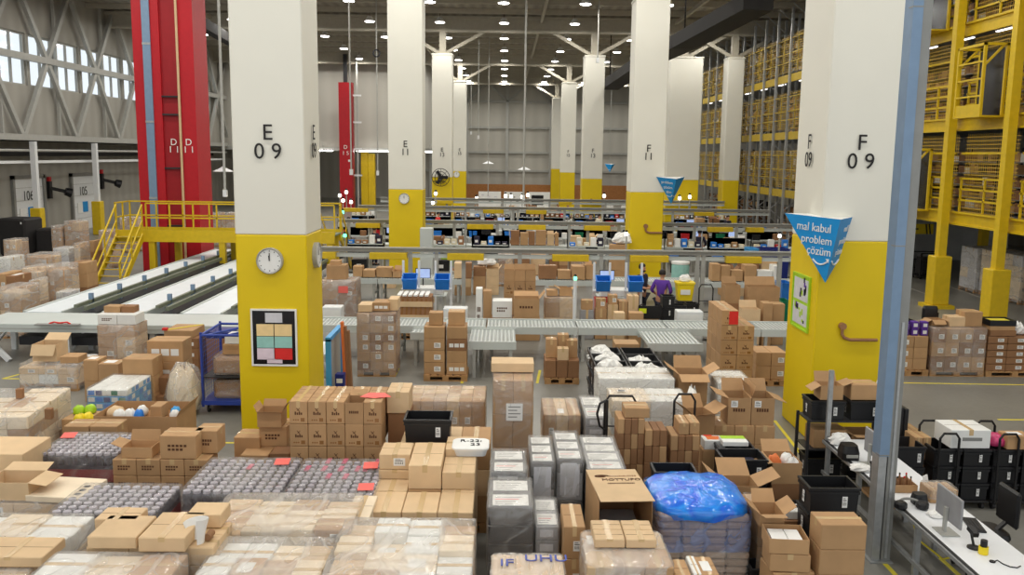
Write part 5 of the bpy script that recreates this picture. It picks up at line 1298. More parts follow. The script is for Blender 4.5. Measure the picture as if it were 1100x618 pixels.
# stand under tote and tub
x0, x1, y = FE(430, 527, 476, 1.22)
wrapped('brown wrapped cartons carrying the black tote and the white tub', x0, x1, y, y+.72, 1.22, 3, 1, 3, mats=['kraft', 'kraft_light'], film=None, tp='y', stick=0)
Tt(433, 485, 451.5, 1.53, .306, .44, 'black plastic tote with barcode label, on cartons in the centre', lx=.22)
t = thing('white_tub', 'white rounded tub with handwritten marks on its lid beside the black tote', 'tub', P(505, 492, 1.225)+Vector((0, .22, 0)))
def rrect(w_, d, r, n=5):
    o = []
    for cx, cy, a0 in ((w_/2-r, -d/2+r, -90), (w_/2-r, d/2-r, 0), (-w_/2+r, d/2-r, 90), (-w_/2+r, -d/2+r, 180)):
        for k in range(n): a = math.radians(a0+90*k/(n-1)); o.append((cx+r*math.cos(a), cy+r*math.sin(a)))
    return o
def rr_stack(b, levels, m):
    vs_ = []; n = None
    for w_, d, r, z in levels:
        o = rrect(w_, d, r); n = len(o); vs_ += [(x, y, z) for x, y in o]
    fs_ = [tuple(range(n-1, -1, -1)), tuple(range((len(levels)-1)*n, len(levels)*n))]
    for l in range(len(levels)-1):
        for i in range(n): fs_.append((l*n+i, l*n+(i+1) % n, (l+1)*n+(i+1) % n, (l+1)*n+i))
    b.add(vs_, fs_, m)
b = MB(); rr_stack(b, [(.38, .34, .06, 0), (.42, .38, .07, .08)], 'white_metal'); b.build('tub_body', t)
b = MB(); rr_stack(b, [(.45, .41, .08, .08), (.46, .42, .08, .105), (.43, .39, .08, .115)], 'white'); b.build('lid', t)
text('marker_writing', 'R-22ı', .13, 'ink', t, (.0, .08, .117), (0, 0, 0)); text('marker_writing', '23', .13, 'ink', t, (.06, -.06, .117), (0, 0, 0))
# tall wrapped carton
x0, x1, y = FE(530, 573, 409, 1.66)
t = wrapped('tall film wrapped brown carton tower with a white sheet, upper centre', x0, x1, y, y+.85, 1.66, 2, 2, 3, m='kraft', film='wrap', tp='y', stick=0, gap=.002)
b = MB(); b.box(-.12, .12, -.003, 0, 0, .26, 'paper')
for q in range(4): b.box(-.09, .09 if q % 2 else .04, -.004, -.003, .05+.05*q, .065+.05*q, 'post_grey')
b.build('paper_sheet', t, (.02, -.44, 1.06))
carton((x0+x1)/2-.01, y+.62, 1.68, x1-x0+.06, .42, .14, 'flat brown carton lying on the tall wrapped tower', m='kraft_light', tape=None)
# grey film wrapped packs
def pack_tower(label, pa, pb, py, zt, d, layers, n=2, dark=False, sheet=False):
    x0, x1, y = FE(pa, pb, py, zt); w_ = x1-x0
    t = thing('wrapped_packs', label, 'wrapped packs', ((x0+x1)/2, y+d/2, 0)); pallet(w_, d, t)
    h = (zt-.142)/layers
    for k in range(layers):
        b = MB(); b.cbox(-w_/2+.006, w_/2-.006, -d/2+.006, d/2-.006, .142+h*k, .142+h*(k+1)-.003, 'charcoal_box' if (dark and k % 2 == 0) or rnd.random() < .3 else 'silver_box', .008)
        if rnd.random() < .6: b.box(-w_*.3, w_*.25, -d/2+.003, -d/2+.006, .142+h*k+h*.25, .142+h*k+h*.75, 'grey_paper')
        b.build('pack', t)
    for i in range(n):
        b = MB(); e = d/n; y_ = -d/2+e*i; b.box(-w_*.4, w_*.4, y_+e*.12, y_+e*.82, 0, .008, 'paper')
        for q in range(4): b.box(-w_*.34, w_*(.05+.07*q), y_+e*(.2+.14*q), y_+e*(.24+.14*q), .008, .009, 'redpaper' if (q == 2 and i == 0) else 'post_grey')
        b.build('white_leaflet', t, (0, 0, zt+.0))
    if sheet: b = MB(); b.box(-w_*.36, w_*.36, -d/2-.004, -d/2+.004, zt-.46, zt-.06, 'grey_paper'); b.build('front_sheet', t)
    film_shell(w_, d, .05, zt+.014, .04, m='wrap', amp=.018).build('stretch_film', t, smooth=True)
    return t
pack_tower('grey film wrapped packs with white leaflets, back left of the grey pack group', 527, 566, 508, 1.24, .8, 6)
pack_tower('dark film wrapped packs with white leaflets, front left of the grey pack group', 524, 573, 545.5, 1.18, .85, 5, dark=True)
pack_tower('lower grey film wrapped packs at the right side of the dark front packs', 575, 601, 566, .95, .8, 5, n=2)
pack_tower('slim grey film wrapped packs, middle of the grey pack group', 570, 596, 497, 1.2, 1.0, 6, n=3, sheet=True)
pack_tower('slim grey film wrapped packs with tall front sheet, right of the slim middle ones', 598, 627, 494, 1.2, 1.1, 6, n=3, sheet=True)
pack_tower('wide white topped film wrapped packs with red lettering, right end of the grey packs', 631, 672, 505, 1.12, 1.3, 6, n=4)
pack_tower('pale grey film wrapped packs, farthest of the grey pack group', 629, 653, 449, 1.02, 1.2, 6, n=2)
x0, x1, y = FE(584, 624, 446, .98)
wrapped('film wrapped brown carton block behind the slim grey packs', x0, x1, y, y+.95, .98, 3, 2, 2, mats=['kraft', 'kraft_light'], film='wrap', tp='y', stick=.1)
# blue lettered load at the bottom
x0, x1, y = FE(528, 606, 612, 1.02)
t = wrapped('film wrapped beige cartons with blue lettering at the bottom centre', x0, x1, y-.35, y+.32, 1.02, 3, 1, 4, m='kraft_light', film='wrap_thick', stick=0, tp='y')
for i, (u, v) in enumerate(((-.2, 0), (.18, .1))):
    text('blue_lettering', 'UHU' if i else 'IF', .2, 'blue_frame', t, (u, v+.1, 1.045), (0, 0, 0))
# open big carton with print
x0, x1, yf = FE(650, 706, 547.5, 1.12)
yb = P(630, 508, 1.12).y; d = yb-yf
o = open_carton((x0+x1)/2-.06, (yf+yb)/2+.1, .142, .6, d-.16, 1.0, 'large brown printed carton with its lid flap laid forward, open toward the camera', rz=.06, flaps='', m='kraft', nofront=True)
pallet(.7, 1.1, None, ((x0+x1)/2-.06, (yf+yb)/2+.1, 0), 'wooden pallet under the large printed open carton')
b = MB(); b.add([(-.30, .5, .0), (.30, .5, .0), (.30, -.58, .03), (-.30, -.58, .03), (-.30, .5, .008), (.30, .5, .008), (.30, -.58, .038), (-.30, -.58, .038)], [(0,1,2,3),(7,6,5,4),(0,4,5,1),(1,5,6,2),(2,6,7,3),(3,7,4,0)], 'kraft_light')
f = b.build('lid_flap', o, (0, 0, 1.0))
text('bold_lettering', 'MOTTUPO', .095, 'print', f, (.06, .12, .021), (0, 0, 0))
b = MB(); r2 = random.Random(8); x = -.06
while x < .24: w_ = r2.uniform(.012, .022); b.box(x, x+w_, .225, .255+r2.choice([0, .012]), .017, .0195, 'tape_brown'); x += w_+.008
x = -.12
while x < .18: w_ = r2.uniform(.01, .02); b.box(x, x+w_, -.02, .012, .022, .0255, 'print'); x += w_+.007
b.build('small_lettering', f)
b = MB(); b.tube([(math.cos(a)*.09*(1-a/14), math.sin(a)*.035*(1-a/14), 0) for a in [i*.5 for i in range(22)]], .008, 'print', 5); b.build('swirl_logo', f, (-.16, .24, .02))
carton((x0+x1)/2-.06, (yf+yb)/2+.05, 0.152, .42, .5, .62, 'pale grey carton inside the large printed open carton', m='silver_box', tape=None)
# wrapped load at bottom centre right
x0, x1, y = FE(627, 716, 590, 1.08)
wrapped('film wrapped brown cartons at the bottom, in front of the large printed carton', x0, x1, y-.4, y+.42, 1.08, 3, 2, 4, mats=['kraft_light', 'kraft'], film='wrap_thick', tp='y', stick=.3, r=.1)
for i in range(2):
    for j in range(2):
        carton(x0+.1+(x1-x0-.2)*(i+.5)/2, y+.12+.24*j-.03, 1.1, (x1-x0-.2)/2-.01, .23, .09, 'flat brown carton on the wrapped load before the printed carton, %s %s' % (('left', 'right')[i], ('front', 'back')[j]), m='kraft_light', tape='y')
column_of(3, 606, 629, 566, 1.08, .36, .62, 'pale brown carton left of the large printed carton', 'that slim column', m='kraft', tape='y', stick='front')
# blue covered pallet of packs
x0, x1, y = FE(709, 808, 553, .95)
t = thing('covered_pallet', 'pallet of brown packs under a shiny blue plastic cover bag', 'covered pallet', ((x0+x1)/2, y+.6, 0))
w_, d = x1-x0, 1.15; pallet(w_, d, t)
nl = 9; hp = (.93-.142)/nl
for k in range(nl):
    for i in range(4):
        for j in range(3):
            if j == 1 and 0 < i < 3: continue
            o = shared(('bpk', 1), lambda: MB().cbox(-w_/8+.004, w_/8-.004, -d/6+.004, d/6-.004, 0, hp-.004, 'kraft_dark', .022), 'paper_pack', t, (-w_/2+w_/4*(i+.5)+rnd.uniform(-.01, .01), -d/2+d/3*(j+.5)+rnd.uniform(-.012, .0), .142+hp*k)) if k < nl else None
M['paper_pack'] = plain('glossy paper pack', rgb(176, 152, 132), .35, noise=.15, scale=14)
for o in t.children:
    if o.name.startswith('paper_pack') and o.data.materials: o.data.materials[0] = M['paper_pack']
film_shell(w_, d, .5, .945, .09, m='wrap_blue', amp=.02, top=False, nlev=6, over=.025).build('blue_tinted_film', t, smooth=True)
film_shell(w_, d, .05, .52, .09, m='wrap', amp=.012, top=False, nlev=6, over=.02).build('stretch_film', t, smooth=True)
def blue_cover():
    m, nt, b = new_mat('shiny blue plastic'); b.inputs['Roughness'].default_value = .14; b.inputs['Specular IOR Level'].default_value = .8
    tc = nt.nodes.new('ShaderNodeTexCoord'); n = nt.nodes.new('ShaderNodeTexNoise'); n.inputs['Scale'].default_value = 5; n.inputs['Detail'].default_value = 3; n.inputs['Distortion'].default_value = .8
    nt.links.new(tc.outputs['Object'], n.inputs['Vector']); cr = nt.nodes.new('ShaderNodeValToRGB')
    cr.color_ramp.elements[0].position = .35; cr.color_ramp.elements[0].color = rgb(16, 96, 226); cr.color_ramp.elements[1].position = .62; cr.color_ramp.elements[1].color = rgb(28, 140, 240)
    nt.links.new(n.outputs['Fac'], cr.inputs['Fac']); nt.links.new(cr.outputs['Color'], b.inputs['Base Color'])
    bp = nt.nodes.new('ShaderNodeBump'); bp.inputs['Strength'].default_value = .55; bp.inputs['Distance'].default_value = .04; nt.links.new(n.outputs['Fac'], bp.inputs['Height']); nt.links.new(bp.outputs['Normal'], b.inputs['Normal']); return m
M['blue_cover'] = blue_cover()
b = MB(); n = 36; prof = [(1.05, -.08), (1.07, -.03), (1.06, .02), (1.0, .055), (.88, .085), (.68, .105), (.45, .115), (.2, .12)]
vs_ = []; r_ = random.Random(3); ph = [r_.uniform(0, 6.3) for _ in range(8)]
for li, (q, z) in enumerate(prof):
    for k in range(n):
        a = 2*math.pi*k/n; c, s = math.cos(a), math.sin(a); sq = (abs(c)**4+abs(s)**4)**-.25
        wv = .012*math.sin(a*9+ph[0]+li*.9)+.01*math.sin(a*15+ph[1]-li*1.3)
        vs_.append((w_/2*q*c*sq*(1+wv), d/2*q*s*sq*(1+wv), z+.016*math.sin(a*7+ph[2]+li*1.7)+(.012*math.sin(a*3+ph[3]) if li < 2 else 0)))
fs_ = []
for l in range(len(prof)-1):
    for k in range(n): fs_.append((l*n+k, l*n+(k+1) % n, (l+1)*n+(k+1) % n, (l+1)*n+k))
fs_.append(tuple(range((len(prof)-1)*n, len(prof)*n))); b.add(vs_, fs_, 'blue_cover'); b.build('blue_cover', t, (0, 0, .955), smooth=True)
# small packs at the bottom edge
for i, (pa, pb, py, m, nm) in enumerate(((720, 738, 606, 'kraft', 'brown pack at the bottom edge before the blue covered pallet, left one'), (738, 748, 602, 'white', 'slim white pack at the bottom edge before the blue covered pallet'), (746, 766, 603, 'kraft', 'brown pack with white label at the bottom edge before the blue covered pallet'))):
    x0, x1, y = FE(pa, pb, py, .92); carton((x0+x1)/2, y-.1, .0, x1-x0-.01, .4, .92, nm, m=m, tape='y', stick='top' if i == 2 else None)
# ================================================================ right foreground
# black tote tower and cartons by the desk
x0, x1, y = FE(870, 926, 525, 1.24)
for k in range(4):
    tote((x0+x1)/2, y+.22, .31*(3-k), x1-x0, .42, .306, 'black tote of the four high stack behind the two brown cartons, %s' % ['topmost', 'second from top', 'third from top', 'lowest'][k], group='black totes by the desk', lab='frontleft')
column_of(4, 883, 932, 564, 1.12, .28, .36, 'square brown printed carton before the black tote stack', 'the carton column', prnt=None, tape='x', stick=None)
# white printed box and opened cartons at lower right of the blue bag
x0, x1, y = FE(846, 868, 550, .78)
tote((x0+x1)/2-.06, y+.16, .0, .5, .42, .31, 'black tote under the white printed box, left of the tote stack', lab=None); tote((x0+x1)/2-.06, y+.16, .31, .5, .42, .31, 'black open tote directly beneath the white printed box', lab=None)
b = MB(); b.cbox(-.22, .22, -.18, .18, 0, .05, 'kraft_dark'); tag(b.build('cardboard_sheet', None, ((x0+x1)/2-.04, y+.16, .622)), 'flat cardboard sheet under the white printed box', 'cardboard')
o = carton((x0+x1)/2, y+.14, .674, .26, .24, .1, 'white box with black square print on the black totes', m='white', tape=None)
b = MB(); b.box(-.06, .07, .0, .08, 0, .0015, 'ink'); b.build('black_print', o, (0, 0, .1))
x0, x1, y = FE(829, 871, 580, .93)
for i, (zt, h, nm) in enumerate(((.93, .16, 'open brown carton holding white papers, top of the crooked carton stack'), (.765, .2, 'brown carton with torn side, under the open carton with white papers'), (.56, .27, 'brown carton third in the crooked stack, with a white slip'), (.285, .28, 'lowest brown carton of the crooked stack beside the two brown cartons'))):
    if i == 0:
        oc = open_carton((x0+x1)/2, y+.2, zt-h, x1-x0, .4, h, nm, flaps='', rz=-.08)
        b = MB(); b.box(-.17, -.005, -.16, .12, 0, .13, 'paper'); b.box(.005, .15, -.16, .12, 0, .13, 'paper'); tag(b.build('paper_stack', None, ((x0+x1)/2, y+.2, zt-h+.008), -.08), 'two white paper stacks inside the open brown carton', 'paper')
    else: carton((x0+x1)/2+.02*i, y+.2+.0*i, zt-h, x1-x0-.02+.03*i, .4, h-.004, nm, rz=.08*((-1)**i), tape='y', stick='front' if i == 2 else None)
b = MB(); b.add([(-.08, -.06, .0), (.09, -.1, -.03), (.11, .05, .0), (-.06, .08, .02), (-.08, -.06, -.003), (.09, -.1, -.033), (.11, .05, -.003), (-.06, .08, .017)], [(0,1,2,3),(7,6,5,4),(0,4,5,1),(1,5,6,2),(2,6,7,3),(3,7,4,0)], 'paper')
p = P(856, 610, .3); carton(p.x, p.y+.1, 0, .3, .3, .29, 'small low carton at the foot of the crooked stack, with a crumpled sheet', tape=None); tag(b.build('crumpled_sheet', None, (p.x, p.y+.02, .326)), 'crumpled white sheet on the small low carton by the crooked stack', 'paper')
tote(P(822, 612, .3).x-.02, P(822, 612, .3).y+.06, 0, .34, .3, .34, 'black tote with white label at the bottom edge right of the blue pallet', lab='frontleft')
# wrapped carton with opened flaps right of the blue pallet
x0, x1, y = FE(815, 841, 555, .86)
t = wrapped('film wrapped brown carton block right of the blue covered pallet', x0, x1, y, y+.7, .86, 1, 1, 2, m='kraft', film='wrap', stick=0)
OC(817, 843, 553, 1.02, .145, .36, 'flattened open carton with torn flaps on the wrapped block right of the blue pallet', flaps='fblr', ang=dict(f=10, b=55, l=40, r=35), fl=.16)
x0, x1, y = FE(780, 816, 530, .84)
open_carton((x0+x1)/2+.05, y+.42, 0, x1-x0, .4, .84, 'tall brown carton with two raised flaps behind the blue covered pallet', flaps='lrb', ang=dict(l=40, r=25, b=30), fl=.3)
Tt(703, 750, 508, 1.02, .3, .38, 'black open tote behind the blue covered pallet, below the slim carton stacks', lab=None)
p = P(727, 508, 1.02); tote(p.x, p.y+.2, .3, .5, .38, .41, 'black lower tote behind the blue covered pallet', lab=None); tote(p.x, p.y+.2, 0, .5, .38, .3, 'black lowest tote on the floor behind the blue covered pallet', lab=None)
# slim carton stacks on hand trucks
def hand_truck(x, y, h, label, w_=.45):
    t = thing('hand_truck', label, 'hand truck', (x, y, 0))
    b = MB(); b.tube([(-w_/2, 0, .05), (-w_/2, .0, h-.1), (-w_/2+.06, 0, h), (w_/2-.06, 0, h), (w_/2, 0, h-.1), (w_/2, 0, .05)], .018, 'black_metal', 8); b.build('handle_frame', t)
    b = MB(); b.box(-w_/2, w_/2, -.3, 0, .03, .045, 'black_metal'); b.build('toe_plate', t)
    b = MB()
    for z in (.35, .75, 1.05):
        if z < h: b.cyl((-w_/2, 0, z), (w_/2, 0, z), .012, 'black_metal', n=6)
    b.build('cross_bar', t)
    for s in (-1, 1): b = MB(); b.cyl((s*(w_/2+.03), .06, .1), (s*(w_/2+.07), .06, .1), .1, 'darkrubber', n=14); b.build('wheel', t)
    return t
def slim_stack(pa, pb, py, zt, d, n, rows, desc, hcol):
    x0, x1, y = FE(pa, pb, py, zt); cw = (x1-x0)/n; h = zt/rows
    for k in range(rows):
        for i in range(n):
            carton(x0+cw*(i+.5), y+d/2, zt-h*(k+1), cw-.004, d, h-.003, '%s, %s row down, %s column' % (desc, nth(k), nth(i)), group=desc, tape=None, name='slim_carton', m='kraft_dark' if (i+k) % 3 else 'kraft')
    return x0, x1, y, h
a0, a1, ay, _ = slim_stack(664, 693, 450, 1.32, .4, 4, 6, 'slim brown carton, left slim stack beside the white wrapped load', 0)
carton((a0+a1)/2+.08, ay+.2, 1.322, .34, .34, .14, 'brown flat carton on top of the left slim carton stack', tape='x', m='kraft')
b0, b1, by_, _ = slim_stack(693.5, 717, 462, 1.18, .42, 3, 5, 'slim brown carton, middle slim stack', 0)
c0, c1, cy_, _ = slim_stack(721, 752, 468, 1.1, .45, 4, 5, 'slim brown carton, right slim stack near the black handle', 0)
carton(c0+.18, cy_+.22, 1.102, .14, .4, .17, 'slim brown carton lying on the right slim stack, left of two', tape='y', m='kraft'); carton(c0+.33, cy_+.24, 1.102, .14, .4, .17, 'slim brown carton lying on the right slim stack, right of two', tape='y', m='kraft')
hand_truck(a0+.1, ay+.52, 1.5, 'black hand truck behind the left slim carton stack'); hand_truck(c1-.1, cy_+.62, 1.52, 'black hand truck behind the right slim carton stack', .3)
b = MB(); b.tube([(0, 0, 1.05), (-.1, 0, 1.12), (-.14, 0, 1.3), (-.1, 0, 1.45), (0, 0, 1.5)], .018, 'black_metal'); b.tube([(0, 0, 0), (0, 0, 1.5)], .018, 'black_metal'); tag(b.build('cart_handle', None, (a0-.12, ay+.3, 0)), 'black bent cart handle left of the left slim carton stack', 'handle')
# folding crates with white papers
x0, x1 = X(637, 17, .95), X(712, 17, .95); cw = (x1-x0)/2
for i in range(2):
    for j in range(3):
        for k in range(3):
            zt = .93
            tote(x0+cw*(i+.5), 16.45+.36+.64*j, .31*k, cw-.03, .62, .308, 'black crate behind white wrapped loads, %s column, %s row back, %s layer' % (('left', 'right')[i], nth(j), ('bottom', 'middle', 'top')[k]), group='black crates behind the white wrapped loads', lab='left' if i == 0 else None)
for i, (u, j, m, nm, h) in enumerate(((.4, 2, 'paper', 'white film bundle on the far left black crate', .22), (.5, 1, 'paper', 'crumpled white film bundle on the middle left black crate', .22), (.45, 0, 'paper', 'white paper bundle on the near left black crate', .14), (1.5, 0, 'paper', 'white papers lying in the near right black crate', .1), (1.4, 1, 'paper', 'white papers lying in the middle right black crate', .1))):
    pile_bag(x0+cw*u, 16.45+.36+.64*j, .70, cw*.85, .52, .3 if i < 3 else .25, nm, 'paper', 'bundle', 'paper_bundle', seed=i)
# long white wrapped loads
x0, x1, y = FE(658, 741, 431, 1.0)
w9 = wrapped('long white film wrapped load with a dark label, nearer of two, right of centre', x0, x1, y, y+.8, 1.0, 2, 1, 3, mats=['pale', 'white'], film='wrap_thick', stick=.2)
b = MB(); b.box(-.07, .07, -.05, .05, 0, .004, 'paper'); b.box(-.055, .055, -.035, .03, .004, .005, 'jeans'); b.build('dark_label', w9, (-.42, .1, 1.03))
x0, x1, y = FE(646, 729, 412.5, 1.05)
wrapped('long white film wrapped load, farther of two, before the black crates', x0, x1, 15.25, 16.1, 1.05, 2, 1, 3, mats=['pale', 'white'], film='wrap_thick', stick=.3)
p = P(752, 436, .9); pile_bag(p.x, p.y+.62, .0, .3, .5, 1.02, 'upright crumpled clear film bundle between the white wrapped loads and open cartons', 'film_white', 'film bundle', 'film_bundle', seed=6)
# cartons by the near right column
x0, x1, y = FE(740, 773, 406, 1.25)
open_carton((x0+x1)/2, 15.35+.3, .6, x1-x0, .5, .5, 'open brown carton with wide flaps behind the white wrapped loads', flaps='fblr', ang=dict(f=-20, b=60, l=35, r=30), fl=.24); carton((x0+x1)/2, 15.65, 0, x1-x0, .5, .598, 'brown carton under the open one with wide flaps', tape=None)
x0, x1, y = FE(770, 808, 410, .98)
wrapped('white film wrapped flat pack behind the two open cartons', x0, x1, 15.3, 16.2, .98, 1, 1, 3, m='white', film='wrap_thick', stick=0)
x0, x1, y = FE(768, 833.5, 458, .9); cw = (x1-x0)/3
for k in range(3):
    for i in range(3):
        carton(x0+cw*(i+.5), y+.27, .9-.3*(k+1), cw-.006, .5, .297, 'brown carton under the two open cartons by near right column, %s row, %s column' % (['top', 'middle', 'bottom'][k], nth(i)), group='carton base by the near right column', tape='y' if k == 0 else None)
bx0 = x0+cw*.62
open_carton(bx0+.18, y+.27, .902, .345, .46, .42, 'open brown labelled carton with raised back flap, left of two by the column', flaps='blr', ang=dict(b=65, l=20, r=70), fl=.2, prnt=True); shared(('st', .1, .1), lambda: sticker_mb(.1, .1), 'shipping_label', None, (0, 0, 0)) if False else None
open_carton(bx0+.535, y+.27, .902, .345, .46, .42, 'open brown labelled carton with raised back flap, right of two by the column', flaps='brl', ang=dict(b=65, l=75, r=-20), fl=.2, prnt=True)
for i, oc in enumerate([o for o in COL.objects if o.get('label', '').startswith('open brown labelled carton')]):
    sticker_mb(.1, .1).build('shipping_label', oc, (-.08, -.233, .28))
OC(742, 766, 446, 1.1, .35, .4, 'leaning open brown carton left of the two open cartons', rz=.25, flaps='fblr', ang=dict(f=20, l=40, b=60, r=30), fl=.22)
p = P(754, 446, .75); carton(p.x, p.y+.24, 0, .4, .42, .745, 'tall brown carton under the leaning open carton', tape=None)
# red white pack, lime pack, black totes with white papers
x0, x1, y = FE(757, 780, 474, .92)
carton((x0+x1)/2, y+.14, 0, .34, .24, .78, 'tall brown carton under the red and white pack', tape=None)
o = carton((x0+x1)/2, y+.14, .782, x1-x0, .24, .14, 'red and white printed pack left of the black tote', m='white', tape=None); b = MB(); b.box(-.1, .1, -.08, .08, 0, .002, 'orange'); b.box(-.12, .0, .08, .13, 0, .002, 'redpaper'); b.build('red_print', o, (0, 0, .14))
x0, x1, y = FE(777, 826, 494, .95)
for k in range(3):
    tote((x0+x1)/2, y+.24, .315*(2-k), x1-x0, .48, .312, 'black tote with barcode label behind the blue pallet at right, %s of three' % ['top', 'middle', 'lowest'][k], group='black tote stack by the carton base', lx=.3)
b = MB(); b.box(-.2, .2, -.14, .16, 0, .2, 'darkcloth'); b.box(-.2, -.06, -.14, -.04, .2, .204, 'paper'); b.box(.05, .18, -.14, -.04, .2, .204, 'paper'); tag(b.build('packed_goods', None, ((x0+x1)/2, y+.24, .645)), 'dark goods with two white labels inside the top black tote', 'goods')
p = P(795, 482, .95); tote(p.x, p.y+.35, .0, .52, .42, .9, 'tall black crate behind the labelled black tote stack', lab=None)
o = carton(p.x, p.y+.36, .902, .36, .28, .07, 'white pack with lime green cover on the tall black crate', m='white', tape=None); b = MB(); b.box(-.17, .17, .0, .13, 0, .004, 'lime'); b.build('lime_cover', o, (0, 0, .07))
x0, x1, y = FE(830, 862, 498, .84)
carton((x0+x1)/2, y+.25, 0, x1-x0, .5, .55, 'brown wrapped carton under the open carton of colourful packs', m='kraft_dark', tape=None)
open_carton((x0+x1)/2, y+.25, .552, x1-x0, .5, .29, 'open brown carton of colourful packs beside the black tote stack', flaps='lb', ang=dict(l=-10, b=40), fl=.2)
for i, (u, v, m) in enumerate(((-.1, .0, 'orange'), (.08, .05, 'white'), (.1, -.12, 'paper'))): pile_bag((x0+x1)/2+u, y+.25+v, .68, .2, .2, .2, '%s soft pack in the open carton beside the black tote stack' % {'orange': 'orange', 'white': 'white rear', 'paper': 'white front'}[m], m, seed=i)
Tt(818, 868, 538, .42, .42, .3, 'wide low black crate on the floor before the carton of colourful packs', lab=None)
# ---------------------------------------------------------------- shelf of black totes at the near right column
x0, x1, y = FE(872, 918, 430, 1.33)
t = thing('tote_rack', 'dark rack of shelves with black totes before the near right column', 'rack', ((x0+x1)/2+.25, y+.25, 0)); wr = (x1-x0)+.55
for i in range(3):
    b = MB(); z = (.1, .56, 1.0)[i]; b.box(-wr/2, wr/2, -.25, .25, z-.02, z, 'dark_steel'); b.build('shelf', t)
for sx in (-1, 1):
    for sy in (-1, 1): b = MB(); b.box(sx*wr/2-.02, sx*wr/2+.02, sy*.25-.02, sy*.25+.02, 0, 1.02, 'dark_steel'); b.build('post', t)
rx0 = (x0+x1)/2+.25-wr/2; ry = y+.25
for i in range(2):
    for k, z in enumerate((.102, .562, 1.002)):
        if k == 1: continue
        tote(rx0+wr/2*(i+.5), ry, z, wr/2-.06, .44, .3, 'black tote on the dark rack at near right column, %s shelf, %s' % (['lowest', '', 'top'][k], ('left', 'right')[i]), group='black totes on the dark rack', lab='frontleft')
carton(rx0+wr*.3, ry, .562, .5, .4, .28, 'brown carton on the middle shelf of the dark rack', tape=None); open_carton(rx0+wr*.76, ry, .562, .42, .4, .22, 'open brown carton on the middle shelf of the dark rack', flaps='fl', ang=dict(f=0, l=20), fl=.14)
open_carton(rx0+.36, ry, 1.304, .34, .3, .22, 'open brown carton with torn flaps on the top left black tote', flaps='lbr', ang=dict(l=-30, b=60, r=20), fl=.16); b = MB(); b.box(-.24, .24, -.22, .22, 0, .001, 'black_plastic')
for i, xx in enumerate((rx0+wr*.25, rx0+wr*.75)):
    b = MB(); b.cbox(-(wr/4-.05), wr/4-.05, -.21, .21, 0, .012, 'black_plastic', .004); 
carton(rx0+wr*.72, ry+.02, 1.304, .42, .34, .24, 'brown carton with tape on the top right black tote of the rack', tape='x'); pile_bag(rx0+wr*1.0, ry, 1.304, .24, .24, .26, 'white plastic bag on the right end of the dark rack', 'paper', seed=5)
# ---------------------------------------------------------------- long white desk
DX0, DX1, DY0, DY1 = 4.85, 5.58, 8.1, 12.88
t = thing('packing_desk', 'long white packing desk with aluminium frame along the right foreground', 'desk', (DX0, DY0, 0))
L_ = DY1-DY0; W_ = DX1-DX0
b = MB(); b.cbox(0, W_, 0, L_, .715, .75, 'desk', .006); b.build('desk_top', t)
b = MB(); b.box(-.03, 0, 0, L_, .69, .752, 'dark_steel'); b.box(-.055, -.03, 0, L_, .70, .74, 'galv'); b.build('edge_profile', t)
b = MB(); b.box(-.04, .0, 0, L_, .22, .27, 'galv'); b.build('lower_rail', t); b = MB(); b.box(W_-.06, W_-.02, 0, L_, .22, .27, 'galv'); b.build('lower_rail', t)
for y_ in (.1, 1.75, 2.65, 3.5, L_-.1):
    for x in (0.0, W_-.06): b = MB(); b.box(x-.02, x+.04, y_-.03, y_+.03, 0, .715, 'galv'); b.build('leg', t)
for y_ in (L_-.06, 2.72):
    b = MB(); b.box(-.03, .03, y_-.03, y_+.03, .755, 1.82, 'galv'); b.build('upright_profile', t)
b = MB(); b.tube([(.1, 2.2, .7), (.15, 2.0, .4), (.25, 1.6, .35), (.3, 1.2, .6), (.3, 1.1, .7)], .012, 'line_yellow'); b.build('yellow_cable', t)
b = MB(); b.box(.2, .7, 3.2, 3.9, .30, .34, 'kraft'); b.build('lower_shelf', t)
def on(px, py, z=.752): return P(px, py, z)
def monitor(p, label, rz, w_=.56, h=.34):
    t = thing('monitor', label, 'monitor', p, rz)
    b = MB(); b.cbox(-.13, .13, -.1, .1, 0, .012, 'grey_steel', .003); b.build('foot', t)
    b = MB(); b.bar((0, .02, .012), (0, .02, .3), .05, .03, 'grey_steel'); b.build('stand', t)
    b = MB(); b.cbox(-w_/2, w_/2, -.03, .0, .14, .14+h, 'silver_box', .008); b.build('casing', t)
    b = MB(); b.box(-w_/2+.012, w_/2-.012, -.033, -.03, .155, .125+h, 'screen'); b.build('screen', t)
monitor(on(1016, 572), 'grey computer monitor with its back to the camera on the white desk, nearer one', math.pi/2)
monitor(on(927, 500)+Vector((.1, 0, 0)), 'grey computer monitor on the far end of the white desk', math.pi/2, .5, .34)
p = on(1046, 565); b = MB(); b.cbox(-.08, .08, -.2, .2, 0, .02, 'black_plastic', .004)
for i in range(4):
    for j in range(10): b.box(-.07+.036*i, -.04+.036*i, -.185+.037*j, -.155+.037*j, .02, .025, 'dark_steel')
tag(b.build('keyboard', None, p, -.2), 'black computer keyboard beside the nearer monitor on the white desk', 'keyboard')
p = on(1046, 589); t = thing('barcode_scanner', 'black barcode scanner on its stand on the white desk', 'scanner', p)
b = MB(); b.lathe([(.07, 0), (.07, .015), (.03, .03)], 'black_plastic', n=14); b.build('stand_foot', t)
b = MB(); b.tube([(0, 0, .02), (-.01, .03, .1), (-.02, .05, .18)], .014, 'black_plastic'); b.build('neck', t)
b = MB(); b.bar((-.02, .08, .2), (-.02, -.06, .17), .06, .05, 'black_plastic'); b.build('scan_head', t)
p = on(1053, 594); t = thing('label_roll', 'small black and yellow roll on the white desk beside the scanner', 'roll', p+Vector((.02, -.02, 0)))
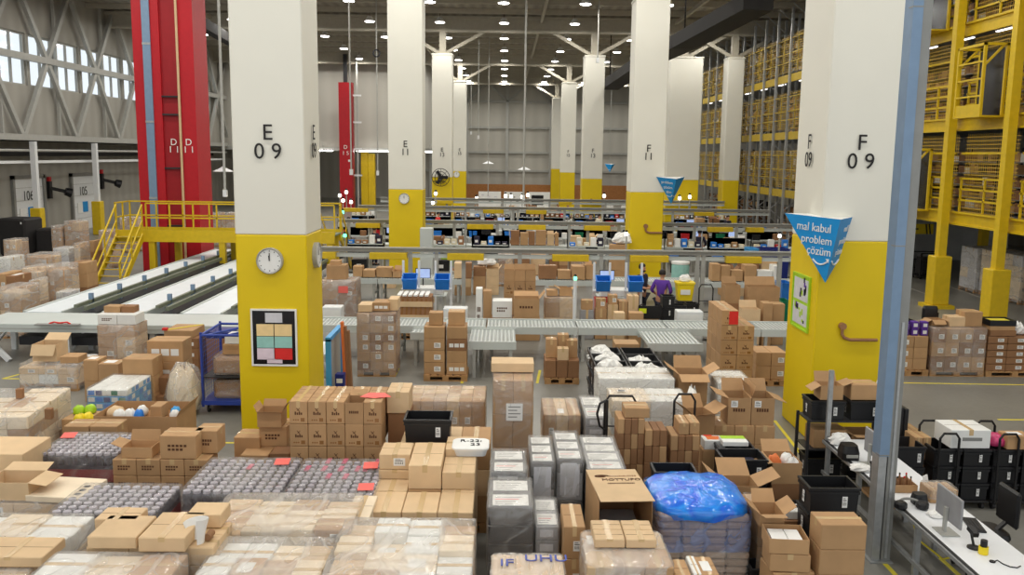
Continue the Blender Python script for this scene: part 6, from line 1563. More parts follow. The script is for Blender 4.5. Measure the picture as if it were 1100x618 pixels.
b = MB(); b.cyl((0, 0, 0), (0, 0, .08), .05, 'yellow_plastic', n=16); b.build('yellow_base', t); b = MB(); b.cyl((0, 0, .08), (0, 0, .15), .035, 'black_plastic', n=16); b.build('black_cap', t)
p = on(1068, 604); b = MB(); b.tube([(0, 0, .006), (.05, .03, .006), (.06, -.05, .006), (.1, -.12, .006), (.16, -.14, .006), (.22, -.1, .006)], .006, 'ink'); b.cyl((-.02, 0, 0), (-.02, 0, .012), .03, 'ink'); tag(b.build('cable', None, p), 'thin black cable lying on the white desk at the right edge', 'cable')
# headset and black objects
p = on(978, 546); t = thing('headset', 'black and grey headset lying on the white desk behind the steel post', 'headset', p)
b = MB(); b.tube([(math.cos(a)*.13, math.sin(a)*.1, .05+.03*math.sin(a)) for a in [math.pi*i/10 for i in range(11)]], .016, 'post_grey', 7); b.build('headband', t)
for s in (-1, 1): b = MB(); b.lathe([(.05, 0), (.075, .02), (.075, .07), (.05, .09)], 'black_plastic', n=14); b.build('ear_cup', t, (s*.13, -.02, 0))
p = on(987, 541); t = thing('camera_box', 'rounded black device on the white desk beside the headset', 'device', p+Vector((0, 0, 0)))
b = MB(); rr_stack(b, [(.17, .15, .04, 0), (.18, .16, .05, .06), (.15, .13, .04, .13)], 'black_plastic'); b.build('body', t); b = MB(); b.cyl((0, -.081, .06), (0, -.09, .06), .045, 'dark_steel', n=16); b.build('front_disc', t)
p = on(911, 492); t = thing('label_printer', 'black rounded label printer on the far part of the white desk', 'printer', p)
b = MB(); rr_stack(b, [(.24, .26, .05, 0), (.25, .28, .07, .1), (.2, .22, .06, .2)], 'black_plastic'); b.build('body', t); b = MB(); b.box(-.08, .08, -.16, -.142, .05, .09, 'grey_steel'); b.build('paper_slot', t)
for i, (px, py, w_, h, nm) in enumerate(((900, 478, .34, .16, 'crumpled white and yellow paper heap at the far end of the white desk'), (921, 506, .3, .08, 'crumpled white paper between the monitors on the white desk'), (1003, 556, .22, .06, 'small white crumpled paper beside the nearer monitor'))):
    p = on(px, py); pile_bag(p.x+.05, p.y+.03, .751, w_, w_*.9, h, nm, 'paper', 'paper', 'paper_heap', seed=i)
p = on(939, 515); t = thing('pen_bin', 'tall narrow black bin on the white desk edge left of the steel post', 'bin', p); b = MB(); b.box(-.04, .04, -.05, .05, 0, .2, 'black_plastic'); b.box(-.05, .05, -.06, .06, .2, .23, 'black_plastic'); b.build('body', t); b = MB(); b.box(-.03, .03, -.053, -.05, .01, .09, 'paper'); b.build('white_label', t)
p = on(992, 535); b = MB(); b.add([(-.06, 0, 0), (.06, 0, 0), (.06, .05, .24), (-.06, .05, .24), (-.06, .01, 0), (.06, .01, 0), (.06, .06, .24), (-.06, .06, .24)], [(0,1,2,3),(7,6,5,4),(0,4,5,1),(1,5,6,2),(2,6,7,3),(3,7,4,0)], 'paper'); tag(b.build('paper_card', None, p+Vector((.1, .1, 0)), .7), 'white paper card standing on the white desk behind the headset', 'card')
# things behind the desk
x0, x1, y = FE(1000, 1030, 527, .92)
wrapped('film wrapped carton of small white packs on the white desk, right of the card', x0, x1, y, y+.3, .92, 4, 1, 1, m='kraft', z0=.752, film='wrap', pal=False, stick=0, tp='y')
x0, x1, y = FE(962, 986, 521, .86)
open_carton((x0+x1)/2, y+.15, .752, x1-x0, .3, .1, 'low open brown carton of bottles on the white desk behind the steel post', flaps='')
for i in range(3):
    for j in range(2):
        q = thing('bottle', 'brown bottle in the low carton on the desk, %s from left, %s row' % (nth(i), ('front', 'back')[j]), 'bottle', (x0+(x1-x0)*(.2+.3*i), y+.08+.13*j, .76), 0, 'bottles in the open carton'); b = MB(); b.lathe([(.024, 0), (.025, .09), (.02, .12), (.01, .14), (.01, .16)], 'kraft_dark', n=10); b.build('glass_body', q); b = MB(); b.cyl((0, 0, .16), (0, 0, .18), .011, 'redpaper' if (i+j) % 2 else 'dark_steel', n=8); b.build('cap', q)
# black totes and carton stack right of the post
x0, x1, y = FE(960, 996, 480, .92)
for k in range(3): tote((x0+x1)/2, y+.25, .305*(2-k), x1-x0, .5, .302, 'black tote stacked right behind the steel post, %s of three' % ['top', 'middle', 'lowest'][k], group='black totes behind the steel post', lx=.3)
x0, x1, y = FE(965, 984, 436, 1.36)
b = MB(); 
t = thing('folded_crates', 'upright stack of folded black crates behind the steel post', 'crates', ((x0+x1)/2, y+.3, 0))
for i in range(4): b = MB(); b.cbox(-.19+.07*i, -.125+.07*i, -.2, .2, .93 if False else 0, 1.34-.02*i, 'black_plastic', .012); b.build('folded_crate', t)
x0, x1, y = FE(983, 1001, 470, .96)
for k in range(3):
    for i in range(2): carton(x0+(x1-x0)/2*(i+.5), y+.35, .32*(2-k), (x1-x0)/2-.004, .7, .317, 'brown carton with white labels right of black totes, %s row, %s' % (['top', 'middle', 'bottom'][k], ('left', 'right')[i]), group='labelled cartons right of the post', stick='front' if i == 0 else None, tape='y' if k == 0 else None, m='kraft' if k == 0 else 'kraft_dark')
# tote wall on trolleys
x0, x1, y = FE(1036, 1100, 484, .88); cw = (x1-x0)/2
for i in range(4):
    for k in range(3):
        tote(x0+cw*(i+.5)-cw, y+.3, .13+.25*(2-k), cw-.015, .56, .248, 'black tote on black trolleys at right, %s row, %s column' % (['top', 'middle', 'bottom'][k], nth(i)), group='black totes on trolleys', lx=.12)
for i in range(2):
    t = thing('platform_trolley', 'black platform trolley under the wall of black totes, %s' % ('left', 'right')[i], 'trolley', (x0-cw+cw*2*(i+.5), y+.3, 0))
    b = MB(); b.cbox(-cw+.01, cw-.01, -.3, .3, .1, .128, 'black_metal', .006); b.build('platform', t)
    for sx in (-1, 1):
        for sy in (-1, 1): b = MB(); b.cyl((sx*(cw-.08)-.02, sy*.24, .05), (sx*(cw-.08)+.02, sy*.24, .05), .05, 'darkrubber', n=10); b.build('caster', t)
    for s in (-1, 1):
        b = MB(); yy = s*.315; xx = -cw+.06; b.tube([(xx, yy, .11), (xx, yy, 1.05), (xx+.05, yy, 1.12), (xx+.22, yy, 1.12), (xx+.27, yy, 1.05), (xx+.27, yy, .11)], .018, 'black_metal', 8); b.build('push_handle', t)
xx0, xx1, yy = FE(1031, 1074, 484, .882)
o = carton(x0+cw*.25, y+.3, .885, .56, .5, .27, 'white carton on the black totes between black trolley handles', m='white', tape='y', prnt=None)
b = MB(); b.box(-.12, .16, -.002, 0, .06, .11, 'post_grey'); b.build('printed_mark', o, (0, -.25, .05))
pile_bag(x0+cw*1.35, y+.25, .885, .34, .4, .17, 'pink film covered pack on the black totes at the right edge', 'magenta', 'pack', 'film_pack')
carton(x0+cw*1.85, y+.15, .885, .34, .26, .2, 'brown carton with white top sheet at the right edge on the black totes', stick='top', tape=None)
# office chair
t = thing('office_chair', 'black office chair at the right edge behind the white desk', 'chair', (5.8, 10.15, 0))
for k in range(5):
    a = 2*math.pi*k/5; b = MB(); b.bar((0, 0, .1), (math.cos(a)*.3, math.sin(a)*.3, .07), .04, .03, 'black_plastic'); b.cyl((math.cos(a)*.3-.015, math.sin(a)*.3, .03), (math.cos(a)*.3+.015, math.sin(a)*.3, .03), .03, 'darkrubber', n=10); b.build('base_arm', t)
b = MB(); b.cyl((0, 0, .1), (0, 0, .44), .025, 'dark_steel'); b.build('gas_lift', t)
b = MB(); rr_stack(b, [(.46, .44, .1, .44), (.5, .48, .12, .48), (.46, .44, .1, .53)], 'black_plastic'); b.build('seat', t)
b = MB(); b.cbox(.24, .3, -.22, .22, .6, 1.05, 'black_plastic', .025); b.bar((.1, 0, .46), (.28, 0, .65), .06, .03, 'black_plastic'); b.build('backrest', t)
# ---------------------------------------------------------------- pallets behind the yellow line on the right
Y0 = 19.9
x0, x1 = X(957, Y0, .6), X(998, Y0, .6)
pallet(x1-x0+.05, .9, None, ((x0+x1)/2, Y0+.45, 0), 'wooden pallet under brown cartons and small purple packs, behind the steel post')
for k in range(3):
    for i in range(2):
        wdt = (x1-x0)*(.62 if i == 0 else .36); xc = x0+(x1-x0)*(.31 if i == 0 else .81)
        carton(xc, Y0+.4, .142+.26*k, wdt, .7, .257, 'brown carton on the pallet behind the steel post, %s layer, %s' % (['bottom', 'middle', 'top'][k], ('wide left', 'narrow right')[i]), stick='front' if i == 0 else None, tape=None)
for i in range(4):
    for k in range(2):
        b = MB(); b.cbox(-.075, .075, -.08, .08, 0, .16, 'purple', .01); b.box(-.045, .045, -.083, -.08, .04, .12, 'white'); tag(b.build('purple_pack', None, (x0+.14+.22*i, Y0+.2, .924+.163*k)), 'small purple pack with white label behind the steel post, %s row, %s' % (('lower', 'upper')[k], nth(i)), 'pack', 'purple packs')
Tt(962, 994, 340, 1.62, .32, .4, 'black tote with raised handles on the pallet behind the steel post', lab='front') if False else None
TH = tote((x0+x1)/2-.05, Y0+.62, .924, .62, .36, .3, 'black tote with raised handles on the pallet behind the steel post', lx=.3)
for i in range(2): b = MB(); b.tube([(-.2+.06*i, .1*i, 0), (-.18+.06*i, .1*i, .34-.1*i), (-.1+.04*i, .1*i, .38-.1*i), (.14, .1*i, .38-.1*i), (.2, .1*i, .32-.1*i), (.2, .1*i, 0)], .016, 'black_metal'); b.build('handle_loop', TH, (0, 0, .29))
x0, x1 = X(1001, Y0, .6), X(1059, Y0, .6)
wrapped('film wrapped brown cartons with round labels, middle pallet behind the yellow line', x0, x1, Y0, Y0+1.0, 1.12, 4, 2, 3, m='kraft', mats=['kraft', 'kraft_dark'], film='wrap', stick=.8)
for i, (u, v, z, w_, d, h, m, nm, op) in enumerate(((.17, .4, 1.135, .3, .34, .14, 'kraft', 'low open carton on the middle pallet behind the yellow line', 1), (.5, .35, 1.135, .36, .36, .22, 'kraft_light', 'pale carton on the middle pallet behind the yellow line', 0), (.8, .4, 1.135, .42, .42, .34, 'kraft', 'reddish brown carton on the right of the middle pallet', 0))):
    (open_carton if op else carton)(x0+(x1-x0)*u, Y0+v, z, w_, d, h, nm, m=m)
t = thing('folding_seat', 'black padded seat back standing on the middle pallet', 'seat', (x0+.3, Y0+.86, 1.135)); b = MB(); rr_stack(b, [(.34, .1, .04, 0), (.36, .12, .05, .1), (.36, .12, .05, .3), (.3, .1, .04, .36)], 'black_plastic'); b.build('pad', t); b = MB(); b.cyl((.2, 0, .0), (.2, 0, .2), .015, 'black_metal'); b.build('side_bar', t)
x0, x1 = X(1061, Y0, .6), X(1125, Y0, .6)
pallet(x1-x0, .9, None, ((x0+x1)/2, Y0+.45, 0), 'wooden pallet under the brown tray stacks at the right edge')
for k in range(5):
    for i in range(3):
        xc = x0+(x1-x0)/3*(i+.5)
        o = carton(xc, Y0+.42, .142+.16*k, (x1-x0)/3-.01, .8, .15, 'brown tray with white label at right edge, %s layer, %s stack' % (['bottom', 'second', 'middle', 'fourth', 'top'][k], nth(i)), group='brown trays at the right edge', name='carton_tray', cat='tray', m='kraft_dark', stick='front', tape=None)
carton(x0+.35, Y0+.3, .944, .6, .5, .13, 'brown flat carton under the black tray at the right edge', m='kraft_dark', tape=None); carton(x0+.33, Y0+.3, 1.076, .58, .48, .1, 'pale brown flat carton directly under the black tray', m='kraft', tape=None)
t = thing('black_tray', 'black shallow tray with yellow lining on cartons at the right edge', 'tray', (x0+.33, Y0+.3, 1.178)); b = MB(); b.box(-.3, .3, -.25, .25, 0, .02, 'black_plastic'); b.box(-.3, .3, -.25, -.23, .02, .13, 'black_plastic'); b.box(-.3, .3, .23, .25, .02, .13, 'black_plastic'); b.box(-.3, -.28, -.23, .23, .02, .13, 'black_plastic'); b.box(.28, .3, -.23, .23, .02, .13, 'black_plastic'); b.build('tray_body', t); b = MB(); b.box(-.26, .26, -.21, .21, .02, .1, 'line_yellow'); b.build('yellow_lining', t)
pile_bag(x0+.85, Y0+.35, .944, .3, .3, .26, 'white crumpled paper bag at the right edge pallet', 'paper', seed=9); pile_bag(x0+1.12, Y0+.3, .944, .26, .3, .16, 'orange soft pack at the right edge pallet', 'orange', seed=4)
# left neighbour of near right column, partly hidden pallet
x0, x1 = X(813, 18.8, .4), X(846, 18.8, .4)
pallet(x1-x0, .9, None, ((x0+x1)/2, 19.3, 0), 'wooden pallet with cartons left behind the near right column')
for i in range(2):
    for k in range(2): carton(x0+(x1-x0)/2*(i+.5), 19.25, .142+.3*k, (x1-x0)/2-.01, .7, .297, 'brown carton on pallet left behind near right column, %s, %s' % (('left', 'right')[i], ('lower', 'upper')[k]), stick='front' if i else None, tape=None)
# under the tower: wrapped tall pallets, plastic sheet wall, cage
for i in range(5):
    y = 34.0-1.25*i; x = 17.55+.12*i
    wrapped('tall silvery film wrapped pallet under the tower, %s from left' % nth(i), x, x+1.15, y-1.15, y, 1.68, 2, 2, 4, mats=['grey_paper', 'pale'], film='wrap_thick', stick=.2, group='silvery wrapped pallets under the tower')
M['sheet_wall'] = plain('white plastic sheet', rgb(206, 206, 204), .5, noise=.08, scale=1.2, bump=.3)
b = MB(); b.box(17.2, 25, 44.0, 44.05, 0, 3.0, 'sheet_wall'); tag(b.build('plastic_sheet', None), 'white hanging plastic sheet wall under the tower at right', 'sheet')
p = D(985, 247, 40)
t = thing('warning_sign', 'yellow hanging warning sign with black stripes under the tower', 'sign', D(984, 246, 38.5)); b = MB(); b.box(-.75, .75, -.02, .02, -.22, .22, 'yellow_plastic'); b.box(-.55, .1, -.024, -.02, -.03, .03, 'ink'); b.box(-.4, -.05, -.024, -.02, -.13, -.08, 'ink'); b.build('panel', t)
for k in range(2): b = MB(); b.add([(.45+.14*k, -.024, -.22), (.52+.14*k, -.024, -.22), (.45+.14*k, -.024, .22), (.38+.14*k, -.024, .22)], [(0, 1, 2, 3)], 'ink'); b.build('black_stripe', t)
b = MB(); b.cyl((-.6, 0, .22), (-.6, 0, 3.05-t.location.z), .01, 'dark_steel'); b.cyl((.6, 0, .22), (.6, 0, 3.05-t.location.z), .01, 'dark_steel'); b.build('hanging_wire', t)
t = thing('roll_cage', 'black roll cage standing before the plastic sheet under the tower', 'cage', (X(996, 37, 0), 37, 0))
for x in (-.5, .5):
    for y in (-.4, .4): b = MB(); b.box(x-.03, x+.03, y-.03, y+.03, .1, 1.1, 'black_metal'); b.build('post', t)
b = MB(); b.box(-.55, .55, -.45, .45, .1, .16, 'black_metal'); b.build('base', t)
for z in (.4, .75, 1.07): b = MB(); b.box(-.5, .5, -.42, -.38, z, z+.04, 'black_metal'); b.box(-.5, .5, .38, .42, z, z+.04, 'black_metal'); b.build('cross_rail', t)
b = MB(); b.cbox(-.4, .4, -.3, .3, .17, .9, 'darkrubber', .03); b.build('dark_load', t)
for x in (-.45, .45): b = MB(); b.cyl((x-.02, -.3, .05), (x+.02, -.3, .05), .05, 'darkrubber', n=10); b.cyl((x-.02, .3, .05), (x+.02, .3, .05), .05, 'darkrubber', n=10); b.build('caster', t)
# ================================================================ middle distance
# stacks in front of the main conveyor
x0, x1, y = FE(384, 425, 405, 0)
t = wrapped('tall film wrapped pallet of brown cartons with many white labels right of near left column', x0, x1, y, y+.9, 1.42, 3, 2, 6, mats=['kraft', 'kraft_dark', 'kraft'], film='wrap', stick=.75)
for i, (u, w_, h, m) in enumerate(((.2, .34, .16, 'kraft_light'), (.6, .42, .2, 'kraft'), (.9, .24, .26, 'kraft_light'))):
    carton(x0+(x1-x0)*u, y+.35+.1*i, 1.44, w_*.9, .5, h, 'loose carton on the tall labelled wrapped pallet, %s of three' % ('left', 'middle', 'right')[i], m=m, tape=None, prnt='panels' if i == 1 else None)
x0, x1, y = FE(455, 502, 410, 0)
pallet(x1-x0, .8, None, ((x0+x1)/2, y+.4, 0), 'wooden pallet under two brown carton columns, left of the middle roller spur')
hs = (1.2-.142)/4
for k in range(4):
    carton(x0+(x1-x0)*.24, y+.36, .142+hs*k, (x1-x0)*.47, .6, hs-.004, 'dark brown carton of the left column behind the tall tower, %s layer' % ['lowest', 'second', 'third', 'top'][k], m='kraft', stick='front' if k < 3 else None, tape='x' if k == 3 else None)
    carton(x0+(x1-x0)*.75, y+.36, .142+hs*k, (x1-x0)*.45, .6, hs-.004, 'labelled carton of the right column behind the tall tower, %s layer' % ['lowest', 'second', 'third', 'top'][k], m='kraft' if k != 2 else 'kraft_dark', prnt='panels' if k in (0, 2) else None, tape='x' if k == 3 else None)
carton(x0+.25, y+.36, 1.204, .3, .3, .28, 'small upright carton on top of the left column behind the tall tower', tape=None, m='kraft'); carton(x0+.7, y+.4, 1.204, .36, .4, .3, 'brown carton on top of the right column behind the tall tower', tape='x')
o = carton(x0+.68, y+.02, .95, .26, .1, .18, 'blue box leaning on the right column behind the tall tower', m='blue_frame', tape=None) if False else None
x0, x1, y = FE(585, 622, 413, 0)
pallet(x1-x0, .75, None, ((x0+x1)/2, y+.37, 0), 'small wooden pallet with slim brown cartons, standing alone on the aisle floor')
cw = (x1-x0)/3
for i in range(3):
    for j in range(2): carton(x0+cw*(i+.5), y+.19+.36*j, .142, cw-.01, .35, .38, 'brown carton on the small aisle pallet, lower layer, %s column, %s' % (nth(i), ('front', 'back')[j]), group='cartons on the small aisle pallet', tape=None, m='kraft_dark')
for i, (u, v, h) in enumerate(((.2, .5, .42), (.8, .5, .4), (.52, .2, .26), (.55, .62, .5))): carton(x0+(x1-x0)*u, y+v*.75, .524, .24, .25, h, 'slim brown carton standing on the small aisle pallet, %s' % ('left', 'right', 'front middle', 'back middle')[i], tape='y', m='kraft' if i != 2 else 'kraft_light')
# cartons behind the black crates
for i, (pa, pb, py, zt, h, m) in enumerate(((653, 677, 356, .98, .42, 'kraft'), (652, 676, 372, .55, .54, 'kraft'), (678, 690, 366, .7, .3, 'kraft'), (678, 691, 379, .38, .37, 'kraft_dark'))):
    x0, x1, y = FE(pa, pb, py, zt); carton((x0+x1)/2, 18.75 if i < 2 else 18.7, zt-h, x1-x0, .5, h, 'brown carton behind the black crates at centre right, %s %s' % (('left', 'left', 'right', 'right')[i], ('upper', 'lower', 'upper', 'lower')[i]), m=m, tape='x')
carton(X(684, 18.7, .4), 18.7, .382, .3, .4, .018, 'flat cardboard piece between the two right cartons behind the black crates', tape=None) if False else None
# tall printed stack with the red sheet
x0, x1, y = FE(775, 811, 350, 1.63)
cw = (x1-x0)/2
pallet(x1-x0+.02, 1.2, None, ((x0+x1)/2, y+.6, 0), 'wooden pallet under the tall printed stack with the red sheet')
hh = (1.63-.142)/5
for k in range(5):
    for i in range(2):
        for j in range(3):
            carton(x0+cw*(i+.5), y+.2+.4*j, .142+hh*k, cw-.006, .39, hh-.004, 'printed carton, red sheet stack, %s layer, %s column, %s from front' % (['lowest', 'second', 'third', 'fourth', 'fifth'][k], ('left', 'right')[i], nth(j)), group='tall printed stack', prnt='logo' if j == 0 else None, tape='y' if k == 4 else None)
for j in range(3):
    o = carton(x0+cw*.5, y+.2+.4*j, 1.632, cw-.006, .39, .3, 'printed carton on the very top of the red sheet stack, %s from front' % nth(j), prnt='logo' if j == 0 else None, tape='y')
    if j == 0: b = MB(); b.box(-.02, .16, -.004, 0, .02, .28, 'redpaper'); b.build('red_sheet', o, (0, -.196, 0))
# ---------------------------------------------------------------- behind the main conveyor
def at(pa, pb, y): return X(pa, y, .5), X(pb, y, .5)
x0, x1 = at(349, 386, 26.2)
wrapped('film wrapped brown load with a salmon label left of the totes, behind the main conveyor', x0, x1, 25.6, 26.5, 1.25, 2, 2, 2, mats=['kraft', 'kraft_dark'], film='wrap_thick')
b = MB(); b.box(-.14, .14, -.003, 0, 0, .2, 'pink'); tag(b.build('paper_label', None, ((x0+x1)/2+.15, 25.575, .9)), 'salmon paper label stuck on the wrapped load behind the main conveyor', 'label')
carton((x0+x1)/2-.08, 26.0, 1.265, .56, .5, .42, 'brown carton standing on the wrapped load with the salmon label', tape='x'); carton((x0+x1)/2-.12, 26.0, 1.688, .3, .3, .12, 'small brown carton topmost on the wrapped load with the salmon label', tape=None)
# crate of slim white slats
x0, x1 = at(429, 468, 24.2)
pallet(x1-x0, .8, None, ((x0+x1)/2, 23.8, 0), 'wooden pallet under the slatted pale crates behind the main conveyor')
t = thing('slatted_crate', 'pale slatted crate of brown bottles between the two left blue totes', 'crate', ((x0+x1)/2, 23.8, .142)); wd = (x1-x0)/2-.03
for i in range(6): b = MB(); b.box(-wd+i*wd/3.2, -wd+i*wd/3.2+.1, -.36, .36, 1.02, 1.06, 'paper'); b.build('top_slat', t)
for k in range(3):
    b = MB(); b.box(-wd, wd, -.37, -.35, .02+.36*k, .16+.36*k, 'kraft_light'); b.box(-wd, wd, .35, .37, .02+.36*k, .16+.36*k, 'kraft_light'); b.build('side_slat', t)
b = MB(); b.box(-wd+.03, wd-.03, -.34, .34, 0, 1.0, 'kraft_dark')
for i in range(7): b.bar((-wd+.08+i*wd/3.8, -.345, .05), (-wd+.16+i*wd/3.8, -.345, .96), .05, .01, 'tape_brown', (0, 1, 0))
b.build('bottle_load', t)
# tote stations
def station(px, y, n, red):
    xc = X(px, y, 1)
    for s in (-1, 1):
        t = thing('tote_stand', 'white post stand holding a tilted blue tote, %s station, %s' % (n, 'left' if s < 0 else 'right'), 'stand', (xc+s*.45, y, 0))
        for e in (-.22, .22): b = MB(); b.box(e-.03, e+.03, -.03, .03, 0, 1.95, 'white_metal'); b.build('post', t)
        b = MB(); b.box(-.25, .25, -.35, .05, .02, .06, 'white_metal'); b.box(-.25, .25, -.28, .0, 1.16, 1.19, 'white_metal'); b.build('shelf', t)
        tote(xc+s*.45, y-.26, 1.25, .42, .34, .34, 'blue tilted tote on the white stand, %s station, %s' % (n, 'left' if s < 0 else 'right'), m='blue_plastic', rot=(math.radians(24), 0, 0), lab=None, group='tilted blue totes')
    t = thing('station_bench', 'pale packing bench with shelf between two blue totes, %s station' % n, 'bench', (xc, y+.75, 0))
    b = MB(); b.cbox(-.5, .5, -.35, .35, .86, .9, 'bench', .01); b.build('bench_top', t)
    for e in (-.42, .42): b = MB(); b.box(e-.03, e+.03, -.3, .3, 0, .86, 'grey_steel'); b.build('leg', t)
    b = MB(); b.cbox(-.42, .42, -.3, .25, .9, 1.12, 'white', .03); b.build('white_hopper', t)
    t2 = thing('monitor', 'dark monitor over the packing bench, %s station' % n, 'monitor', (xc-.2, y+.9, 1.122))
    b = MB(); b.cyl((0, 0, 0), (0, 0, .22), .02, 'dark_steel'); b.build('stand', t2); b = MB(); b.cbox(-.22, .22, -.02, .02, .2, .5, 'black_plastic', .006); b.build('casing', t2); b = MB(); b.box(-.2, .2, -.023, -.02, .22, .48, 'screenglow'); b.build('screen', t2)
    if red: Z = tote(xc-.45, y-.3, .062, .44, .34, .95, 'red tote under the tilted blue tote, %s station' % n, m='red_plastic', lab=None)
station(459, 24.9, 'left', False); station(663, 24.9, 'right', True)
# large printed cartons and open tall stack
for nm, pa, pb, y, z0, h, d, m, kind in (
    ('white carton behind the main conveyor, left of the open red printed carton', 529, 550, 23.6, .58, .46, .5, 'white', 0),
    ('brown low carton under the white carton behind the main conveyor', 528, 551, 23.6, 0, .58, .52, 'kraft_dark', 0),
    ('white slim carton pair behind the main conveyor, left end of the carton row', 511, 518, 23.9, 0, 1.32, .4, 'white', 0),
    ('brown slim carton behind the main conveyor, beside the white slim carton', 519, 528, 23.9, 0, 1.26, .4, 'kraft', 0),
    ('open brown carton with red print behind the main conveyor', 552, 579, 23.4, .62, .52, .5, 'kraft', 1),
    ('flat brown carton under the red printed open carton', 551, 580, 23.4, 0, .62, .55, 'kraft', 0)):
    x0, x1 = at(pa, pb, y)
    (open_carton((x0+x1)/2, y+d/2, z0, x1-x0, d, h, nm, m=m, flaps='rb', ang=dict(r=50, b=25), prnt=True) if kind else carton((x0+x1)/2, y+d/2, z0+.001, x1-x0, d, h-.002, nm, m=m, prnt='text' if m == 'white' else None, tape=None))
x0, x1 = at(541, 575, 26.1); cw = (x1-x0)/3
for k in range(4):
    for i in range(3):
        lab = 'brown carton of the tall open topped stack behind main conveyor, %s row, %s column' % (['lowest', 'second', 'third', 'top'][k], nth(i))
        if k == 3: open_carton(x0+cw*(i+.5), 26.1, .42*k, cw-.01, .36, .3, lab, flaps='b', ang=dict(b=75), fl=.16, group='tall open topped stack')
        else: carton(x0+cw*(i+.5), 26.1, .42*k, cw-.01, .36, .415, lab, group='tall open topped stack', prnt='logo', tape=None)
row = [(586, 600, .44, .4, 'kraft'), (601, 616, .36, .36, 'kraft'), (588, 599, .7, .25, 'kraft_light'), (603, 615, .68, .3, 'kraft')]
x0, x1 = at(585, 616, 24)
wrapped('film covered brown carton pair behind main conveyor, left of the white beacon post', x0, x1, 23.9, 24.6, 1.1, 2, 1, 2, mats=['kraft', 'kraft_light'], film='wrap', pal=False, stick=0)
carton(x0+.2, 24.2, 1.12, .3, .35, .16, 'small brown carton on the film covered pair, left', tape=None); open_carton(x1-.22, 24.2, 1.12, .34, .35, .2, 'small open carton on the film covered pair, right', flaps='lr', ang=dict(l=30, r=20))
seq = [(623, 638, .8, .35, 'silver_box', 'silvery film'), (639, 652, .85, .3, 'kraft', 'brown'), (652, 664, .95, .35, 'kraft_light', 'pale brown'), (664, 674, 1.05, .4, 'kraft', 'tall brown'), (674, 686, 1.2, .4, 'kraft_light', 'taped brown'), (692, 708, .85, .5, 'kraft', 'wide brown')]
for i, (pa, pb, h, d, m, nm) in enumerate(seq):
    x0, x1 = at(pa, pb, 23.7); carton((x0+x1)/2, 23.7+d/2, 0, x1-x0-.02, d, h, '%s carton in the row behind the main conveyor, %s from the white beacon post' % (nm, nth(i)), m=m, tape='y')
    if i in (0, 1, 2): carton((x0+x1)/2, 23.7+d/2, h+.001, (x1-x0)*.8, d*.8, .26, 'smaller carton on top of the %s carton in the row behind main conveyor' % nm, m='kraft', tape='y', stick='front' if i > 0 else None)
for i, (pa, pb, m) in enumerate(((660, 671, 'kraft_light'), (676, 691, 'kraft'))):
    x0, x1 = at(pa, pb, 22.75); carton((x0+x1)/2, 22.9, 0, x1-x0, .3, .9, 'low brown carton just behind the main conveyor, %s of two' % ('left', 'right')[i], m=m, tape=None)
# white boxes on the floor behind the conveyor
for i, (pa, pb, y) in enumerate(((346, 367, 22.7), (476, 502, 22.7), (727, 755, 22.6))):
    x0, x1 = at(pa, pb, y); b = MB(); b.cbox(-(x1-x0)/2, (x1-x0)/2, -.2, .2, 0, .98, 'white_metal', .02)
    t = thing('control_cabinet', 'white metal cabinet behind the main conveyor, %s' % ('beside the near left column', 'right of the slatted crate', 'right of the black tote stack')[i], 'cabinet', ((x0+x1)/2, y+.2, 0)); b.build('body', t); b = MB(); b.box(-(x1-x0)/2+.04, (x1-x0)/2-.04, -.204, -.2, .1, .9, 'white'); b.build('door', t); b = MB(); b.box((x1-x0)/2-.12, (x1-x0)/2-.09, -.22, -.204, .45, .6, 'dark_steel'); b.build('handle', t)
# black tote stacks and yellow bin near the workers
for i, (pc, y, n) in enumerate(((717.5, 23.7, 4), (730, 24.0, 3), (744, 24.3, 3))):
    xx = X(pc, y, .5)
    for k in range(n): tote(xx, y+.2, .3*k, .36, .4, .296, 'black tote right of the two workers, %s stack, %s from floor' % (nth(i), nth(k)), group='black totes beside the workers', lab='front', lx=.1)
xx = X(736, 24.6, 1.2); carton(xx, 24.75, 0, .42, .4, 1.0, 'brown tall box under the yellow bin right of the workers', tape=None, m='kraft_dark') if False else None
t = thing('yellow_bin', 'yellow bin with a white bag on top beside the black totes', 'bin', (X(736, 24.9, 1.2), 25.0, 0)); b = MB(); b.cbox(-.22, .22, -.2, .2, 0, .9, 'dark_steel', .02); b.build('stand', t); b = MB(); rr_stack(b, [(.4, .36, .05, .9), (.5, .44, .06, 1.36), (.54, .48, .06, 1.37), (.54, .48, .06, 1.42)], 'yellow_plastic'); b.build('bin_body', t); b = MB(); b.box(-.15, .12, -.215, -.2, 1.08, 1.22, 'white'); b.build('white_sticker', t, (0, -.01, 0))
pile_bag(X(736, 24.9, 1.2), 25.0, 1.422, .36, .3, .2, 'white plastic bag lying on the yellow bin', 'paper', seed=2)
hand_truck(X(757, 23.9, .5), 23.9, 1.5, 'black hand truck right of the yellow bin behind the main conveyor', .38)
# carts in front of the workers
t = thing('tote_cart', 'black tube cart before the two workers', 'cart', (X(698, 23.55, .4), 23.6, 0))
for x in (-.3, .3): b = MB(); b.tube([(x, -.02, .05), (x, 0, .95), (x*.6, .02, 1.0)], .02, 'black_metal'); b.build('side_tube', t)
b = MB(); b.box(-.3, .3, -.02, .02, .6, .95, 'black_plastic'); b.build('panel', t); b = MB(); b.box(-.3, -.1, -.03, -.02, .75, .88, 'hivis'); b.build('yellow_sticker', t)
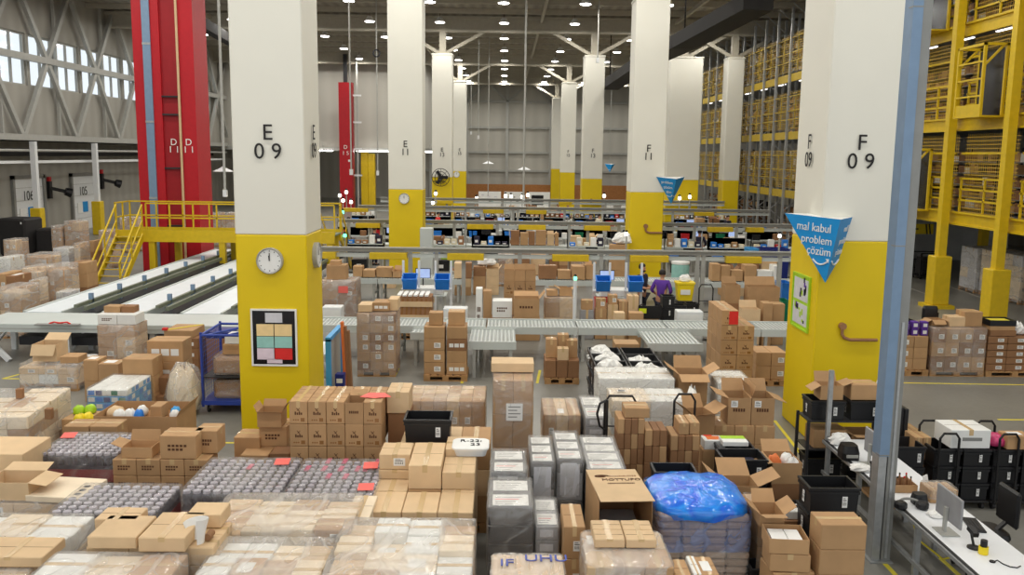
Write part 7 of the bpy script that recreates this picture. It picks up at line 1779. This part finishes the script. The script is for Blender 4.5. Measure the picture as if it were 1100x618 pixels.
# right group behind tall stack
for i, (pa, pb, y, z0, h, d, m, op, nm) in enumerate(((778, 794, 24.5, .9, .5, .5, 'kraft', 1, 'open brown carton with tall back flap behind the red sheet stack'), (803, 836, 24.2, .8, .6, .5, 'kraft', 1, 'wide open brown carton right behind the red sheet stack'),
        (797, 816, 22.9, 0, 1.0, .4, 'kraft_light', 1, 'flat open carton just behind the main conveyor at right'), (819, 829, 23.0, 0, 1.15, .4, 'kraft', 0, 'brown carton just behind the main conveyor at right'), (829, 842, 23.2, 0, 1.1, .4, 'kraft', 0, 'brown carton at the right end behind the main conveyor'))):
    x0, x1 = at(pa, pb, y)
    if z0: carton((x0+x1)/2, y+d/2, 0, x1-x0, d, z0-.002, 'plain base carton under the %s' % nm.replace('behind the red sheet stack', 'behind red sheet stack').replace('right behind', 'behind'), tape=None, m='kraft_dark')
    if op: open_carton((x0+x1)/2, y+d/2, z0, x1-x0, d, h, nm, m=m, flaps='b' if pa < 804 else 'br', ang=dict(b=70, l=30, r=40))
    else: carton((x0+x1)/2, y+d/2, z0, x1-x0, d, h, nm, m=m, tape='x')
# ---------------------------------------------------------------- people
def person(label, loc, rz, shirt, trousers, h=1.72, arms='down', hairc='hair', lean=0.0, fem=False, vest=None, beard=False):
    t = thing('person', label, 'person', loc, rz)
    k = h/1.75
    V = {}
    def skin(name, verts, edges, mat, parent, sub=1, root=0):
        me = bpy.data.meshes.new(name); me.from_pydata([v[:3] for v in verts], edges, []); o = bpy.data.objects.new(name, me); COL.objects.link(o)
        md = o.modifiers.new('s', 'SKIN'); md.use_smooth_shade = True
        for i, v in enumerate(verts):
            r = v[3]; me.skin_vertices[0].data[i].radius = (r, r if len(v) < 5 else v[4])
        me.skin_vertices[0].data[root].use_root = True
        sd = o.modifiers.new('d', 'SUBSURF'); sd.levels = sub; sd.render_levels = sub
        dg = bpy.context.evaluated_depsgraph_get(); dg.update(); m2 = bpy.data.meshes.new_from_object(o.evaluated_get(dg), depsgraph=dg)
        bpy.data.objects.remove(o); m2.materials.clear(); m2.materials.append(M[mat]); m2.polygons.foreach_set('use_smooth', [True]*len(m2.polygons))
        o2 = bpy.data.objects.new(name, m2); COL.objects.link(o2); o2.parent = parent; return o2
    S = lambda *v: tuple(q*k for q in v)
    def arm(s):
        if arms == 'front': return [(s*.19, 0, 1.42), (s*.25, .03, 1.14), (s*.14, -.24, 1.10), (s*.11, -.32, 1.12)]
        if arms == 'bent' : return [(s*.19, 0, 1.42), (s*.30, .06, 1.16), (s*.20, -.12, 1.02), (s*.15, -.20, 1.02)]
        return [(s*.19, 0, 1.42), (s*.25, .02, 1.14), (s*.27, -.05, .88), (s*.27, -.07, .80)]
    B = [S(0, 0, .94, .135), S(0, -lean*.3, 1.15, .125), S(0, -lean*.6, 1.36, .14), S(0, -lean*.8, 1.47, .075), S(0, -lean, 1.54, .052), S(0, -lean-.015, 1.62, .088), S(0, -lean-.01, 1.70, .085), S(0, -lean, 1.745, .045)]
    E = [(i, i+1) for i in range(7)]
    for s in (-1, 1):
        a = arm(s); o = len(B); rr = (.062, .045, .036, .028)
        B += [S(p[0], p[1]-lean*.7, p[2], r) for p, r in zip(a, rr)]; E += [(2, o), (o, o+1), (o+1, o+2), (o+2, o+3)]
        wv = a[3]; d = Vector(a[3])-Vector(a[2]); d.normalize()
        for f in range(5):                                   # palm to fingers
            off = Vector((1, 0, 0))*((f-1.5)*.017) if f < 4 else Vector((-s*.035, -.01, 0)); L = (.075, .085, .08, .065, .05)[f]
            q0 = Vector(wv)+d*.05+off*.9 if f < 4 else Vector(wv)+d*.015+off*.6; q1 = q0+d*L*.55+Vector((0, 0, -.006)); q2 = q1+d*L*.45+Vector((0, -.012, -.018))
            o2 = len(B); B += [S(q.x, q.y-lean*.7, q.z, .009) for q in (q0, q1, q2)]; E += [(o+3, o2), (o2, o2+1), (o2+1, o2+2)]
        o = len(B); B += [S(s*.09, 0, .86, .092), S(s*.1, -.01, .48, .06), S(s*.105, .02, .09, .042), S(s*.11, -.12, .035, .035)]; E += [(0, o), (o, o+1), (o+1, o+2), (o+2, o+3)]
    skin('body', B, E, 'skin', t)
    # face
    f = MB()
    f.add([S(-.014, -lean-.092, 1.625), S(.014, -lean-.092, 1.625), S(0, -lean-.118, 1.628), S(0, -lean-.09, 1.67)], [(0, 2, 3), (2, 1, 3), (0, 1, 2)], 'skin'); f.build('nose', t)
    for s in (-1, 1):
        f = MB(); f.cyl(S(s*.032, -lean-.09, 1.662), S(s*.032, -lean-.097, 1.662), .009*k, 'ink', n=8); f.build('eye', t)
        f = MB(); f.cbox(*(q*k for q in (s*.085-.012, s*.085+.012, -lean-.02, -lean+.02, 1.63, 1.69)), 'skin', .008); f.build('ear', t)
    f = MB(); f.box(*(q*k for q in (-.024, .024, -lean-.098, -lean-.088, 1.588, 1.597)), 'redpaper'); f.build('mouth', t)
    hb = MB(); prof = [(.099, 1.64), (.104, 1.68), (.10, 1.73), (.075, 1.775), (.03, 1.792)]; n = 14; vs_ = []
    for r, z in prof:
        for q in range(n):
            a = 2*math.pi*q/n; y = math.sin(a); rr = r*(1 if y > -.3 or z > 1.7 else .82); vs_.append(S(rr*math.cos(a), rr*y+.012-lean, z))
    fs_ = []
    for l in range(len(prof)-1):
        for q in range(n): fs_.append((l*n+q, l*n+(q+1) % n, (l+1)*n+(q+1) % n, (l+1)*n+q))
    fs_ += [tuple(range((len(prof)-1)*n, len(prof)*n))]; hb.add(vs_, fs_, hairc); hb.build('hair', t, smooth=True)
    if fem: skin('ponytail', [S(0, .1-lean, 1.72, .035), S(0, .14-lean, 1.6, .04), S(0, .13-lean, 1.45, .02)], [(0, 1), (1, 2)], hairc, t)
    if beard: b = MB(); b.cbox(*(q*k for q in (-.06, .06, -lean-.092, -lean-.02, 1.545, 1.6)), hairc, .02); b.build('beard', t)
    C_ = [S(0, 0, .9, .172), S(0, -lean*.3, 1.15, .145), S(0, -lean*.6, 1.36, .16), S(0, -lean*.8, 1.47, .085)]; E2 = [(0, 1), (1, 2), (2, 3)]
    for s in (-1, 1):
        a = arm(s); o = len(C_); C_ += [S(a[0][0], a[0][1]-lean*.7, a[0][2], .078), S(a[1][0], a[1][1]-lean*.7, a[1][2], .06), S((a[1][0]+a[2][0])/2, (a[1][1]+a[2][1])/2-lean*.7, (a[1][2]+a[2][2])/2, .05)]; E2 += [(2, o), (o, o+1), (o+1, o+2)]
    skin('shirt', C_, E2, shirt, t)
    if vest: skin('safety_vest', [S(0, 0, .98, .165), S(0, -lean*.3, 1.15, .155), S(0, -lean*.6, 1.38, .172)], [(0, 1), (1, 2)], vest, t)
    T_ = [S(0, 0, .95, .168)]; E3 = []
    for s in (-1, 1): o = len(T_); T_ += [S(s*.09, 0, .84, .118), S(s*.1, -.01, .48, .085), S(s*.105, .02, .1, .066)]; E3 += [(0, o), (o, o+1), (o+1, o+2)]
    skin('trousers', T_, E3, trousers, t)
    for s in (-1, 1): b = MB(); b.cbox(*(q*k for q in (s*.108-.05, s*.108+.05, -.19, .07, 0, .08)), 'black_plastic', .02); b.build('shoe', t)
    return t
person('person in a purple shirt seen from behind, standing by the blue totes', (X(711, 25.2, 1), 25.3, 0), 2.7, 'purple', 'jeans', 1.68, 'bent', lean=.05)
person('bearded person in dark clothes and cap, facing the one in purple', (X(690.5, 25.7, 1), 25.9, 0), .9, 'darkcloth', 'jeans', 1.78, 'front', beard=True)
for i, (px, y, shirt, arms, nm, rz) in enumerate(((531.5, 47.5, 'cream', 'front', 'person in a cream shirt bending over the far third line', 3.0), (599, 60.3, 'darkcloth', 'front', 'small far person in dark clothes before the slim right column, left of two', .4), (610, 60.0, 'hivis', 'down', 'small far person with yellow vest before the slim right column, right of two', -.3),
        (634, 49.8, 'jeans', 'bent', 'far person in blue grey shirt left of the second right column', .2), (643, 50.1, 'cream', 'front', 'far person in pale shirt left of the second right column', 2.2), (781, 49.9, 'darkcloth', 'down', 'far person in dark clothes before the yellow base at right', .5), (374, 45.0, 'darkcloth', 'bent', 'far person in dark clothes left of the second left column', 2.4), (402, 39.4, 'jeans', 'front', 'far person beside the second left column with a yellow bag', 2.6), (470, 50.0, 'redpaper', 'front', 'far person in a red shirt right of the second left column', 2.0), (751, 39.4, 'darkcloth', 'bent', 'far person in black at right behind the second gantry', 2.8))):
    person(nm, (X(px, y, 1), y, 0), rz, shirt, 'jeans', 1.7, arms, lean=.12 if i == 0 else .04)
# ================================================================ far work lines: countable clutter on the conveyors and benches
rr = random.Random(21)
MIXN = {'kraft': 'brown', 'kraft_light': 'pale brown', 'kraft_dark': 'dark brown', 'white': 'white'}
LINE = {2: 'second', 3: 'third', 4: 'fourth', 5: 'fifth', 6: 'sixth'}
def line_cartons(line, y, z, spans, nmax=40):
    items = []
    for pa, pb, hmin, hmax, mats in spans:
        x0, x1 = X(pa, y, z), X(pb, y, z); x = x0
        while x < x1-.15:
            w_ = rr.uniform(.28, .62); w_ = min(w_, x1-x)
            items.append((x+w_/2, w_-.03, rr.uniform(hmin, hmax), rr.choice(mats))); x += w_
    for i, (x, w_, h, m) in enumerate(items):
        q = rr.random(); d = rr.uniform(.35, .6)
        lab = '%s carton on the %s conveyor line from the front, %s from left' % (MIXN[m], LINE[line], nth(i))
        w_ = round(w_/.04)*.04; h = round(h/.03)*.03; d = round(d/.1)*.1
        if q < .22: open_carton(x, y, z, w_, d, h, 'open '+lab, m=m, flaps='blr', ang=dict(b=55, l=40, r=45), fl=.16)
        else: carton(x, y, z, w_, d, h, lab, m=m, tape='x' if q < .6 else None, stick='front' if q > .85 else None)
KK = ['kraft', 'kraft_light', 'kraft', 'kraft_dark']
line_cartons(2, 29.95, .80, [(380, 432, .2, .45, ['kraft']), (488, 507, .4, .55, KK), (578, 640, .3, .5, KK), (762, 836, .3, .6, ['kraft', 'kraft', 'white'])])
# floor level loads between gantry one and two
fl = [(488, 506, 31.0, .9), (508, 536, 31.2, 1.0), (570, 586, 33.5, 1.3), (590, 610, 33.3, 1.25), (552, 569, 33.2, 1.35), (535, 551, 33.4, 1.2), (612, 630, 33.6, 1.1), (655, 672, 34.6, 1.5), (795, 815, 31.5, 1.2), (775, 792, 31.6, 1.0), (818, 838, 31.4, 1.3), (408, 424, 32.5, .5)]
fl.sort()
for i, (pa, pb, y, h) in enumerate(fl):
    x0, x1 = X(pa, y, .5), X(pb, y, .5); n = 2 if x1-x0 > .7 else 1
    if i in (3, 7): wrapped('film wrapped carton load between the first and second gantry, %s from left' % nth(i), x0, x1, y, y+.8, h, 2, 1, 3, mats=KK, film='wrap_thick'); continue
    hh = h/3
    for k in range(3):
        for j in range(n):
            lab = 'carton stack between first and second gantry, %s stack from left, %s up, %s' % (nth(i), nth(k), ('left', 'right')[j] if n > 1 else 'single')
            xx = x0+(x1-x0)/n*(j+.5)
            if k == 2 and (i+j) % 2: open_carton(xx, y+.3, hh*k, (x1-x0)/n-.02, .5, hh*.8, lab, m=rr.choice(KK), flaps='blr', ang=dict(b=60, l=40, r=50), fl=.15)
            else: carton(xx, y+.3, hh*k, (x1-x0)/n-.02, .5, hh-.003, lab, m=rr.choice(KK), tape='y' if k == 2 else None)
pile_bag(X(523, 31.6, 1), 31.6, 1.02, .7, .5, .35, 'white film bundle on the carton stack right of the second left column', 'paper', 'film bundle', 'film_bundle')
pile_bag(X(668, 34.9, 1), 34.95, 1.52, .8, .6, .4, 'white crumpled film on the wrapped load left of second right column', 'paper', 'film bundle', 'film_bundle', seed=3)
line_cartons(3, 41.1, .82, [(460, 478, .2, .4, KK), (520, 534, .2, .35, KK), (548, 600, .4, .7, KK), (612, 640, .3, .5, KK), (770, 800, .3, .5, ['white', 'kraft'])])
line_cartons(4, 49.1, .82, [(392, 412, .2, .4, KK), (500, 512, .2, .4, KK), (585, 602, .3, .6, KK), (612, 626, .3, .5, KK), (648, 668, .2, .4, KK), (746, 772, .3, .8, KK)])
line_cartons(5, 58, .82, [(384, 400, .2, .4, ['kraft_dark']), (480, 500, .2, .4, KK), (560, 600, .2, .5, KK), (648, 676, .2, .5, KK)])
line_cartons(6, 65.5, .82, [(505, 600, .2, .5, ['kraft', 'kraft_dark', 'white']), (650, 680, .2, .6, ['white', 'kraft'])])
# workstations behind each gantry
def far_station(xc, y, lab, r):
    t = thing('workstation', lab, 'workstation', (xc, y, 0))
    b = MB(); b.cbox(-.8, .8, -.35, .35, .84, .88, 'bench', .01); b.build('bench_top', t)
    for s in (-1, 1): b = MB(); b.box(s*.75-.03, s*.75+.03, -.3, .3, 0, .84, 'grey_steel'); b.build('leg', t)
    b = MB(); b.box(-.75, .75, .3, .34, .88, r.choice([1.2, 1.35, 1.7]), r.choice(['post_grey', 'dark_steel', 'dark_steel', 'grey_steel', 'jeans']))
    for s in (-1, 1): b.box(s*.75-.02, s*.75+.02, .3, .34, .88, 1.9, 'grey_steel'); b.build('back_panel', t)
    b = MB(); b.box(-.7, .7, .0, .3, 1.3, 1.33, 'bench'); b.build('upper_shelf', t)
    b = MB(); b.box(-.7, .7, -.3, .3, .25, .29, 'grey_steel'); b.build('lower_shelf', t)
ws = []
for y, xs in ((35.6, (392, 480, 500, 630, 648, 735, 755, 790, 812)), (44.2, (378, 396, 480, 500, 520, 560, 580, 628, 650, 735, 762, 795)), (52.3, (390, 470, 490, 515, 545, 575, 595, 640, 660, 738, 760))):
    last = None; k = 0
    for px in xs:
        x = X(px, y, 1)
        if last is not None and x-last < 1.75: x = last+1.75
        if any(abs(x-c.location.x) < 1.5 and abs(y-c.location.y) < 1.4 for c in (e11, f11, e13, f13, gx, g13)): continue
        last = x; ws.append((x, y, k)); k += 1
rown = {35.6: 'first', 44.2: 'second', 52.3: 'third'}
cnt = {}
for x, y, k in ws:
    far_station(x, y, 'grey work bench with shelf and back panel, %s bench row, %s from left' % (rown[y], nth(k)), rr)
    # things on it
    def nm(s): return '%s, %s bench row, %s bench from left' % (s, rown[y], nth(k))
    m = rr.choice(['blue_plastic', 'blue_plastic', 'red_plastic', 'black_plastic', 'green_plastic'])
    cn = {'blue_plastic': 'blue', 'red_plastic': 'red', 'black_plastic': 'black', 'green_plastic': 'green'}[m]
    tote(x-.45, y-.1, .882, .4, .34, .28, nm(cn+' tote on the left of the bench top'), m=m, lab=None)
    if rr.random() < .75:
        t2 = thing('monitor', nm('lit monitor on the bench top'), 'monitor', (x+.2, y+.02, .882)); b = MB(); b.cyl((0, 0, 0), (0, 0, .15), .03, 'dark_steel', n=6); b.build('stand', t2); b = MB(); b.cbox(-.24, .24, -.02, .02, .12, .42, 'black_plastic', .006); b.build('casing', t2); b = MB(); b.box(-.22, .22, -.024, -.02, .14, .4, rr.choice(['screenglow', 'screen', 'screen'])); b.build('screen', t2)
    m = rr.choice(['kraft', 'white', 'kraft_dark', 'kraft_light']); carton(x+.58, y-.08, .882, .28, .3, rr.choice([.2, .26, .32]), nm(MIXN[m]+' carton on the right of the bench top'), m=m, tape=None)
    for q in range(5):
        m = rr.choice(['white', 'kraft', 'red_plastic', 'blue_plastic', 'darkcloth', 'darkcloth', 'kraft_dark', 'cream'])
        b = MB(); h = rr.choice([.14, .22, .34]); b.cbox(-.11, .11, -.1, .1, 0, h, m, .012); b.box(-.07, .05, -.103, -.1, h*.3, h*.6, 'paper')
        tag(b.build('goods_box', None, (x-.56+.28*q, y+.15, 1.332)), nm('%s goods box on upper shelf, %s' % (MIXN.get(m, {'red_plastic': 'red', 'blue_plastic': 'blue', 'darkcloth': 'dark', 'cream': 'cream'}.get(m)), nth(q))), 'box')
    m = rr.choice(['black_plastic', 'kraft_dark', 'blue_plastic', 'black_plastic']); b = MB(); b.cbox(-.3, .3, -.24, .24, 0, .42, m, .015); b.box(-.1, .08, -.243, -.24, .12, .26, 'paper'); tag(b.build('storage_box', None, (x-.2, y, .292)), nm({'black_plastic': 'black', 'kraft_dark': 'brown', 'blue_plastic': 'blue'}[m]+' box on the lower shelf'), 'box')
# electrical cabinet beside the second left column
t = thing('electric_cabinet', 'tall pale grey electric cabinet right of the second left column', 'cabinet', (X(458.5, 33.8, 1), 33.8, 0))
b = MB(); b.cbox(-.24, .24, -.25, .25, .1, 2.15, 'bench', .02); b.build('body', t); b = MB(); b.box(-.2, .2, -.254, -.25, .2, 2.05, 'bench'); b.box(-.08, .08, -.258, -.254, 1.1, 1.25, 'white'); b.build('door', t); b = MB(); b.box(-.22, .22, -.22, .22, 0, .1, 'dark_steel'); b.build('plinth', t)
# yellow tub pair, teal drum, navy containers
for i, (px, y) in enumerate(((477.5, 39.5), (483.5, 39.5))): b = MB(); rr_stack(b, [(.26, .26, .08, 0), (.32, .32, .1, .5), (.34, .34, .1, .52), (.34, .34, .1, .56)], 'lime'); tag(b.build('lime_tub', None, (X(px, y, .5)+.08*i, y, 0)), 'lime yellow tub on the floor under the second gantry, %s of two' % ('left', 'right')[i], 'tub')
x = X(738, 31.8, 1); t = thing('teal_drum', 'teal drum with white cloth under the first gantry at right', 'drum', (x, 33.0, 0)); b = MB(); b.lathe([(.3, 0), (.33, .1), (.33, .9), (.3, 1.0)], 'teal_paper', n=18); b.build('drum', t); b = MB(); b.lathe([(.34, .98), (.34, 1.06), (.1, 1.1)], 'white', n=18); b.build('lid', t)
for i, (pa, pb, y, m, z1, nm) in enumerate(((801, 812, 33.6, 'cyan2', 1.55, 'light blue large bin'), (812, 845, 33.6, 'navy_plastic', 1.55, 'navy blue large container'), (836, 848, 28.3, 'blue_plastic', 1.0, 'blue container left of the near right column'), (836, 848, 25.8, 'green_plastic', .8, 'green container left of the near right column'))):
    x0, x1 = X(pa, y, 1), X(pb, y, 1); tote((x0+x1)/2, y, 0, x1-x0-.03, .8, z1, nm+(', behind the first gantry at right' if i < 2 else ''), m=m, lab=None)
# whiteboards and screens at the far end
for i, (pa, pb, pt, pb_) in enumerate(((514, 538, 206, 222), (541.5, 563, 206, 222), (568, 590.5, 206, 223.5))):
    y = 70.0; x0, x1 = X(pa, y, 1), X(pb, y, 1); z1, z0 = ZZ(pt, y), ZZ(pb_, y)
    t = thing('whiteboard', 'large white board at the far end of the work lines, %s from left' % nth(i), 'board', ((x0+x1)/2, y, 0))
    b = MB(); b.box(-(x1-x0)/2, (x1-x0)/2, -.03, .03, z0, z1, 'white'); b.build('panel', t)
    for s in (-1, 1): b = MB(); b.box(s*(x1-x0)/2*.9-.03, s*(x1-x0)/2*.9+.03, -.02, .02, 0, z0, 'grey_steel'); b.build('leg', t)
    if i == 2: b = MB(); b.box(-.62, .32, -.06, -.03, z0+.1, z1-.25, 'screen'); b.build('dark_screen', t)
    else:
        b = MB(); r2 = random.Random(i)
        for q in range(6): u = -(x1-x0)/2*.8+r2.random()*(x1-x0)*.7; v = z0+.2+r2.random()*(z1-z0-.5); b.box(u, u+.22, -.034, -.03, v, v+.1, r2.choice(['post_grey', 'grey_paper', 'teal_paper']))
        b.build('pinned_sheet', t)
# beacons on thin posts
for i, (px, py, y, g, nm) in enumerate(((368, 228, 43, 'green_led', 'green beacon light on a thin post, upper left of second left column'), (370.5, 253, 34.8, 'green_led', 'green beacon light on a thin post, lower left of second left column'), (365, 210, 52, 'white_led', 'white beacon light on a pole, first of four before the far red column'), (372, 206.5, 56, 'white_led', 'white beacon light on a pole, second of four before the far red column'), (368.5, 215.5, 50.5, 'white_led', 'white beacon light on a pole, third of four before the far red column'), (377, 217, 50.2, 'white_led', 'white beacon light on a pole, fourth of four before the far red column'),
        (618, 299, 23.0, 'green_led', 'green beacon light on a white post behind the main conveyor'), (673, 251.5, 33.8, 'white_led', 'white beacon light left of the second right column'), (468, 208, 53.5, 'white_led', 'white beacon on the yellow column behind the fan, upper'), (465, 218, 53.5, 'white_led', 'white beacon on the yellow column behind the fan, lower'), (730, 213, 54.5, 'white_led', 'white beacon light right of the second right column, left of two'), (741, 211.5, 54.5, 'white_led', 'white beacon light right of the second right column, right of two'), (837.5, 253.5, 30.8, 'white_led', 'white beacon light beside the navy container'), (543, 210.5, 62, 'white_led', 'white beacon light before the middle whiteboard, left'), (549, 211, 62, 'white_led', 'white beacon light before the middle whiteboard, centre'), (561, 211.5, 62, 'white_led', 'white beacon light before the middle whiteboard, right'), (567, 209.5, 62, 'white_led', 'white beacon light before the right whiteboard'), (512, 213, 62, 'white_led', 'white beacon light before the left whiteboard'), (649, 210.5, 62, 'white_led', 'white beacon light right of the third right column'))):
    p = D(px, py, y); t = thing('beacon_light', nm, 'beacon', (p.x, y, 0)); r = .0016*y+.01
    if px in (468, 467.5): p = p
    b = MB(); b.cyl((0, 0, 0), (0, 0, p.z-r), .03 if px != 618 else .05, 'white_metal' if px == 618 else 'grey_steel', n=6); b.build('post', t)
    b = MB(); b.lathe([(r*.8, -r), (r, -r*.5), (r, r*.5), (r*.6, r)], g, (0, 0, p.z), 10); b.build('lamp', t)
    b = MB(); b.cyl((0, 0, p.z+r), (0, 0, p.z+r*2.2), r*.7, 'dark_steel', n=8); b.build('cap', t)
# far left: pallets between the belts and the dock doors
def bg(i, pa, pb, py, zt, d, kind, nm):
    x0, x1, y = FE(pa, pb, py, zt); x0 += .1; x1 -= .1; d *= .85
    if kind == 'w': wrapped(nm, x0, x1, y, y+d, zt, 2, 2, 4, mats=['kraft', 'kraft_light', 'kraft'], film='wrap_thick', jit=.15, stick=.2)
    elif kind == 'b': wrapped(nm, x0, x1, y, y+d, zt, 2, 1, 3, mats=['kraft', 'kraft_dark'], film=None, jit=.1, stick=.2)
    elif kind == 'g': wrapped(nm, x0, x1, y, y+d, zt, 2, 2, 4, mats=['grey_paper', 'white'], film='wrap_thick', stick=0)
B_ = [(-6, 26, 309, 1.35, 1.1, 'w', 'film wrapped brown load at the left edge, just behind the transfer table'), (27, 38, 302, 1.4, 1.0, 'w', 'slim film wrapped load second from left edge behind the transfer table'),
      (-8, 20, 294, 1.55, 1.0, 'b', 'brown carton load at the left edge, second row behind the transfer table'), (19, 44, 288, 1.45, 1.1, 'w', 'wide film wrapped load left, beside the split topped one'), (45, 72, 286, 1.45, 1.1, 'w', 'tall film wrapped load left of the yellow stairs, in the middle'), (56, 78, 314, .75, .8, 'g', 'low white wrapped load beside the first white belt'),
      (71, 96, 281, 1.4, .9, 'b', 'brown loose carton load at the foot of the yellow stairs'), (80, 96, 298, .8, .7, 'b', 'low brown load before the foot of the yellow stairs'), (-6, 14, 277, 1.6, 1.0, 'g', 'pale grey wrapped load at the left edge, third row'), (25, 54, 274, 1.5, 1.1, 'w', 'film topped brown load in the third row at left'),
      (0, 20, 258, 1.7, 1.0, 'w', 'brown load with film hood at the left edge before the black boxes'), (54, 76, 267, 1.2, 1.0, 'g', 'grey flat wrapped load in the third row at left'), (76, 88, 262, 1.5, 1.0, 'w', 'film wrapped load in the third row beside the brown topped one'), (88, 103, 258, 1.5, .9, 'b', 'brown carton load in the third row left of the stairs'),
      (52, 68, 243, 1.6, 1.0, 'w', 'dark film wrapped load before the dock door, left of two'), (66, 88, 238, 1.8, 1.0, 'w', 'brown film wrapped load before the dock door, right of two'), (103, 122, 248, 1.6, 1.0, 'w', 'film wrapped load behind the upper end of the stairs'), (126, 146, 234, 1.7, 1.0, 'w', 'far film wrapped load behind the yellow platform rail, left one')]
for i, a in enumerate(B_): bg(i, *a)
for i, (pa, pb, py, zt, nm) in enumerate(((213, 226, 229, 1.7, 'far film wrapped load right of the red column, left of three'), (226.5, 239, 229, 1.75, 'far film wrapped load right of the red column, middle of three'), (239.5, 251, 229, 1.8, 'far film wrapped load right of the red column, right of three'))): bg(i, pa, pb, py, zt, 1.0, 'w', nm)
# open printed carton near the stairs and cartons on loads
for i, (pa, pb, py, zt, nm) in enumerate(((2, 20, 297, 1.72, 'loose brown carton on the second row load at the left edge'), (74, 96, 278, 1.75, 'brown carton lying on the loose load by the stairs'), (52, 68, 277, 1.7, 'brown carton behind the tall film wrapped load at left'))): pass
# black boxes by the dock
for i, (pa, pb, py, zt, d, nm) in enumerate(((-4, 26, 235, 1.75, 1.6, 'large black covered machine at the left edge by the dock doors'), (37, 60, 246, 1.25, .9, 'low black covered machine by the dock doors'))):
    x0, x1, y = FE(pa, pb, py, zt); t = thing('covered_machine', nm, 'machine', ((x0+x1)/2, y+d/2, 0)); b = MB(); b.cbox(-(x1-x0)/2, (x1-x0)/2, -d/2, d/2, .05, zt, 'darkrubber', .08, .02); b.build('black_cover', t); b = MB(); b.box(-(x1-x0)/2+.1, (x1-x0)/2-.1, -d/2+.1, d/2-.1, 0, .05, 'dark_steel'); b.build('base', t)
    if i == 0: b = MB(); b.box((x1-x0)/2*.7, (x1-x0)/2*.8, -d/2-.015, -d/2+.02, zt-.25, zt-.12, 'white'); b.build('white_tag', t)

fo = FAR.build('carton'); tag(fo, 'far small brown and white cartons on the distant work lines and benches', 'cartons'); fo['kind'] = 'stuff'
